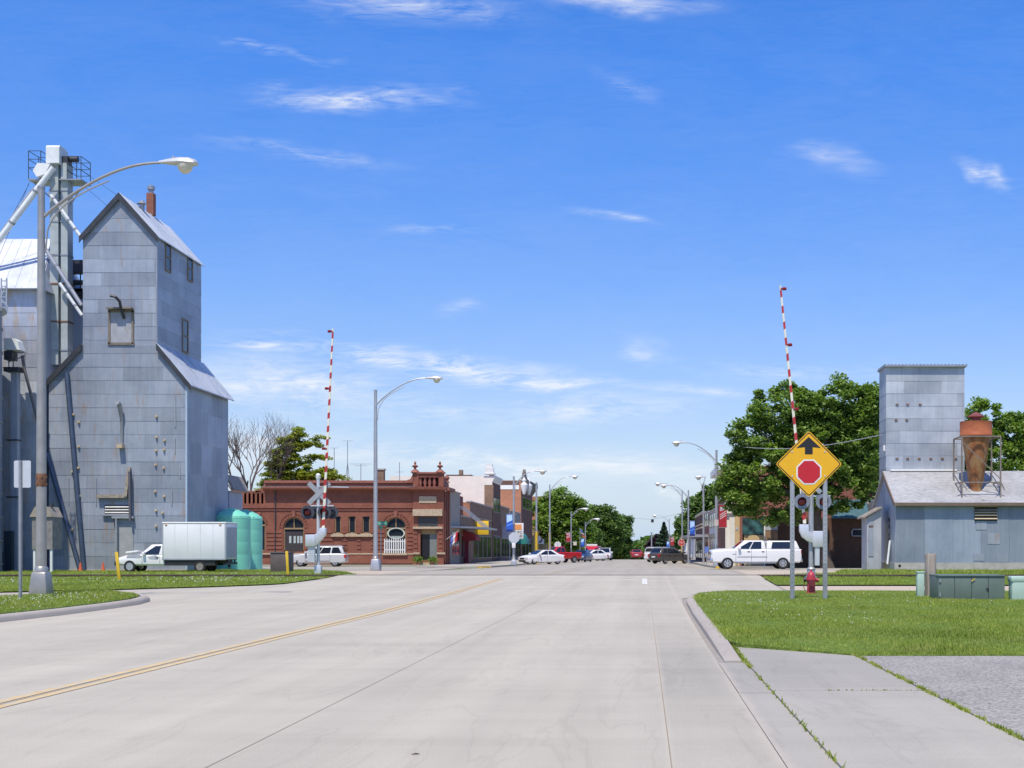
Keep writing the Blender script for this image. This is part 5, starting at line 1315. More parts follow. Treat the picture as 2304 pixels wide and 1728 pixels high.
AR = [(bX(570), bX(597), bz(1240), bz(1166), True), (bX(638), bX(684), bz(1241), bz(1164), True), (bX(753), bX(767), bz(1200), bz(1162), False), (bX(784), bX(800), bz(1200), bz(1162), False), (bX(815), bX(832), bz(1200), bz(1162), False), (bX(868), bX(913), bz(1246), bz(1164), True)]
holes = [(a, b, c, d, ar) for a, b, c, d, ar in AR]
front = wall_with_holes(kx0, kxp, zk, z_corn, YK, YK + .45, holes[0:], M_BRICK_BANK, 'front_wall', bank)
mb = MB(); mb.box(kx0, kx1 - .2, YK + 3.6, YK + DK, zk, z_corn); mb.box(kx0, kxp, YK + .45, YK + .5, zk, zk + .05); mb.build('rear_block', M_BRICK_BANK, bank)
mb = MB(); mb.box(kx0, kxp, YK + .9, YK + .95, zk, z_corn); mb.build('interior', plain('dim_interior', (.02, .02, .022), .9), bank)
# base course, string courses, rusticated bands
mb = MB(); mb.box(bX(760), kxp, YK - .12, YK - .001, bz(1268), bz(1248)); mb.build('plinth', M_BRICK_BANK, bank)
mb = MB(); mb.box(kx0, kxp, YK - .16, YK - .001, bz(1247.6), bz(1244.6)); mb.build('plinth_cap', M_STONE, bank)
for py in (1141, 1147):
    mb = MB(); mb.box(kx0, kxp, YK - .08, YK - .001, bz(py + 1.6), bz(py)); mb.build('string_course', M_TERRA, bank)
segs = []
cur = kx0
for a, b, c, d, ar in holes: segs.append((cur, a - .12)); cur = b + .12
segs.append((cur, kxp))
for py in (1193, 1202, 1211, 1220, 1229, 1238):
    for (a, b) in segs:
        if b - a > .3:
            mb = MB(); mb.box(a, b, YK - .06, YK - .001, bz(py + 6.5), bz(py)); mb.build('brick_band', M_BRICK_BANK, bank)
# frieze shadow: cornice and parapet
mb = MB(); mb.prism([(kxm - .1, YK, z_corn), (kxm - .1, YK - .55, z_corn + .12), (kxm - .1, YK - .62, z_corn + .2), (kxm - .1, YK - .62, z_corn + .3), (kxm - .1, YK + .3, z_corn + .34), (kxm - .1, YK + .3, z_corn)], (kxp + .3 - kxm, 0, 0)); cor = mb.build('cornice', M_TERRA, bank)
mb = MB(); mb.box(kxm - .1, kxp + .2, YK - .63, YK - .2, z_corn + .345, z_corn + .375); mb.build('cornice_flashing', M_GALP2, cor)
mb = MB(); mb.box(kxm, kxp, YK + .05, YK + .4, z_corn + .34, z_par - .02); mb.build('parapet', M_BRICK_BANK, bank)
mb = MB(); mb.box(kxm - .1, kxp, YK - .08, YK + .5, z_par - .02, bz(1081)); mb.build('coping', M_TERRA, bank)
# lower left wing: pierced parapet with a swept end
zl0, zl1 = bz(1134), bz(1112)
mb = MB(); mb.box(kx0, kxm - .1, YK - .02, YK + .42, bz(1108), bz(1104.5)); mb.prism([(bX(575), YK - .02, bz(1108)), (bX(589), YK - .02, bz(1106)), (bX(596), YK - .02, bz(1096)), (bX(601), YK - .02, bz(1082)), (bX(597), YK - .02, bz(1082)), (bX(590), YK - .02, bz(1099)), (bX(575), YK - .02, bz(1104))], (0, .44, 0)); mb.build('swept_coping', M_TERRA, bank)
for i in range(9):
    x = bX(511 + i * 9.6); mb = MB(); mb.box(x, x + .19, YK, YK + .4, bz(1133), bz(1110)); mb.build('baluster', M_BRICK_BANK, bank)
# arch trims, glazing
for (a, b, c, d, ar) in holes:
    w_ = MB(); w_.box(a, b, YK + .2, YK + .24, c, d); win = w_.build('window', M_GLASS, bank)
    fm = MB(); fw = .09
    fm.box(a, a + fw, YK + .12, YK + .22, c, d - ((b - a) / 2 if ar else 0)); fm.box(b - fw, b, YK + .12, YK + .22, c, d - ((b - a) / 2 if ar else 0)); fm.box(a, b, YK + .12, YK + .22, c, c + .1)
    if ar:
        zc = d - (b - a) / 2 - .02; fm.box(a, b, YK + .08, YK + .24, zc - .14, zc); fm.box((a + b) / 2 - .04, (a + b) / 2 + .04, YK + .1, YK + .24, zc, d)
        cx, r_ = (a + b) / 2, (b - a) / 2
        for k in range(12):
            t0, t1 = math.pi * k / 12, math.pi * (k + 1) / 12
            fm.prism([(cx - r_ * math.cos(t0), YK + .12, zc + .02 + r_ * math.sin(t0)), (cx - r_ * math.cos(t1), YK + .12, zc + .02 + r_ * math.sin(t1)), (cx - (r_ - fw) * math.cos(t1), YK + .12, zc + .02 + (r_ - fw) * math.sin(t1)), (cx - (r_ - fw) * math.cos(t0), YK + .12, zc + .02 + (r_ - fw) * math.sin(t0))], (0, .1, 0))
        am = MB()
        for k in range(14):
            t0, t1 = math.pi * k / 14 + .02, math.pi * (k + 1) / 14 - .02
            for (ra, rb_, dd) in ((1.03, 1.3, .05), (1.36, 1.42, .08)):
                am.prism([(cx - r_ * ra * math.cos(t0), YK - dd, zc + r_ * ra * math.sin(t0)), (cx - r_ * ra * math.cos(t1), YK - dd, zc + r_ * ra * math.sin(t1)), (cx - r_ * rb_ * math.cos(t1), YK - dd, zc + r_ * rb_ * math.sin(t1)), (cx - r_ * rb_ * math.cos(t0), YK - dd, zc + r_ * rb_ * math.sin(t0))], (0, dd + .02, 0))
        am.build('arch_ring', M_BRICK_BANK, bank)
        ky = MB(); ky.prism([(cx - .1, YK - .14, d + .03), (cx + .1, YK - .14, d + .03), (cx + .16, YK - .14, d + .55), (cx - .16, YK - .14, d + .55)], (0, .16, 0)); ky.build('keystone', M_TERRA, bank)
    else:
        sl_ = MB(); sl_.box(a - .3, b + .3, YK - .2, YK + .1, c - .3, c - .08); sl_.box(a - .12, b + .12, YK - .1, YK + .1, c - .08, c); sl_.build('sill', M_STONE, win)
    fm.build('frame', plain('ochre_window_frame', (.30, .20, .10), .7), win)
sl_ = MB(); sl_.box(bX(862), bX(917), YK - .3, YK, bz(1249), bz(1244.8)); sl_.build('sill', M_STONE, bank)
# double doors with posters in the second arch
a, b, c, d, ar = holes[1]
mb = MB(); mb.box(a + .1, b - .1, YK + .1, YK + .16, c + .02, bz(1196)); dd_ = mb.build('door', plain('dark_door', (.045, .04, .04), .5), bank)
for px in (650, 660, 668, 675):
    mb = MB(); mb.box(bX(px), bX(px + 5), YK + .08, YK + .097, bz(1222), bz(1206)); mb.build('poster', plain('pale_poster', (.4, .45, .45), .7), dd_)
# oval sign and picket fence in the last arch
fence = thing('picket_fence', 'short white picket fence standing in the arched bank window', 'fence', (bX(891), YK - .2, bz(1246)))
for i in range(10):
    x = bX(866.5 + i * 5.0); mb = MB(); mb.prism([(x - .05, YK - .16, bz(1245)), (x + .05, YK - .16, bz(1245)), (x + .05, YK - .16, bz(1215)), (x, YK - .16, bz(1211)), (x - .05, YK - .16, bz(1215))], (0, .04, 0)); mb.build('picket', M_PAINTW, fence)
mb = MB()
for py in (1219, 1238): mb.box(bX(865), bX(913), YK - .115, YK - .07, bz(py), bz(py - 2))
mb.build('rail', M_PAINTW, fence)
ov = thing('oval_window_sign', 'pale oval sign hanging inside the arched bank window', 'sign', (bX(891), YK + .05, bz(1201)))
mb = MB(); n = 28; rx, rz = 20 / SBK, 13 / SBK
for y_, m_ in ((YK + .04, 1.0), (YK + .04, .84)):
    mb.v += [(bX(891) + rx * m_ * math.cos(2 * math.pi * k / n), y_, bz(1200) + rz * m_ * math.sin(2 * math.pi * k / n)) for k in range(n)]
for k in range(n): mb.f.append([k, (k + 1) % n, n + (k + 1) % n, n + k]); mb.m.append(0)
mb.build('rim', plain('oval_rim', (.55, .58, .48), .5), ov)
mb = MB(); mb.prism([(bX(879), YK + .06, bz(1206)), (bX(904), YK + .06, bz(1206)), (bX(898), YK + .06, bz(1212)), (bX(884), YK + .06, bz(1212))], (0, .02, 0)); mb.build('plate', plain('grey_plate', (.32, .36, .33), .6), ov)
# corner pavilion
pv0, pv1 = kxp, kx1; zpt = bz(1066)
pav = wall_with_holes(pv0, pv1, zk, z_corn, YK - .25, YK + .3, [(bX(947), bX(984), bz(1260), bz(1190), False), ], M_BRICK_BANK, 'pavilion', bank)
mb = MB(); mb.box(pv1 - .4, pv1, YK + .3, YK + 3.6, zk, z_corn); mb.build('side_wall', M_BRICK_BANK, bank)
for i in range(3):
    mb = MB(); mb.box(pv1 + .001, pv1 + .1, YK + .1 + i * 1.1, YK + .5 + i * 1.1, zk, z_corn - .1); mb.build('side_pier', M_BRICK_BANK, bank)
mb = MB(); mb.box(pv0 + .1, pv1 - .1, YK + .31, YK + .35, zk, z_corn); mb.build('interior', plain('dim_interior', (.02, .02, .022)), bank)
mb = MB(); mb.prism([(pv0 - .2, YK - .25, z_corn), (pv0 - .2, YK - .8, z_corn + .12), (pv0 - .2, YK - .85, z_corn + .3), (pv0 - .2, YK + .3, z_corn + .34), (pv0 - .2, YK + .3, z_corn)], (pv1 - pv0 + .5, 0, 0)); mb.box(pv1 + .002, pv1 + .5, YK - .2, YK + 3.6, z_corn + .02, z_corn + .3); mb.build('cornice', M_TERRA, bank)
mb = MB(); mb.box(pv0, pv1, YK - .2, YK + .2, z_corn + .35, bz(1096)); mb.box(pv0, pv0 + .5, YK - .2, YK + .2, bz(1096), zpt); mb.box(pv1 - .45, pv1, YK - .2, YK + .2, bz(1096), zpt); mb.box(pv0 + .5, pv1 - .45, YK - .18, YK + .18, bz(1074), zpt); mb.build('pavilion_parapet', M_BRICK_BANK, bank)
for i in range(4):
    x = bX(946 + i * 10.5); mb = MB(); mb.lathe([(.13, bz(1096)), (.1, bz(1092)), (.17, bz(1086)), (.09, bz(1078)), (.13, bz(1074))], (x, YK, 0), 10); mb.build('baluster', M_TERRA, bank, smooth=True)
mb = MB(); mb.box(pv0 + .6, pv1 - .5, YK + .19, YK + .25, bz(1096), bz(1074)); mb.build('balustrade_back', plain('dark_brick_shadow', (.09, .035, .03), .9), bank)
mb = MB(); mb.box(pv0 - .1, pv1 + .1, YK - .3, YK + .3, zpt, zpt + .14); mb.build('coping', M_TERRA, bank)
mb = MB(); mb.prism([(bX(912), YK - .2, bz(1082)), (bX(924), YK - .2, bz(1078)), (bX(929), YK - .2, bz(1068)), (bX(931), YK - .2, bz(1066)), (bX(931), YK - .2, bz(1086)), (bX(912), YK - .2, bz(1086))], (0, .4, 0)); mb.build('scroll', M_TERRA, bank)
for px, pb, pt in ((934, 1066, 1042), (990, 1066, 1046)):
    mb = MB(); k = (pb - pt) / SBK; z0 = bz(pb) + .12
    mb.lathe([(.42, z0), (.36, z0 + .1), (.2, z0 + .25), (.09, z0 + .3), (.1, z0 + .4), (.27, z0 + .52), (.29, z0 + .58), (.12, z0 + .66), (.07, z0 + .75), (.12, z0 + .85), (.02, z0 + 1.0)], (bX(px), YK, 0), 14); mb.build('urn_finial', M_TERRA, bank, smooth=True)
mb = MB(); mb.prism([(pv1 - .02, YK + .25, zpt - .2), (pv1 - .02, YK + .25, z_corn + .34), (pv1 - .02, YK + 3.2, z_corn + .34), (pv1 - .02, YK + 3.0, z_corn + .8), (pv1 - .02, YK + 1.2, z_corn + 1.0)], (-.4, 0, 0)); mb.build('side_scroll', M_TERRA, bank)
mb = MB(); z0 = z_corn + .85; mb.lathe([(.3, z0), (.16, z0 + .2), (.28, z0 + .4), (.24, z0 + .55), (.08, z0 + .65)], (pv1 - .2, YK + 2.9, 0), 12); mb.build('urn_finial', M_TERRA, bank, smooth=True)
for (p0, p1, q0, q1, dd) in ((944, 983, 1132, 1117, .04), (931, 997, 1161, 1146, .35), (931, 997, 1190, 1185, .2)):
    mb = MB(); mb.box(bX(p0), bX(p1), YK - .25 - dd, YK - .24, bz(q0), bz(q1)); mb.build('stone_plaque' if q0 < 1140 else 'stone_lintel', M_STONE, bank)
mb = MB(); mb.box(bX(942), bX(986), YK - .28, YK - .252, bz(1185), bz(1163)); mb.build('transom', plain('transom_dark', (.05, .05, .052), .3), bank)
for px in (936, 992):
    for k in range(5):
        mb = MB(); z = bz(1244) + k * .42; mb.box(bX(px) - .17, bX(px) + .17, YK - .33, YK - .251, z, z + .34); mb.build('quoin', M_BRICK_BANK, bank)
mb = MB(); mb.box(bX(950), bX(967), YK + .0, YK + .06, bz(1260), bz(1202)); dd_ = mb.build('door', plain('entry_door', (.015, .015, .017), .25), bank)
mb = MB(); mb.box(bX(967), bX(984), YK, YK + .05, bz(1258), bz(1202)); mb.build('side_panel', plain('panel_grey', (.18, .2, .19), .6), bank)
mb = MB(); mb.box(bX(947), bX(984), YK - .02, YK + .08, bz(1202), bz(1190)); mb.build('door_head', plain('ochre_head', (.33, .22, .1), .7), bank)
mb = MB(); mb.box(bX(931), bX(946), YK - .4, YK - .251, bz(1247), bz(1243)); mb.box(bX(984), bX(1003), YK - .4, YK - .251, bz(1247), bz(1243)); mb.build('plinth_cap', M_STONE, bank)
mb = MB(); mb.box(bX(945), bX(986), YK - .9, YK - .26, zk - .1, zk + .22); mb.build('step', M_STONE, bank)
mb = MB(); mb.tube([(bX(620), YK - .07, zk), (bX(620), YK - .07, bz(1100)), (bX(620), YK - .3, bz(1090))], .06, 6); mb.build('downpipe', M_DARK, bank)
# potted flowers by the step
for i, px in enumerate((946, 978)):
    p = Vector((bX(px), YK - 1.1, zk)); pl_ = thing('potted_plant', ['potted flowers on the kerb side of the bank door', 'potted flowers on the shop side of the bank door'][i], 'plant', p)
    mb = MB(); mb.lathe([(.16, zk - .02), (.22, zk + .3), (.2, zk + .3)], (p.x, p.y, 0), 12); mb.build('pot', M_TERRA, pl_)
    rng = np.random.default_rng(i); n = 260; c_ = rng.normal(size=(n, 3)) * np.array([.2, .16, .13]) + np.array([0, 0, .48])
    V = []
    for q in c_:
        d1, d2 = rng.normal(size=3) * .05, rng.normal(size=3) * .05; V += [q - d1, q - d2, q + d1, q + d2]
    o = tri_mesh('foliage', np.array(V), 4, M_LEAF2, parent=pl_, kind=None)
# roofscape behind the bank: chimneys, aerials
ch = [(700, 22, 1062, 1090, 14, 'tan brick roof chimney behind the crossing gate arm'), (855, 21, 1058, 1088, 20, 'wide grey brick chimney above the bank parapet')]
for px, s_, p0, p1, w, lab in ch:
    p = at(px, p0, s_); t_ = thing('roof_chimney', lab, 'chimney', (p.x, p.y, bz(1090))); mb = MB(); mb.box(p.x - w / s_ / 2, p.x + w / s_ / 2, p.y - .4, p.y + .4, bz(1120), p.z); mb.build('stack', M_BRICK_BR, t_)
    mb = MB(); mb.box(p.x - w / s_ / 2 - .08, p.x + w / s_ / 2 + .08, p.y - .48, p.y + .48, p.z, p.z + .15); mb.build('cap', M_CONC, t_)
for px, p0, p1, bars, lab in ((782, 992, 1095, ((992, 12),), 'tall thin lattice aerial mast behind the bank roof'), (812, 1044, 1095, ((1044, 24), (1048, 14)), 'wide T shaped television aerial behind the bank roof'), (899, 1040, 1085, ((1062, 9),), 'cross shaped television aerial behind the bank roof'), (752, 1008, 1090, ((1008, 9),), 'small television aerial near the crossing gate arm')):
    s_ = 22.5; t_ = thing('aerial', lab, 'aerial', at(px, p1, s_)); mb = MB(); mb.tube([at(px, p1 + 20, s_), at(px, p0, s_)], .035, 5); mb.build('mast', M_STEEL, t_)
    for py, w in bars:
        mb = MB(); mb.bar(at(px - w, py, s_), at(px + w, py, s_), .03); mb.build('crossbar', M_STEEL, t_)
    if 'lattice' in lab:
        for dx_ in (-7, 7): mb = MB(); mb.tube([at(px + dx_, p1 + 10, s_), at(px, 1040, s_)], .03, 4); mb.build('stay', M_STEEL, t_)

# ================================================================== rows of shops
# left row: street fronts look to +x at XL, side walls look at the camera
XL = -17.7
def yl(px): return F * -XL / (CX - px)              # distance at which the left building line crosses this column
def hz_(py, y): return HC + (CY - py) * y / F
def shop(name, label, px0, px1, py_top, mat_side, mat_front, depth=12, cat='shop', XB=XL, side=-1, par=.25, y0=None, y1=None, ztop=None):
    yl_ = (lambda p: F * XB / (p - CX)) ; y0 = yl_(px0) if y0 is None else y0; y1 = yl_(px1) if y1 is None else y1
    zt = hz_(py_top, y0) if ztop is None else ztop; z0 = gz((y0 + y1) / 2) - .1
    t_ = thing(name, label, cat, (XB + side * depth / 2, (y0 + y1) / 2, z0))
    xa, xb = sorted((XB, XB + side * depth))
    mb = MB(); mb.box(xa + .02, xb - .02, y0 + .25, y1 - .02, z0, zt - .5); mb.build('rear_block', mat_side, t_)
    mb = MB(); mb.box(xa, xb, y0, y0 + .25, z0, zt); mb.build('side_wall', mat_side, t_)
    fx = (XB - .25 * 1, XB) if side < 0 else (XB, XB + .25)
    mb = MB(); mb.box(fx[0] + .002 * 0, fx[1], y0 + .251, y1, z0, zt + .0); mb.build('front_wall', mat_front, t_)
    cx0, cx1 = (XB - .35, XB + .12) if side < 0 else (XB - .12, XB + .35)
    mb = MB(); mb.box(cx0, cx1, y0 - .05, y1, zt + .002, zt + .14); mb.build('coping', M_CONC, t_)
    return t_, y0, y1, z0, zt
def front_glass(t_, XB, y0, y1, z0, z1, out=1, n=2, mat=M_GLASS, fm=None, name='shop_window'):
    fm = fm or plain('shop_frame', (.30, .27, .23), .6)
    w = (y1 - y0) / n
    for i in range(n):
        a, b = y0 + i * w + .08, y0 + (i + 1) * w - .08
        x0, x1 = sorted((XB - .02 * out, XB + .03 * out)); mb = MB(); mb.box(x0, x1, a, b, z0, z1); g = mb.build(name, mat, t_)
        mb = MB(); x0, x1 = sorted((XB, XB + .07 * out))
        for q in ((a - .06, a, z0 - .06, z1 + .06), (b, b + .06, z0 - .06, z1 + .06), (a, b, z1, z1 + .06), (a, b, z0 - .06, z0)): mb.box(x0, x1, *q)
        mb.build('frame', fm, g)
# b: tan wing behind the bank
tb, y0, y1, z0, zt = shop('shop_building', 'plain tan stucco shop adjoining the bank', 1013.5, 1035, 1106, M_TANWALL, M_TANWALL)
front_glass(tb, XL, y0 + .6, y1 - .3, z0 + 1.0, z0 + 3.2, 1, 2)
# c: low shop with hung canopy and burgundy awning
tb, y0, y1, z0, zt = shop('shop_building', 'low brown shop with hung metal canopy and burgundy awning', 1035.2, 1056.5, 1162, M_BRICK_BR, M_BRICK_BR)
front_glass(tb, XL, y0 + .4, y1 - .3, z0 + .8, z0 + 2.9, 1, 3)
zc = hz_(1190, y0 + 2)
mb = MB(); mb.prism([(XL, yl(1014), zc - .0), (XL, yl(1050), zc), (XL + 2.6, yl(1062), zc - .05), (XL + 2.6, yl(1030), zc - .05)], (0, 0, .16)); cn = mb.build('canopy', M_GALP2, tb)
for k in range(4):
    yk_ = y0 - 2 + k * 1.6; mb = MB(); mb.tube([(XL + 2.3, yk_ + 2, zc + .1), (XL, yk_ + .4, zc + 2.2)], .04, 5); mb.build('canopy_rod', M_GALP2, cn)
def barrel_awning(t_, x0, ya, yb, zlo, zhi, out, mat, nm='awning'):
    mb = MB(); n = 8; P = []
    for k in range(n + 1):
        a = math.pi / 2 * k / n; P.append((x0 + out * math.sin(a), zlo + (zhi - zlo) * math.cos(a)))
    for j in range(n):
        mb.quad((P[j][0], ya, P[j][1]), (P[j][0], yb, P[j][1]), (P[j + 1][0], yb, P[j + 1][1]), (P[j + 1][0], ya, P[j + 1][1]))
    mb.add([(x0, ya, zlo)] + [(p[0], ya, p[1]) for p in P], [tuple(range(n + 2))]); mb.add([(x0, yb, zlo)] + [(p[0], yb, p[1]) for p in P], [tuple(range(n + 2))])
    return mb.build(nm, mat, t_)
ya = yl(1041); barrel_awning(tb, XL, ya, ya + 3.4, hz_(1216, ya), hz_(1195, ya), 1.35, M_BURG)
mb = MB(); mb.box(XL + .0, XL + .5, ya + .6, ya + 1.2, z0, hz_(1214, ya)); mb.build('door', plain('burgundy_door', (.22, .02, .04), .5), tb)
# d: brown brick shop with yellow sign
tb, y0, y1, z0, zt = shop('shop_building', 'brown brick single storey shop behind the yellow hanging sign', 1057, 1107, 1130, M_BRICK_OR, M_BRICK_BR)
front_glass(tb, XL, y0 + 2.5, y1 - 1, z0 + .7, z0 + 3.0, 1, 4)
mb = MB(); mb.box(XL + .0, XL + .1, y0 + 5, y1 - 1, hz_(1167, y0 + 7), hz_(1165.5, y0 + 7)); mb.build('sign_band', M_TAN, tb)
mb = MB(); mb.box(XL, XL + .3, y0 + 1.6, y0 + 1.9, hz_(1166, y0), hz_(1159, y0)); mb.build('wall_light', M_TAN, tb)
ys = yl(1066.5); ss = F / ys
sgn = thing('shop_sign', 'bright yellow square hanging shop sign over the brick pavement', 'shop sign', (X(1084, ss), ys, Z(1188, ss)))
mb = MB(); mb.box(X(1068.5, ss), X(1099.5, ss), ys - .12, ys + .12, Z(1203, ss), Z(1172, ss)); mb.build('panel', M_SIGNY, sgn, bevel=.03)
mb = MB(); mb.bar((XL, ys, Z(1171, ss)), (X(1099, ss), ys, Z(1171, ss)), .07); mb.build('bracket', M_DARK, sgn)
# e: white walled two storey block, dark street front
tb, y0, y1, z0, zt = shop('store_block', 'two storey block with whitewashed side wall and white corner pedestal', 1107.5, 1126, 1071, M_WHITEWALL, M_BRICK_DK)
front_glass(tb, XL, y0 + 1, y1 - .6, hz_(1150, y0), hz_(1120, y0), 1, 2, name='upper_window')
front_glass(tb, XL, y0 + .6, y1 - .6, z0 + .7, z0 + 3.2, 1, 2)
mb = MB(); mb.box(XL - .9, XL + .15, y0 - .12, y0 - .002, z0, hz_(1091, y0)); mb.build('pier', M_BRICK_BR, tb)
mb = MB(); mb.box(XL - .85, XL + .15, y0 - .1, y0 + .7, zt + .15, hz_(1052, y0)); mb.box(XL - .7, XL, y0, y0 + .6, hz_(1052, y0), hz_(1044, y0)); mb.box(XL - 1.0, XL + .3, y0 - .2, y0 + .8, hz_(1067, y0), hz_(1064, y0)); mb.build('corner_pedestal', M_PAINTW, tb)
mb = MB(); mb.prism([(XL, y0, zt - .7), (XL + .3, y0, zt - .1), (XL + .3, y0, zt + .1), (XL, y0, zt + .1)], (0, y1 - y0, 0)); mb.build('cornice', M_PAINTW, tb)
mb = MB(); mb.box(XL - 3.3, XL - 2.6, y0 - .02, y0 + .5, zt + .15, hz_(1066, y0)); mb.build('side_pilaster_cap', M_PAINTW, tb)
rc = at(1035, 1062, F / (y0 + 12)); tr = thing('rear_building', 'brown roofed building with chimney behind the whitewashed wall', 'building', (rc.x, rc.y, z0)); s_ = F / rc.y
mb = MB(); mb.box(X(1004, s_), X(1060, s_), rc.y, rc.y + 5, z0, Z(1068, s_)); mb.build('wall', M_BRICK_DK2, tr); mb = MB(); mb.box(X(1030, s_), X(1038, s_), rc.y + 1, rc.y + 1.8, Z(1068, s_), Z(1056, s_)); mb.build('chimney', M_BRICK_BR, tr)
# f: low brown shops
tb, y0, y1, z0, zt = shop('shop_building', 'narrow dark brown shop with pale upright sign board', 1126.5, 1146, 1140, M_BRICK_BR, M_BRICK_BR)
front_glass(tb, XL, y0 + .5, y1 - .4, z0 + .7, z0 + 3.0, 1, 3)
mb = MB(); ym = y0 + 1.0; mb.box(XL + .1, XL + .9, ym, ym + .15, hz_(1211, ym), hz_(1184, ym)); mb.build('projecting_sign', plain('lavender_board', (.42, .42, .48), .6), tb)
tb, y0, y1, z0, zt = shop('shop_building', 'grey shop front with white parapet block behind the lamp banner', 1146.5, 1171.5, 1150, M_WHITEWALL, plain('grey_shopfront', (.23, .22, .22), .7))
front_glass(tb, XL, y0 + .5, y1 - .4, z0 + .6, z0 + 3.2, 1, 4)
yb_ = yl(1164); barrel_awning(tb, XL, yb_, yb_ + 4, hz_(1224, yb_), hz_(1196, yb_), 1.3, M_TEAL)
# bar sign
ys = yl(1153.5); ss = F / ys
sgn = thing('bar_sign', 'white projecting bar sign with orange picture above black letters', 'shop sign', (X(1168, ss), ys, Z(1195, ss)))
mb = MB(); mb.box(X(1155.5, ss), X(1178, ss), ys - .12, ys + .12, Z(1212.5, ss), Z(1177, ss)); pn = mb.build('panel', M_PAINTW, sgn, bevel=.03)
mb = MB(); mb.box(X(1158, ss), X(1174, ss), ys - .135, ys - .122, Z(1192, ss), Z(1180, ss)); mb.build('picture', M_ORANGE, pn)
text_mesh('lettering', 'PC', .55, M_BLKSIGN, pn, (X(1170, ss), ys - .13, Z(1198, ss)), depth=.004)
text_mesh('lettering', 'BAR', .45, M_BLKSIGN, pn, (X(1168, ss), ys - .13, Z(1206.5, ss)), depth=.004)
mb = MB(); mb.bar((XL, ys, Z(1184, ss)), (X(1156, ss), ys, Z(1184, ss)), .08); mb.build('bracket', M_DARK, sgn)
# h: tall orange brick block
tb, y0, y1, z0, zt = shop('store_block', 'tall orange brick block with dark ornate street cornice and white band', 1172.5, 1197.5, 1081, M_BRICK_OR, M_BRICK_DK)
mb = MB(); mb.box(XL - 12, XL - .3, y0 - .06, y0 - .002, hz_(1101, y0), hz_(1091.5, y0)); mb.build('white_band', M_PAINTW, tb)
mb = MB(); mb.box(XL - 12, XL - .3, y0 - .05, y0 - .002, hz_(1091, y0), zt - .05); mb.build('dark_band', M_BRICK_DK, tb)
mb = MB(); mb.prism([(XL, y0, zt - 1.6), (XL + .9, y0, zt - .3), (XL + .9, y0, zt + .2), (XL, y0, zt + .2)], (0, y1 - y0, 0)); mb.build('cornice', plain('grey_cornice', (.13, .115, .10), .85, var=.4), tb)
mb = MB(); ym = y0 + 5; mb.prism([(XL + .2, y0 + 2, zt + .16), (XL + .2, ym - .6, zt + 1.5), (XL + .2, ym, zt + 1.9), (XL + .2, ym + .6, zt + 1.5), (XL + .2, y0 + 9, zt + .16)], (-.4, 0, 0)); mb.build('pediment', plain('grey_cornice', (.2, .2, .2)), tb)
for dy_ in (.2, 3.0):
    mb = MB(); z_ = hz_(1112, y0); mb.lathe([(.18, z_), (.5, z_ + 1.0), (.55, z_ + 1.4), (.2, z_ + 1.7), (.3, z_ + 2.0), (.05, z_ + 2.5)], (XL + .4 + .15 * dy_, y0 - .2 + dy_, 0), 10); mb.build('corner_urn', M_PAINTW, tb, smooth=True)
front_glass(tb, XL, y0 + 2, y1 - 1.5, hz_(1145, y0 + 6), hz_(1120, y0 + 6), 1, 3, name='upper_window'); front_glass(tb, XL, y0 + 1, y1 - 1, z0 + .7, z0 + 3.2, 1, 3)
# ochre low shop, then the last brick blocks
tb, y0, y1, z0, zt = shop('shop_building', 'low ochre shop with white mural on its side wall', 1198, 1233, 1197, M_OCHRE, M_OCHRE, y0=yl(1198) + 3, depth=9)
XO = XL + 2
mb = MB(); ss = F / y0; mb.box(X(1210, ss), X(1224, ss), y0 - .04, y0 - .003, Z(1224, ss), Z(1213, ss)); mb.prism([(X(1210, ss), y0 - .04, Z(1213, ss)), (X(1219, ss), y0 - .04, Z(1213, ss)), (X(1214, ss), y0 - .04, Z(1205, ss)), (X(1211, ss), y0 - .04, Z(1207, ss))], (0, .03, 0)); mu = mb.build('mural', M_PAINTW, tb)
mb = MB(); mb.tube([(X(1213, ss), y0 - .06, Z(1220, ss)), (X(1217, ss), y0 - .06, Z(1219, ss)), (X(1220, ss), y0 - .06, Z(1214, ss))], .12, 6); mb.build('mural_mark', M_BLKSIGN, mu)
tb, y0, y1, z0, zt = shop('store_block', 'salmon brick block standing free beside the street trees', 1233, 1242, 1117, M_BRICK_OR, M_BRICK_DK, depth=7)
mb = MB(); mb.box(XL - 7, XL, y0 - .08, y0 - .002, hz_(1128, y0), hz_(1124, y0)); mb.build('brick_band', M_BRICK_RD, tb); mb = MB(); mb.box(XL - .4, XL + .9, y0 - .1, y0 + 1.5, zt - .6, zt + .6); mb.build('cornice', M_PAINTW, tb)
tb, y0, y1, z0, zt = shop('shop_building', 'grey metal fronted shop with white gable beside the salmon brick block', 1243, 1262, 1172, M_GREYWALL, M_GREYWALL, depth=9); mb = MB(); mb.box(XL + .0, XL + 1.3, y0 + 1, y0 + 4, zt, zt + .8); mb.build('roof_sign', M_PAINTW, tb)
tb, y0, y1, z0, zt = shop('shop_building', 'low grey service building with white canopy near the far trees', 1263, 1290, 1198, M_GREYWALL, plain('slate_siding', (.16, .17, .2), .7), depth=9)
mb = MB(); mb.box(XL, XL + 3.5, y0 + 2, y0 + 8, hz_(1200, y0), hz_(1196, y0)); mb.build('canopy', M_PAINTW, tb)
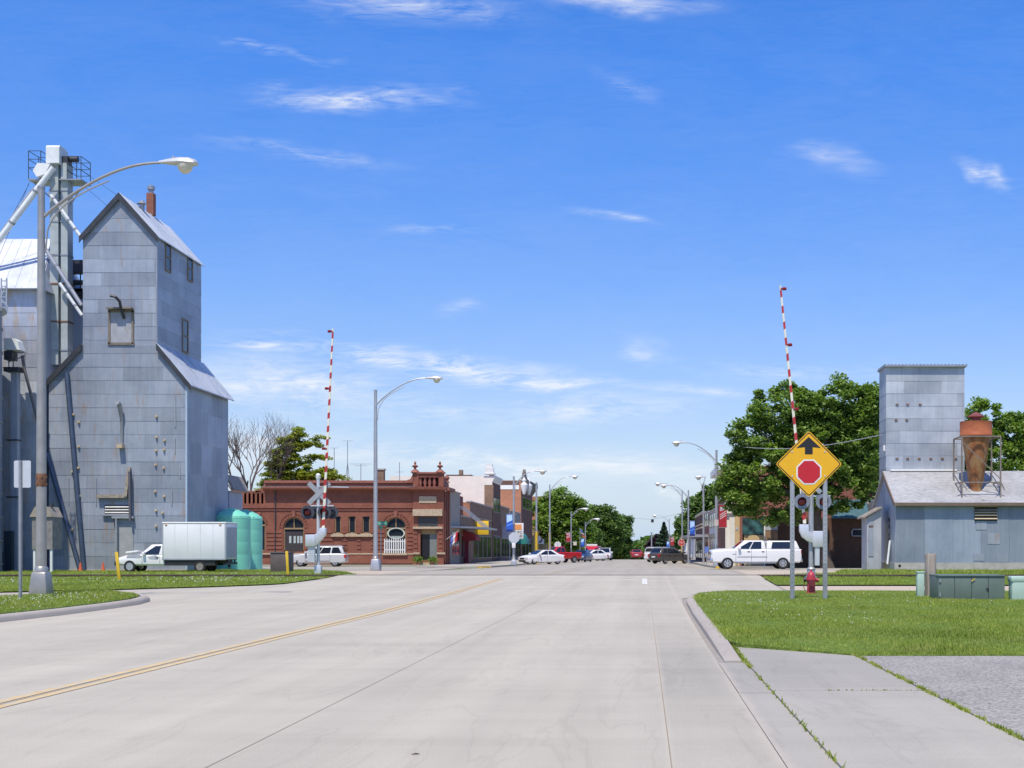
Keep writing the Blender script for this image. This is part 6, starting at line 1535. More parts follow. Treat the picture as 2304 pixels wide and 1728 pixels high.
# OPEN flag on the bank corner
fp = Vector((kx1 + .15, YK + .2, bz(1214))); fl = thing('open_flag', 'red white and blue shop flag slanting from the bank corner', 'flag', fp)
tip = Vector((bX(1033), YK - .4, bz(1194))); mb = MB(); mb.tube([fp, tip], .02, 6); mb.build('staff', M_PAINTW, fl)
d = (tip - fp)
for i, m_ in enumerate((M_BLUE, M_PAINTW, M_REDSIGN)):
    k0, k1 = .42 + i * .18, .42 + (i + 1) * .18; a, b = fp + d * k0, fp + d * k1; dr = Vector((-.12, .1, -.95))
    mb = MB(); N_ = 5
    for j in range(N_):
        w0, w1 = math.sin(j * 1.7 + i) * .05, math.sin((j + 1) * 1.7 + i) * .05
        mb.quad(a + dr * j / N_ + Vector((0, w0, 0)), b + dr * j / N_ * .9 + Vector((0, w0, 0)), b + dr * (j + 1) / N_ * .9 + Vector((0, w1, 0)), a + dr * (j + 1) / N_ + Vector((0, w1, 0)))
    mb.build('flag_panel', plain('flag_blue', (.12, .16, .5), .7) if i == 0 else m_, fl)
# banners, back of stop sign, box on the lamp posts
def banner(label, px0, px1, py0, py1, s_, kind):
    y = F / s_ - .1; t_ = thing('street_banner', label, 'banner', (X((px0 + px1) / 2, s_), y, Z(py1, s_)))
    x0, x1, z1_, z0_ = X(px0, s_), X(px1, s_), Z(py0, s_), Z(py1, s_)
    mb = MB(); mb.box(x0, x1, y - .015, y + .015, z0_, z1_); pn = mb.build('cloth', M_BLUE if kind == 'blue' else plain('banner_red', (.38, .015, .03), .7), t_)
    w, h = x1 - x0, z1_ - z0_
    if kind == 'blue':
        mb = MB(); mb.prism([(x0 + .04, y - .02, z1_ - .06), (x1 - .04, y - .02, z1_ - .06), (x1 - .04, y - .02, z1_ - h * .34), (x0 + .04, y - .02, z1_ - h * .48)], (0, .004, 0)); mb.build('sky_print', M_SKYBLUE, pn)
        mb = MB(); mb.prism([(x0 + .04, y - .02, z0_ + h * .38), (x1 - .04, y - .02, z0_ + h * .5), (x1 - .04, y - .02, z0_ + h * .44), (x0 + .04, y - .02, z0_ + h * .32)], (0, .004, 0)); mb.build('wave_print', plain('banner_wave', (.12, .32, .75), .7), pn)
        mb = MB(); mb.box(x0, x1, y - .021, y - .016, z0_, z0_ + h * .14); mb.build('lower_band', plain('banner_navy', (.01, .03, .16), .7), pn)
    else:
        mb = MB(); mb.prism([(x0 + w * .12, y - .02, z1_ - h * .28), (x0 + w * .12, y - .02, z1_ - h * .1), (x1 - w * .12, y - .02, z1_ - h * .07), (x1 - w * .1, y - .02, z1_ - h * .2)], (0, .004, 0)); mb.build('star_field', plain('banner_white', (.66, .62, .66), .7), pn)
        for k in range(6):
            u_, v_ = k % 3, k // 3; mb = MB(); mb.box(x0 + w * (.2 + .22 * u_), x0 + w * (.28 + .22 * u_), y - .026, y - .021, z1_ - h * (.14 + .07 * v_) - .05, z1_ - h * (.14 + .07 * v_) + .05); mb.build('star', plain('banner_navy', (.01, .03, .16)), pn)
        for k in range(3):
            zz = z1_ - h * (.38 + .09 * k); mb = MB(); mb.prism([(x0 + w * .1, y - .02, zz - h * .05), (x1 - w * .08, y - .02, zz + h * .12), (x1 - w * .08, y - .02, zz + h * .09), (x0 + w * .1, y - .02, zz - h * .08)], (0, .004, 0)); mb.build('stripe', M_PAINTW, pn)
    mb = MB(); xo = x1 + .35 if kind == 'blue' and px0 < 1400 else x0 - .2
    for z in (z1_, z0_): mb.bar((min(x0, xo), y, z), (max(x1, xo), y, z), .04)
    mb.build('banner_arm', M_STEEL, t_)
banner('large blue and sky coloured banner hung on the lamp by the bar sign', 1139.5, 1154, 1157, 1197, 26.4, 'blue')
banner('small blue banner hung on the lamp near the far trees', 1307.5, 1314.5, 1212, 1231, 15.4, 'blue')
banner('red flag patterned banner hung on the lamp by the tarped building', 1618, 1635, 1136, 1187, 29.1, 'red')
banner('blue banner hung on the lamp by the brown shop fronts', 1552, 1563.5, 1172, 1206, 22.6, 'blue')
banner('small distant red flag patterned banner beyond the stop sign', 1508.5, 1516.5, 1208, 1227, 15.3, 'red')
banner('small distant blue banner beyond the dark crossover', 1500, 1506, 1218, 1234, 15.5, 'blue')
banner('red flag patterned banner on the lamp behind the red pickup', 1274, 1283.5, 1198, 1219, 17.3, 'red')
def octo_sign(name, label, px, py, s_, r_, matf, rim, txt=None, box=True, post=None, side=0):
    y = F / s_ - .16; x = X(px, s_); z = Z(py, s_); t_ = thing(name, label, 'road sign', (x, y, gz(y)))
    mb = MB(); mb.prism(octo(x, z, r_, y), (0, .006, 0)); pn = mb.build('panel', rim, t_)
    if matf is not None:
        mb = MB(); mb.prism(octo(x, z, r_ * .92, y - .004), (0, .003, 0)); mb.build('face', matf, pn)
    if txt: text_mesh('lettering', txt, r_ * .75, M_PAINTW, pn, (x, y - .008, z), depth=.002, sx=.85)
    if post is not None:
        mb = MB(); u_post(mb, x, y + .04, gz(y), z + r_, .07); mb.build('post', post, t_)
octo_sign('stop_sign', 'back of a stop sign on the lamp post with the blue banner', 1157, 1210, 26.4, .45, None, M_SIGNBACK)
octo_sign('stop_sign', 'red stop sign on a yellow post beside the dark grey crossover', 1533, 1221, 19.7, .38, M_REDSIGN, M_PAINTW, 'STOP', post=M_YEL)
octo_sign('round_sign_back', 'pale back of a sign above the red pickup cab', 1255, 1226, 19.5, .38, None, M_PAINTW, post=M_STEEL)
p = at(1156, 1235, 26.6); mb = MB(); mb.box(p.x - .15, p.x + .15, p.y - .12, p.y + .02, Z(1233, 26.6), Z(1222, 26.6)); tag(mb.build('meter_box', M_PAINTW, bevel=.02), 'white box strapped to the lamp post under the stop sign', 'box')
p = at(1612, 1170, 29.3); mb = MB(); mb.box(p.x - .15, p.x + .15, p.y - .1, p.y + .02, Z(1183, 29.3), Z(1169, 29.3)); tag(mb.build('parking_sign', plain('pale_pink_sign', (.55, .45, .44), .5)), 'small pale parking sign on the lamp post with the red banner', 'sign')
# far flags and small street signs
p = at(1305, 1240, 15.6); fl = thing('flag_pole', 'far flag pole with drooping striped flag near the small blue banner', 'flag', (p.x, p.y, gz(p.y)))
mb = MB(); mb.lathe([(.05, gz(p.y)), (.04, Z(1188, 15.6))], (p.x, p.y, 0), 6); mb.build('pole', M_GALP2, fl)
for i, m_ in enumerate((plain('flag_blue', (.12, .16, .5)), M_PAINTW, plain('flag_red', (.5, .08, .1), .7))):
    mb = MB(); z_ = Z(1190 + i * 5, 15.6); mb.prism([(p.x + .05 + i * .1, p.y, z_), (p.x + .35 + i * .15, p.y, z_ - .25), (p.x + .55 + i * .15, p.y, z_ - .75), (p.x + .15 + i * .1, p.y, z_ - .45)], (0, .03, 0)); mb.build('cloth', m_, fl)
p = at(1290, 1222, 16.5); mb = MB(); mb.box(p.x - .0, p.x + .45, p.y, p.y + .08, p.z - .3, p.z + .25); t_ = thing('service_sign', 'small cream projecting sign beside the far lamp', 'sign', (p.x, p.y, p.z)); mb.build('panel', plain('cream_sign', (.6, .56, .45), .6), t_); mb = MB(); mb.bar((p.x - 1.2, p.y, p.z + .27), (p.x + .4, p.y, p.z + .27), .06); mb.build('bracket', M_DARK, t_)

# right row: fronts look to -x at XR
XRr = 7.0
def yr_(px): return F * XRr / (px - CX)
def shop_r(name, label, px0, px1, py_top, ms, mf, depth=10, **k):
    return shop(name, label, px0, px1, py_top, ms, mf, depth, XB=XRr, side=1, **k)
# corner building under repair: low front part, tarp, boards
SR = 28.6; YR_ = F / SR; zr0 = gz(YR_) + .1
cb = thing('corner_shop', 'corner building under repair with green tarp, bare boards and brown brick wall', 'building', (13, YR_ + 3, zr0))
def rX(px): return X(px, SR)
def rZ(py): return Z(py, SR)
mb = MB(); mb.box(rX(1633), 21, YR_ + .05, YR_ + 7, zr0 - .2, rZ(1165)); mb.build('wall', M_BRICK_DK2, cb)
mb = MB(); mb.box(rX(1632), rX(1641), YR_ - .05, YR_ + .045, zr0 - .1, rZ(1128)); mb.box(rX(1641), rX(1653), YR_ - .15, YR_ + .04, zr0 - .1, rZ(1155)); mb.box(rX(1633), rX(1652), YR_ - .3, YR_ + 3, rZ(1155), rZ(1127)); mb.build('white_pier', M_WHITEWALL, cb)
mb = MB(); mb.box(rX(1653), rX(1668), YR_ - .1, YR_ + .045, zr0 - .1, rZ(1128)); mb.build('board_pier', M_OSB, cb)
mb = MB(); mb.box(rX(1655), rX(1661), YR_ - .13, YR_ - .102, rZ(1193), rZ(1186)); mb.build('board_patch', M_GREYWALL, cb)
mb = MB(); mb.box(rX(1664), rX(1670), YR_ - .14, YR_ + .04, zr0 - .1, rZ(1160)); mb.build('pilaster', M_BRICK_RD, cb)
# tarp as a rippled sheet
mb = MB(); nx, nz = 18, 10; rng = random.Random(3)
for j in range(nz + 1):
    for i in range(nx + 1):
        u_, v_ = i / nx, j / nz; mb.v.append((rX(1670) + (rX(1718) - rX(1670)) * u_, YR_ - .12 - .09 * math.sin(u_ * 9 + v_ * 7) - .05 * rng.random(), rZ(1203) + (rZ(1166) - rZ(1203)) * v_))
for j in range(nz):
    for i in range(nx): mb.f.append([j * (nx + 1) + i, j * (nx + 1) + i + 1, (j + 1) * (nx + 1) + i + 1, (j + 1) * (nx + 1) + i]); mb.m.append(0)
mb.build('tarp', M_TARP, cb, smooth=True)
mb = MB(); mb.box(rX(1674), rX(1719), YR_ - .1, YR_ + .045, zr0 - .1, rZ(1204)); mb.build('plywood', M_OSB, cb)
mb = MB(); mb.box(rX(1718.5), rX(1721.5), YR_ - .16, YR_ + .04, zr0 - .1, rZ(1160)); mb.build('corner_post', M_WHITEWALL, cb)
mb = MB(); mb.box(rX(1722), rX(1750), YR_ - .06, YR_ + .045, rZ(1193), rZ(1172)); mb.build('white_panel', M_GREYWALL, cb)
mb = MB(); mb.box(rX(1722), rX(1750), YR_ - .04, YR_ + .045, rZ(1217), rZ(1194)); mb.build('brown_panel', plain('brown_board', (.27, .17, .1), .8), cb)
mb = MB(); a = rX(1895); mb.prism([(rX(1870), YR_ - .4, rZ(1167)), (21.3, YR_ - .4, rZ(1167)), (21.3, YR_ + 3, rZ(1125)), (rX(1870), YR_ + 3, rZ(1125))], (0, .05, .14)); mb.build('teal_roof', plain('teal_roof', (.06, .13, .14), .6, var=.2), cb)
mb = MB(); mb.box(rX(1918), rX(1939), YR_ - .03, YR_ + .045, rZ(1205), rZ(1192)); wn_ = mb.build('window', M_GLASS, cb)
mb = MB()
for q in ((1916, 1918, 1207, 1190), (1939, 1941, 1207, 1190), (1916, 1941, 1192, 1190), (1916, 1941, 1207, 1205)): mb.box(rX(q[0]), rX(q[1]), YR_ - .07, YR_ + .04, rZ(q[2]), rZ(q[3]))
mb.build('frame', M_GREYWALL, wn_)
mb = MB(); mb.prism([(rX(1945), YR_ - 1.2, rZ(1128)), (rX(1990), YR_ - 1.2, rZ(1128)), (rX(1990), YR_ - 1.6, rZ(1165)), (rX(1950), YR_ - 1.6, rZ(1165))], (0, .3, 0)); mb.build('tan_hood', M_TAN, cb)
# tall red brick block behind it
tb, y0, y1, z0, zt = shop_r('store_block', 'tall red brick block with white cornice half hidden by the big maple', 1640, 1617, 1051, M_BRICK_RD, M_BRICK_RD, depth=14, y0=YR_ + 7.2, y1=yr_(1617) + 1.5, ztop=hz_(1051, YR_ + 9))
mb = MB(); mb.box(XRr - .7, XRr + .2, y0 - .2, y1, zt - .35, zt + .2); mb.build('cornice', M_PAINTW, tb)
front_glass(tb, XRr, y0 + .6, y1 - .5, hz_(1118, y0 + 2), hz_(1085, y0 + 2), -1, 2, name='upper_window')
# lower shops up the street
tb, y0, y1, z0, zt = shop_r('shop_building', 'white fronted shop with wavy parapet up the right hand street', 1608, 1595, 1146, M_WHITEWALL, M_WHITEWALL, y0=yr_(1611), y1=yr_(1596)); front_glass(tb, XRr, y0 + .6, y1 - .5, z0 + .7, z0 + 3.1, -1, 3); front_glass(tb, XRr, y0 + .8, y1 - .6, z0 + 3.9, z0 + 5.2, -1, 3, name='upper_window')
tb, y0, y1, z0, zt = shop_r('shop_building', 'brown brick shop with tan lintels up the right hand street', 1595.5, 1581, 1152, M_BRICK_RD, M_BRICK_RD, y0=yr_(1595.5), y1=yr_(1582)); front_glass(tb, XRr, y0 + .6, y1 - .5, z0 + .7, z0 + 2.9, -1, 3); front_glass(tb, XRr, y0 + .8, y1 - .6, z0 + 4.2, z0 + 5.6, -1, 3, name='upper_window')
tb, y0, y1, z0, zt = shop_r('shop_building', 'dark brown shop with rounded tan parapet and flat canopy', 1581.5, 1564, 1153, M_BRICK_BR, M_BRICK_DK, y0=yr_(1581.5), y1=yr_(1565))
for q0, q1 in ((1160, 1157), (1183, 1180), (1190, 1187)):
    mb = MB(); mb.box(XRr - .15, XRr - .002, y0 + 1, y1 - 1, hz_(q0, y0 + 8), hz_(q1, y0 + 8)); mb.build('lintel', M_TAN, tb)
front_glass(tb, XRr, y0 + 1, y1 - 1, z0 + .6, z0 + 2.7, -1, 4)
mb = MB(); zc = hz_(1209, yr_(1590)); mb.box(XRr - 2.2, XRr, yr_(1594), yr_(1566), zc, zc + .28); mb.build('canopy', M_GALP2, tb)
for yy in (yr_(1590), yr_(1570)):
    mb = MB(); mb.box(XRr - 2.0, XRr - 1.75, yy, yy + .25, gz(yy), zc); mb.build('canopy_post', M_PAINTW2, tb)
tb, y0, y1, z0, zt = shop_r('shop_building', 'low pale shop with white slanted signboard past the canopy', 1563, 1546, 1196, M_GREYWALL, M_PAINTW2, y0=yr_(1563), y1=yr_(1548))
mb = MB(); ym = yr_(1556); mb.prism([(XRr - .9, ym, hz_(1240, ym)), (XRr - .3, ym, hz_(1240, ym)), (XRr - .1, ym, hz_(1188, ym)), (XRr - .35, ym, hz_(1188, ym))], (0, .3, 0)); mb.build('signboard', M_PAINTW, tb)
tb, y0, y1, z0, zt = shop_r('shop_building', 'small white roadside building beyond the red stop sign', 1546, 1525, 1224, M_PAINTW2, M_PAINTW2, y0=yr_(1545), y1=yr_(1528), depth=6)
# mailbox and blue sign near the pickup nose
p = at(1590, 1240, 27); bm_ = thing('small_blue_sign', 'small blue square sign on a thin post by the pickup grille', 'sign', (p.x, p.y, gz(p.y))); mb = MB(); mb.box(p.x - .17, p.x + .17, p.y - .02, p.y, Z(1244, 27), Z(1230, 27)); mb.build('panel', plain('sign_blue', (.12, .2, .55), .5), bm_); mb = MB(); u_post(mb, p.x, p.y + .04, gz(p.y), Z(1230, 27), .05); mb.build('post', M_STEEL, bm_)
# overhead cable from the tower past the maple
mb = MB(); a, b = at(1640, 1003, 30.0), at(1985, 978, 37.0); P = [a.lerp(b, k / 10) - Vector((0, 0, .5 * math.sin(math.pi * k / 10))) for k in range(11)]; mb.tube(P, .022, 5); tag(mb.build('overhead_cable', M_SIGNBACK), 'thin pale overhead cable running from the tower past the maple', 'cable')
# distant traffic light hanging over the street
p = at(1468, 1172, 12); tl = thing('hanging_beacon', 'small dark traffic beacon hung over the far street', 'traffic light', p); mb = MB(); mb.box(p.x - .25, p.x + .25, p.y - .2, p.y + .2, p.z - .3, p.z + .3); mb.build('housing', M_BLKSIGN, tl); mb = MB(); mb.tube([at(1285, 1160, 12.5), p + Vector((0, 0, .3)), at(1560, 1150, 12.5)], .02, 4); mb.build('span_wire', M_DARK, tl)
# ================================================================== vehicles (local axes: +x forward, z up)
def paint(name, c, rough=.28):
    return plain(name, c, rough, 0., var=.03, scale=1.5, coat=.6)
M_CHROME = plain('chrome', (.60, .61, .63), .18, .9, var=.03)
M_RIM = plain('alloy_rim', (.50, .51, .53), .3, .6, var=.05)
M_HEADL = plain('headlamp_lens', (.68, .70, .72), .12, .2, var=.04)
M_TAILL = plain('tail_lamp', (.42, .015, .015), .2, var=.05)
M_AMBER = plain('amber_lens', (.62, .24, .03), .2)
M_TRIM = plain('black_trim', (.022, .022, .024), .55)
def wheel(root, x, y, r, w=.22, rim=M_RIM, side=1, dirty=False):
    mb = MB(); k = r / .33
    mb.lathe([(r * .62, -w / 2), (r * .93, -w / 2), (r, -w / 2 + .04), (r, w / 2 - .04), (r * .93, w / 2), (r * .62, w / 2), (r * .62, -w / 2)], (x, y, r), 24, 'y', caps=False); ty = mb.build('tyre', M_BLACK, root, smooth=True)
    yo = y - side * (w / 2 - .02)
    mb = MB(); mb.lathe([(r * .64, 0), (r * .64, -.0 - .01 * side), (r * .56, .012 * -side), (r * .5, .05 * side), (r * .15, .03 * side), (r * .13, -.012 * side), (.02, -.015 * side)], (x, yo, r), 20, 'y'); rm = mb.build('rim', rim, ty, smooth=True)
    if not dirty:
        mb = MB()
        for i in range(6):
            a = i * math.pi / 3
            q = [(.22, -.16), (.5, -.3), (.5, .3), (.22, .16)]
            P = []
            for rr, da in q: P.append((x + r * rr * math.cos(a + da * .8), yo + .052 * side * (-1 if False else 1) - .06 * side, r + r * rr * math.sin(a + da * .8)))
            mb.prism(P, (0, .004 * side, 0))
        mb.build('rim_hole', M_TRIM, rm)
def loft_body(st):
    mb = MB(); n = 14
    for (x, zb_, zs, zt, hw) in st:
        half = [(0, zb_), (hw * .88, zb_), (hw * .975, zb_ + .09), (hw, zb_ + (zs - zb_) * .55), (hw * .985, zs - .07), (hw * .93, zs), (hw * .55, zt - (zt - zs) * .12), (0, zt)]
        ring = half + [(-y, z) for y, z in half[-2:0:-1]]
        mb.v += [(x, y, z) for y, z in ring]
    for i in range(len(st) - 1):
        for k in range(n): mb.f.append([i * n + k, i * n + (k + 1) % n, (i + 1) * n + (k + 1) % n, (i + 1) * n + k]); mb.m.append(0)
    mb.f.append(list(range(n))); mb.m.append(0); mb.f.append(list(range((len(st) - 1) * n, len(st) * n))); mb.m.append(0)
    return mb
def cut_arches(o, wheels, r, hw, mat_in):
    mb = MB()
    for x in wheels:
        for sgn in (1, -1):
            mb.lathe([(r, min(sgn * (hw - .34), sgn * (hw + .15))), (r, max(sgn * (hw - .34), sgn * (hw + .15)))], (x, 0, r * .93), 28, 'y')
    c = mb.build('cutter', mat_in)
    md = o.modifiers.new('b', 'BOOLEAN'); md.object = c; md.operation = 'DIFFERENCE'; md.solver = 'EXACT'
    try: md.material_mode = 'TRANSFER'
    except Exception: pass
    bpy.context.view_layer.update()
    me = bpy.data.meshes.new_from_object(o.evaluated_get(bpy.context.evaluated_depsgraph_get()))
    o.modifiers.clear(); old = o.data; o.data = me
    me.polygons.foreach_set('use_smooth', [True] * len(me.polygons)); me.set_sharp_from_angle(angle=R(32))
    bpy.data.objects.remove(c); bpy.data.meshes.remove(old)
def cabin(root, c, mat, sidewins, front=True, rear=True, name='cabin', crown=.035):
    xb0, xb1, xt0, xt1, z0, z1, hb, ht = c
    B = [Vector((xb0, -hb, z0)), Vector((xb0, hb, z0)), Vector((xb1, hb, z0)), Vector((xb1, -hb, z0))]
    T = [Vector((xt0, -ht, z1)), Vector((xt0, ht, z1)), Vector((xt1, ht, z1)), Vector((xt1, -ht, z1))]
    mb = MB(); mb.add(B + T, [(3, 2, 1, 0), (0, 1, 5, 4), (1, 2, 6, 5), (2, 3, 7, 6), (3, 0, 4, 7), (4, 5, 6, 7)])
    cb_ = mb.build(name, mat, root, bevel=.07)
    def panel(a, b, c_, d, u0, u1, v0, v1, nm, skew=(0, 0), mat_=None):
        def P(u, v): return a.lerp(b, u).lerp(d.lerp(c_, u), v)
        q = [P(u0, v0), P(u1, v0), P(u1 + skew[1], v1), P(u0 + skew[0], v1)]
        nrm = (q[1] - q[0]).cross(q[3] - q[0]).normalized(); ctr = (B[0] + B[2]) / 2
        if nrm.dot(q[0] - ctr) < 0: nrm = -nrm
        mb = MB(); mb.prism([p - nrm * .02 for p in q], nrm * .028); return mb.build(nm, mat_ or M_GLASS2, cb_)
    if front: panel(B[0], B[1], T[1], T[0], .06, .94, .08, .93, 'windshield')
    if rear: panel(B[3], B[2], T[2], T[3], .08, .92, .22, .90, 'rear_window')
    for sgn in (0, 1):
        a, b, c_, d = (B[0], B[3], T[3], T[0]) if sgn == 0 else (B[1], B[2], T[2], T[1])
        for (u0, u1, s0, s1) in sidewins: panel(a, b, c_, d, u0, u1, .08, .86, 'side_window', (s0, s1))
    return cb_
def car(label, loc, heading, L, W, wheels, r, stations, cab, sidewins, mat, lower=None, rim=M_RIM, cat='car', name='parked_car', seams_=(), handles=(), group=None, tail=M_TAILL, rails=False, mirror_x=None, dirty=False, extra=None):
    root = thing(name, label, cat, loc, heading, group, local=True)
    hw = W / 2
    o = loft_body(stations).build('body', mat, root, smooth=True)
    cut_arches(o, wheels, r * 1.17, hw, M_TRIM)
    for x in wheels:
        for sgn in (1, -1): wheel(root, x, sgn * (hw - .13), r, .21 + .06 * (r > .36), rim, -sgn, dirty)
    if cab: cabin(root, cab, mat, sidewins)
    x0, x1 = stations[0][0], stations[-1][0]            # rear, front
    zs_f = stations[-2][2]; zs_r = stations[1][2]; zb_ = stations[2][1]
    for sgn in (1, -1):
        mb = MB(); ya, yb = sorted((sgn * hw * .50, sgn * hw * .90)); mb.box(x1 - .22, x1 + .015, ya, yb, zs_f - .19, zs_f - .03); mb.build('headlight', M_HEADL, root, bevel=.02)
        mb = MB(); ya, yb = sorted((sgn * hw * .70, sgn * hw * .955)); mb.box(x0 - .02, x0 + .2, ya, yb, zs_r - .34, zs_r - .06); mb.build('taillight', tail, root, bevel=.02)
        if mirror_x is not None:
            mb = MB(); ya, yb = sorted((sgn * (hw - .04), sgn * (hw + .2))); mb.box(mirror_x - .08, mirror_x + .1, ya, yb, cab[4] + .0, cab[4] + .2); mb.build('mirror', mat, root, bevel=.03)
        for hx in handles:
            mb = MB(); ya, yb = sorted((sgn * (hw * .97), sgn * (hw + .022))); mb.box(hx - .09, hx + .09, ya, yb, cab[4] - .16, cab[4] - .12); mb.build('door_handle', M_TRIM if cat == 'truck' else mat, root)
        for sx_ in seams_:
            mb = MB(); ya, yb = sorted((sgn * (hw * .9), sgn * (hw + .003))); mb.box(sx_ - .008, sx_ + .008, ya, yb, zb_ + .12, cab[4] - .02); mb.build('door_seam', M_TRIM, root)
    mb = MB(); mb.box(x1 - .06, x1 + .012, -hw * .45, hw * .45, zs_f - .24, zs_f - .06); mb.build('grille', M_TRIM, root)
    mb = MB(); mb.box(x1 - .12, x1 + .02, -hw * .7, hw * .7, stations[-2][1] + .02, stations[-2][1] + .2); mb.build('lower_grille', M_TRIM, root)
    mb = MB(); mb.box(x0 - .022, x0 + .03, -.26, .26, zs_r - .40, zs_r - .26); mb.build('licence_plate', M_PAINTW, root)
    if lower is not None:
        for sgn in (1, -1):
            mb = MB(); ya, yb = sorted((sgn * hw * .9, sgn * (hw + .012))); mb.box(wheels[1] + r * 1.25, wheels[0] - r * 1.25, ya, yb, zb_ - .01, zb_ + .24) if wheels[1] < wheels[0] else None; mb.build('side_cladding', lower, root)
    if rails:
        for sgn in (1, -1):
            mb = MB(); mb.tube([(cab[2] - .1, sgn * cab[7] * .9, cab[5] + .0), (cab[2] - .3, sgn * cab[7] * .9, cab[5] + .07), (cab[3] + .3, sgn * cab[7] * .9, cab[5] + .07), (cab[3] + .1, sgn * cab[7] * .9, cab[5])], .02, 6); mb.build('roof_rail', M_GALP2, root)
    if extra: extra(root)
    return root
def place(px, s_, dz=0.0):
    p = at(px, CY, s_); p.z = gz(p.y) + dz - .012; return p
def sedan_st(L, W):
    h = L / 2; w = W / 2
    return [(-h, .42, .78, .84, w * .80), (-h + .12, .3, .92, .98, w * .92), (-h + .55, .22, .98, 1.04, w * .99), (-h + 1.2, .2, .97, 1.0, w), (-.3, .2, .95, .99, w), (.9, .2, .93, .96, w), (h - 1.0, .2, .91, .97, w * .99), (h - .45, .21, .84, .90, w * .96), (h - .12, .24, .74, .79, w * .88), (h, .3, .64, .68, w * .74)]
def suv_st(L, W, hood=1.05):
    h = L / 2; w = W / 2
    return [(-h, .5, .95, 1.0, w * .86), (-h + .1, .36, 1.06, 1.1, w * .95), (-h + .5, .28, 1.1, 1.14, w), (-.3, .27, 1.08, 1.12, w), (.8, .27, 1.06, 1.1, w), (h - 1.1, .27, hood - .04, hood + .03, w), (h - .4, .3, hood - .12, hood - .03, w * .97), (h - .08, .34, hood - .26, hood - .2, w * .9), (h, .45, hood - .36, hood - .32, w * .78)]
P_WHITE = paint('car_white', (.78, .78, .77)); P_RED = paint('car_red', (.46, .018, .025)); P_GREY = paint('car_grey', (.075, .068, .062)); P_SILVER = paint('car_silver', (.52, .53, .53), .3); P_BLUE = paint('car_blue', (.03, .06, .16)); P_CRIM = paint('car_crimson', (.36, .03, .05)); P_TWOTONE = paint('car_warm_grey', (.30, .27, .26))
# silver SUV in front of the bank
car('silver sport utility with grey cladding parked before the brick bank', place(718, 26.6), math.pi + R(4), 4.75, 1.86, (1.42, -1.45), .36, suv_st(4.75, 1.86, 1.1), (1.15, -2.25, .35, -2.0, 1.08, 1.72, .88, .70), [(.10, .36, .12, 0), (.385, .64, 0, 0), (.68, .93, 0, -.05)], P_SILVER, lower=P_TWOTONE, rails=True, cat='car', seams_=(1.0, -.05, -1.05), mirror_x=.95)
# white sedan nosed in at the kerb
car('white sedan nosed in to the kerb beside the blue bannered lamp', place(1219, 22.3), math.pi + R(36), 4.62, 1.82, (1.38, -1.36), .33, sedan_st(4.62, 1.82), (1.15, -1.72, .2, -.95, .95, 1.44, .84, .62), [(.10, .47, .17, 0), (.50, .86, 0, -.13)], P_WHITE, seams_=(1.0, -.1), handles=(.2, -.8), mirror_x=.8)
# red pickup behind it
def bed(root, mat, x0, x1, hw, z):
    mb = MB(); mb.box(x0, x1, -hw * .86, hw * .86, z - .02, z + .012); mb.build('bed_dark_top', M_TRIM, root)  # dark sheet stands for the shaded hollow of the open bed
def pk_st(L, W, zb=.45, zs=1.2, hood=1.22):
    h = L / 2; w = W / 2
    return [(-h, zb + .1, zs, zs + .005, w * .95), (-h + .12, zb, zs, zs + .005, w), (-h + 1.0, zb, zs, zs + .005, w), (-.2, zb, zs - .01, zs + .005, w), (.6, zb, zs - .02, zs + .03, w), (h - 1.5, zb, hood - .05, hood + .05, w), (h - .5, zb, hood - .1, hood + .0, w * .99), (h - .12, zb + .02, hood - .16, hood - .07, w * .95), (h, zb + .12, hood - .28, hood - .24, w * .84)]
def steel_bumpers(root, L, W, z, rear=True, mat=M_CHROME):
    for sx_ in ((1,) + ((-1,) if rear else ())):
        x = sx_ * L / 2; x0, x1 = sorted((x - sx_ * .1, x + sx_ * .1)); mb = MB(); mb.box(x0, x1, -W / 2 * .94, W / 2 * .94, z, z + .24); mb.build('bumper', mat, root, bevel=.04)
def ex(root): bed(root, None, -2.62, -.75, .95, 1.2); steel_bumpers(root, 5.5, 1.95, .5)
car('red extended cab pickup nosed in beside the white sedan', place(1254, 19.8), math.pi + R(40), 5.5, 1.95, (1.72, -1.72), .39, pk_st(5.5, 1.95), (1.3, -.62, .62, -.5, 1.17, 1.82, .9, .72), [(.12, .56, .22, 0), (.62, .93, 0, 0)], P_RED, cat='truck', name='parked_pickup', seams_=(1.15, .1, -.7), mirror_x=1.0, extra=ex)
# white crew cab pickup with topper driving across
def ex(root):
    cabin(root, (-.70, -3.05, -.78, -2.8, 1.38, 1.97, .97, .82), P_WHITE, [(.14, .82, .03, -.02)], front=False, name='topper')
    steel_bumpers(root, 6.3, 2.0, .50); 
    for sgn in (1, -1):
        mb = MB(); ya, yb = sorted((sgn * .97, sgn * 1.12)); mb.box(-1.35, 1.45, ya, yb, .40, .48); mb.build('running_board', M_STEEL, root)
        mb = MB(); ya, yb = sorted((sgn * .99, sgn * 1.012)); mb.box(-.75, 1.35, ya, yb, .84, .885); mb.build('rub_strip', M_GALP2, root)
        mb = MB(); ya, yb = sorted((sgn * .99, sgn * 1.012)); mb.box(1.42, 1.68, ya, yb, 1.02, 1.07); mb.build('fender_badge', M_CHROME, root)
    mb = MB(); mb.box(3.07, 3.17, -.62, .62, .84, 1.24); mb.build('chrome_grille', M_CHROME, root, bevel=.03)
    mb = MB(); mb.box(-.4, -.1, -.62, -.3, 1.38, 1.6); mb.build('seat_cover', M_PAINTW, root)
    mb = MB(); mb.box(.55, .8, -.7, -.5, 1.36, 1.46); mb.build('dash_item', M_AMBER, root)
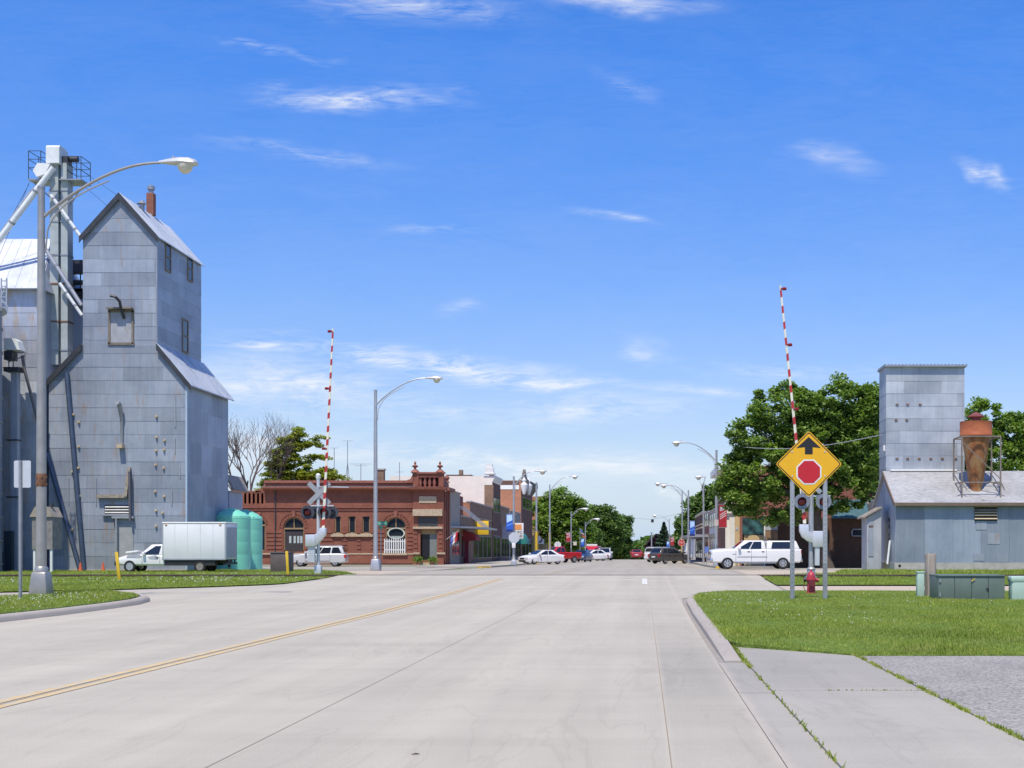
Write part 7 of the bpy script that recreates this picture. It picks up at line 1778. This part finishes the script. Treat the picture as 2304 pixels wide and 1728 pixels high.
car('white crew cab pickup with matching topper crossing the street', place(1697, 32.2), math.pi + R(5), 6.3, 2.0, (2.03, -1.85), .415, pk_st(6.3, 2.0, .44, 1.38, 1.42), (1.62, -.66, .8, -.55, 1.36, 1.99, .95, .78), [(.10, .465, .19, 0), (.50, .86, 0, 0)], P_WHITE, cat='truck', name='pickup_truck', seams_=(1.45, .36, -.68), handles=(.55, -.45), mirror_x=1.2, extra=ex)
# dark crossover, white one beyond
car('dark grey crossover angle parked beside the red stop sign', place(1507, 21.2), R(42), 4.7, 1.84, (1.42, -1.40), .35, suv_st(4.7, 1.84, 1.04), (1.2, -2.2, .25, -1.75, 1.05, 1.68, .87, .68), [(.10, .37, .14, 0), (.39, .66, 0, 0), (.69, .90, 0, -.05)], P_GREY, rails=True, seams_=(1.0, -.05, -1.0), handles=(.1, -.9), mirror_x=.95)
car('white sport utility parked behind the dark grey crossover', place(1491, 18.8), R(45), 4.8, 1.88, (1.45, -1.45), .36, suv_st(4.8, 1.88, 1.1), (1.15, -2.3, .3, -2.1, 1.1, 1.74, .89, .72), [(.10, .36, .12, 0), (.385, .64, 0, 0), (.68, .93, 0, -.03)], P_WHITE, rails=True, seams_=(1.0, -.05), mirror_x=.95)
# far cars
car('small crimson car driving away up the middle of the street', place(1432, 14.6), R(91), 4.2, 1.75, (1.25, -1.25), .32, suv_st(4.2, 1.75, .98), (1.1, -2.0, .2, -1.5, 1.0, 1.52, .82, .64), [(.1, .45, .15, 0), (.5, .88, 0, -.08)], P_CRIM, mirror_x=.8)
car('dark blue car nosed in next to the red pickup', place(1309, 18.4), math.pi + R(78), 4.4, 1.76, (1.3, -1.3), .32, sedan_st(4.4, 1.76), (1.1, -1.7, .2, -1.0, .95, 1.42, .82, .62), [(.1, .47, .17, 0), (.5, .86, 0, -.13)], P_BLUE)
car('white hatchback parked next to the white minivan', place(1333, 16.8), math.pi + R(35), 3.9, 1.74, (1.22, -1.22), .31, sedan_st(4.1, 1.74), (1.1, -1.9, .2, -1.2, .95, 1.46, .81, .63), [(.1, .47, .17, 0), (.5, .88, 0, -.1)], P_WHITE)
car('white minivan facing the crossing beside the white hatchback', place(1361, 15.9), R(-92), 4.8, 1.95, (1.5, -1.5), .34, suv_st(4.8, 1.95, 1.02), (1.7, -2.3, .55, -2.2, 1.02, 1.74, .92, .74), [(.1, .4, .15, 0), (.42, .66, 0, 0), (.69, .95, 0, 0)], P_WHITE, name='minivan', mirror_x=1.3)
def ex(root):
    mb = MB(); mb.box(1.0, 1.06, -.8, .8, 2.06, 2.34); mb.build('roof_board', M_PAINTW, root); mb = MB(); mb.prism([(1.36, -.85, 1.72), (1.36, .85, 1.72), (2.02, .85, 1.16), (2.02, -.85, 1.16)], (.03, 0, .03)); mb.build('windshield', M_GLASS2, root)
car('red delivery van with white roof board parked beyond the white hatchback', place(1334, 14.9), R(-96), 5.2, 1.95, (1.7, -1.6), .36, [(-2.6, .5, 1.9, 1.95, .9), (-2.5, .4, 2.0, 2.08, .96), (-.5, .4, 2.0, 2.08, .97), (1.0, .4, 2.0, 2.06, .97), (1.3, .4, 1.7, 1.9, .96), (2.1, .4, 1.0, 1.1, .95), (2.5, .45, .85, .92, .88), (2.6, .5, .75, .8, .8)], None, [], P_RED, name='delivery_van', extra=ex)
car('white sedan parked beyond the stop sign by the small white building', place(1528, 16.0), R(50), 4.6, 1.8, (1.35, -1.35), .33, sedan_st(4.6, 1.8), (1.15, -1.72, .2, -.95, .95, 1.44, .84, .62), [(.10, .47, .17, 0), (.50, .86, 0, -.13)], P_WHITE)
# white box truck beside the elevator
ST_ = 40.2
def ex(root):
    x0, x1 = -3.62, .42; z0, z1 = .78, 2.98; hw = 1.08
    mb = MB(); mb.box(x0, x1, -hw, hw, z0, z1 - .1); bx_ = mb.build('cargo_box', plain('box_white', (.72, .73, .74), .45, var=.04, scale=.8, dirt=((.5, .47, .43), .72)), root, bevel=.02)
    mb = MB(); mb.box(x0 - .02, x1 + .02, -hw - .03, hw + .03, z1 - .1, z1); mb.build('roof_cap', M_PAINTW, bx_, bevel=.04)
    for sgn in (1, -1):
        mb = MB(); ya, yb = sorted((sgn * (hw - .0), sgn * (hw + .02))); mb.box(x0, x1, ya, yb, z0 - .03, z0 + .06); mb.build('bottom_rail', M_GALP2, bx_)
        for x in (x0 + .02, x1 - .07):
            mb = MB(); ya, yb = sorted((sgn * (hw), sgn * (hw + .018))); mb.box(x, x + .05, ya, yb, z0 + .06, z1 - .1); mb.build('corner_post', M_GALP2, bx_)
        for x in (x0 + .35, x1 - .25):
            mb = MB(); ya, yb = sorted((sgn * hw, sgn * (hw + .03))); mb.box(x - .07, x + .07, ya, yb, z1 - .2, z1 - .14); mb.build('marker_lamp', M_AMBER, bx_)
        for k in range(1, 5):
            x = x0 + (x1 - x0) * k / 5; mb = MB(); ya, yb = sorted((sgn * hw, sgn * (hw + .006))); mb.box(x - .012, x + .012, ya, yb, z0 + .06, z1 - .1); mb.build('panel_seam', plain('seam_grey', (.55, .56, .57), .5), bx_)
    mb = MB(); mb.box(x0 - .03, x0 - .003, -hw + .12, hw - .12, z0 + .1, z1 - .3); mb.build('rear_door', plain('box_grey_door', (.42, .42, .45), .5), bx_)
    mb = MB(); mb.box(x0 + .1, .5, -.45, .45, .55, .77); mb.build('chassis', M_TRIM, root)
    mb = MB(); mb.box(x0 - .06, x0 + .06, -hw * .9, hw * .9, .48, .6); mb.box(x0 - .02, x0 + .05, -.7, -.62, .5, .78); mb.box(x0 - .02, x0 + .05, .62, .7, .5, .78); mb.build('rear_bumper', M_TRIM, root)
    for sgn in (1, -1):
        mb = MB(); ya, yb = sorted((sgn * .55, sgn * 1.02)); mb.box(-2.9, .3, ya, yb, .42, .75); mb.build('side_skirt', M_TRIM, root)
        for x in (-1.95,): wheel(root, x, sgn * .88, .37, .36, plain('dirty_rim', (.24, .22, .19), .7), -sgn, True)
    mb = MB(); mb.prism([(2.15, -.62, 1.22), (2.95, -.62, 1.14), (2.95, .62, 1.14), (2.15, .62, 1.22)], (0, 0, .10)); mb.build('hood_scoop', P_WHITE, root, bevel=.04)
    for sgn in (1, -1):
        mb = MB(); ya, yb = sorted((sgn * .93, sgn * .962)); mb.prism([(1.9, ya, .85), (2.75, ya, .9), (2.6, ya, 1.06), (2.0, ya, 1.08), (1.75, ya, .98)], (0, yb - ya, 0)); mb.build('bare_patch', plain('primer_patch', (.40, .41, .46), .8), root)
        mb = MB(); mb.prism([(.75, ya, .75), (1.25, ya, .78), (1.4, ya, .95), (.9, ya, 1.02), (.68, ya, .95)], (0, yb - ya, 0)); mb.build('bare_patch', plain('primer_patch', (.40, .41, .46)), root)
    steel_bumpers(root, 6.9, 1.9, .42, rear=False, mat=M_TRIM)
tp = Vector((-26.2, 74.6, gz(74.6) - .012))
btruck = car('white box truck with patchy paint parked against the grain elevator', tp, math.pi, 6.9, 1.92, (2.55,), .37, [(.3, .42, .98, 1.0, .95), (.5, .42, 1.02, 1.04, .96), (1.2, .42, 1.03, 1.05, .96), (1.9, .42, 1.04, 1.1, .96), (2.9, .42, .96, 1.05, .95), (3.3, .45, .86, .95, .93), (3.45, .55, .75, .8, .86)], (1.98, .40, 1.22, .42, 1.02, 1.66, .91, .76), [(.13, .80, .30, .02)], P_WHITE, cat='truck', name='box_truck', seams_=(1.75, .62), mirror_x=1.6, handles=(.8,), dirty=True, extra=ex)

btruck.scale = (.87, .95, .94)
# ================================================================== trees
def leaf_verts(C, size, rng, up=.5, elong=1.5):
    n = len(C)
    nr = rng.normal(size=(n, 3)); nr[:, 2] = np.abs(nr[:, 2]) + up; nr /= np.linalg.norm(nr, axis=1)[:, None]
    a = rng.normal(size=(n, 3)); a -= nr * np.sum(a * nr, axis=1)[:, None]; a /= np.linalg.norm(a, axis=1)[:, None]
    b = np.cross(nr, a); s = size * (.6 + .8 * rng.random((n, 1)))
    V = np.stack([C - a * s * elong * .5, C + b * s * .5 - a * s * .1, C + a * s * elong * .5, C - b * s * .5 - a * s * .1], 1)
    return V.reshape(-1, 3)
def tree(name, label, lobes, nclump, per, leaf, cr, mat, base, trunk_r, seed, group=None, bark=None, flat=.7, up=.5, cat='tree', limbs=14, shell=.55):
    rng = np.random.default_rng(seed); base = Vector(base)
    root = thing(name, label, cat, base, 0, group)
    lb = np.array(lobes, float); wts = (lb[:, 3] * lb[:, 4] * lb[:, 5]) ** (2 / 3); wts /= wts.sum()
    idx = rng.choice(len(lb), nclump, p=wts)
    d = rng.normal(size=(nclump, 3)); d /= np.linalg.norm(d, axis=1)[:, None]
    rad = (shell + (1 - shell) * rng.random((nclump, 1)) ** .6)
    cc = lb[idx, :3] + d * lb[idx, 3:6] * rad
    # leaves thin out towards each clump's edge
    csz = cr * (.5 + .9 * rng.random(nclump))
    k = rng.normal(size=(nclump, per, 3)); kk = k / np.linalg.norm(k, axis=2)[:, :, None] * (rng.random((nclump, per, 1)) ** .5)
    L = cc[:, None, :] + kk * csz[:, None, None] * np.array([1, 1, flat])
    L = L.reshape(-1, 3)
    V = leaf_verts(L - np.array(base), leaf, rng, up)
    o = tri_mesh('crown', V, 4, mat, parent=root, kind=None)
    # trunk and limbs
    mb = MB(); top = np.average(lb[:, :3], axis=0, weights=wts); tb = Vector((base.x, base.y, base.z - .1)); th = Vector((top[0] * .7 + base.x * .3, top[1], base.z + (top[2] - base.z) * .75))
    mid = tb.lerp(th, .45) + Vector((rng.normal() * .2, 0, 0))
    mb.tube([tb, tb.lerp(mid, .3), mid, th], [trunk_r * 1.35, trunk_r, trunk_r * .8, trunk_r * .4], 10); tr = mb.build('trunk', bark or M_BARK, root, smooth=True)
    for i in rng.choice(nclump, min(limbs, nclump), replace=False):
        q = Vector(cc[i]); st = mid.lerp(th, rng.random() * .9); m1 = st.lerp(q, .5) + Vector((0, 0, abs(rng.normal()) * .4))
        mb = MB(); mb.tube([st, m1, q], [trunk_r * .38, trunk_r * .24, trunk_r * .08], 6); mb.build('limb', bark or M_BARK, root, smooth=True)
    return root
def lobes_px(lst, s_, yr):                     # (px, py, rx px, ry px [, depth shift]) at s_ pixels per metre
    out = []
    for q in lst:
        p = at(q[0], q[1], s_); dy_ = q[4] if len(q) > 4 else 0
        out.append((p.x, p.y + dy_, p.z, q[2] / s_, min(q[2], q[3]) / s_ * yr, q[3] / s_))
    return out
def base_at(px, s_): p = at(px, CY, s_); return (p.x, p.y, gz(p.y))
# the big maple behind the sign
tree('maple_tree', 'large spreading maple behind the diamond sign and the white pickup',
     lobes_px([(1890, 915, 80, 66), (1765, 925, 78, 68), (1700, 985, 62, 50), (1652, 1030, 26, 34), (1735, 1060, 80, 66), (1830, 1030, 100, 90), (1925, 1010, 60, 90), (1668, 1120, 46, 36), (1740, 1140, 70, 48), (1880, 1100, 80, 55), (1960, 920, 34, 60), (1640, 1085, 26, 34), (1800, 960, 70, 60)], 30.4, .9),
     560, 180, .17, .66, M_LEAF, base_at(1862, 30.2), .42, 11, limbs=24, shell=.66, up=.9)
tree('ash_tree', 'leafy ash rising behind the rusty dust cyclone',
     lobes_px([(2215, 950, 40, 55), (2285, 975, 36, 50), (2190, 1010, 40, 50), (2260, 1040, 60, 50), (2330, 1010, 50, 60), (2190, 1075, 40, 40)], 27.5, .9), 260, 150, .18, .7, M_LEAF2, base_at(2240, 27.5), .35, 12, limbs=10, shell=.65, up=.9)
tree('ash_tree', 'dark leafy tree glimpsed between the maple and the metal tower', lobes_px([(1960, 1010, 40, 110), (1945, 1090, 40, 60)], 26.5, .9), 110, 90, .27, .8, M_LEAF3, base_at(1955, 26.5), .3, 13, limbs=6)
# tree behind the bank, loose layered boughs
tree('larch_tree', 'yellow green tree with layered boughs rising behind the bank roof',
     lobes_px([(672, 975, 14, 12), (655, 1000, 30, 22), (690, 1000, 34, 12), (640, 1035, 45, 28), (705, 1030, 40, 14), (720, 985, 22, 6), (660, 1065, 68, 26), (620, 1080, 34, 30), (715, 1070, 48, 22), (755, 1078, 28, 8), (610, 1110, 30, 30), (640, 1105, 60, 22)], 23.6, 1.0), 300, 110, .16, .6, M_LEAF4, base_at(655, 23.6), .25, 14, flat=.38, limbs=16, shell=.3, up=1.0)
# bare tree
def bare_tree(label, px, s_, ptop, seed, spread=.45, r0=.2):
    b = Vector(base_at(px, s_)); root = thing('bare_tree', label, 'tree', b); rng = random.Random(seed); H = Z(ptop, s_) - b.z
    mb = MB(); tw_ = MB()
    def grow(p, d, ln, r, depth):
        q = p + d * ln; m = p.lerp(q, .5) + Vector((rng.gauss(0, .03), rng.gauss(0, .03), 0)) * ln
        (mb if depth < 2 else tw_).tube([p, m, q], [r, r * .85, r * .65], 6 if depth < 2 else 4, caps=False)
        if depth >= 6: return
        for k in range(3 if depth < 5 else 2):
            a = rng.uniform(0, 6.28); t_ = spread * rng.uniform(.5, 1.3); nd = (d + Vector((math.cos(a), math.sin(a) * .8, rng.uniform(.0, .5))) * t_).normalized()
            grow(p.lerp(q, rng.uniform(.65, 1.0)), nd, ln * rng.uniform(.6, .82), r * .6, depth + 1)
    grow(b - Vector((0, 0, .1)), Vector((0, 0, 1)), H * .34, r0, 0)
    mb.build('trunk', M_TWIG, root, smooth=True); tw_.build('twigs', M_TWIG, root, fix=False)
bare_tree('tall leafless grey tree between the elevator and the bank', 556, 24.5, 905, 5, .5, .2)
bare_tree('slender leafless tree leaning behind the mint tanks', 603, 23.8, 940, 9, .38, .13)
# left side: small brown lean-to roof behind the elevator
p = at(518, 1100, 33.5); t_ = thing('lean_to_shed', 'small brown roofed shed tucked behind the elevator', 'shed', (p.x, p.y, gz(p.y)))
mb = MB(); mb.box(X(490, 33), X(516, 33), F / 33, F / 33 + 3, gz(90), Z(1104, 33)); mb.build('wall', M_GALV_S, t_); mb = MB(); y_ = F / 33 - .3; mb.prism([(X(512, 33), y_, Z(1068, 33)), (X(530, 33), y_, Z(1102, 33)), (X(526, 33), y_, Z(1104, 33)), (X(510, 33), y_, Z(1074, 33))], (0, 3.5, 0)); mb.build('roof', M_WOOD, t_)
# trees at the end of the street, left side
far = [('broad green street tree behind the far lamp posts', [(1258, 1136, 44, 34), (1222, 1158, 34, 34), (1297, 1150, 28, 26), (1260, 1185, 58, 42), (1285, 1208, 50, 40)], 13.2, M_LEAF2, 1262, 21),
       ('dark round tree beside the far white minivan', [(1350, 1170, 42, 32), (1330, 1195, 45, 45), (1372, 1200, 34, 45), (1350, 1225, 50, 32)], 12.0, M_LEAF3, 1350, 22),
       ('dark tree with a reaching branch at the street end', [(1388, 1190, 26, 32), (1405, 1172, 16, 10), (1395, 1220, 22, 38), (1375, 1235, 30, 28)], 11.4, M_LEAF3, 1388, 23),
       ('shaded tree low behind the red delivery van', [(1310, 1215, 40, 36), (1290, 1235, 40, 25)], 12.6, M_LEAF3, 1310, 24)]
for lab, lb, s_, m_, bpx, sd_ in far:
    tree('street_tree', lab, lobes_px(lb, s_, .9), 230, 120, .32, 1.15, m_, base_at(bpx, s_), .4, sd_, limbs=8, shell=.6, up=.9)
far2 = [('green tree standing behind the brown shop fronts', [(1580, 1145, 24, 32), (1598, 1120, 18, 24), (1560, 1160, 18, 32), (1610, 1135, 20, 40)], 16.0, M_LEAF3, 1585, 31),
        ('dark green tree behind the yellow footed lamp', [(1540, 1185, 16, 26), (1528, 1215, 16, 24), (1552, 1205, 16, 34)], 13.0, M_LEAF3, 1540, 32),
        ('hazy low tree to the left of the distant spruce', [(1440, 1250, 22, 9), (1465, 1246, 24, 10), (1420, 1255, 20, 8)], 8.5, M_LEAF3, 1445, 33)]
for lab, lb, s_, m_, bpx, sd_ in far2:
    tree('street_tree', lab, lobes_px(lb, s_, .9), 110, 60, .4, 1.0, m_, base_at(bpx, s_), .3, sd_, limbs=5, shell=.5)
tree('plum_tree', 'round purple leaved tree at the end of the street', lobes_px([(1482, 1218, 20, 13), (1474, 1232, 18, 14), (1492, 1230, 16, 16)], 11.0, .9), 90, 70, .42, .9, M_PURPLE, base_at(1483, 11.0), .3, 41, limbs=4, shell=.5)
# spruce: stacked tiers of drooping boughs
b = Vector(base_at(1494, 11.5)); sp_ = thing('spruce_tree', 'dark conical spruce rising behind the purple tree', 'tree', b); rng = np.random.default_rng(8); H = Z(1176, 11.5) - b.z; C = []
for i in range(3800):
    k = rng.random() ** .7; rr = (1 - k) * 2.9 * (.5 + .5 * rng.random()) * (1 + .2 * math.sin(k * 60)); a = rng.random() * 6.283; C.append((rr * math.cos(a), rr * math.sin(a), .6 + k * (H - .6)))
tri_mesh('crown', leaf_verts(np.array(C), .34, rng, .3), 4, M_SPRUCE, parent=sp_, kind=None)
mb = MB(); mb.tube([b, b + Vector((0, 0, H * .9))], [.25, .03], 8); mb.build('trunk', M_BARK, sp_, smooth=True)
# far-off wood that closes the view
rng = np.random.default_rng(77); C = []
for i in range(34000):
    x = rng.uniform(-330, 260); y = 620 + rng.random() * 60; hh = 12 + 3 * math.sin(x * .05) + 2 * math.sin(x * .17 + 1); z = gz(y) + hh * rng.random() ** .7
    C.append((x, y, z))
tri_mesh('distant_wood', leaf_verts(np.array(C), 2.0, rng, .4), 4, M_LEAF3, 'far off line of dark trees closing the horizon', 'woods')
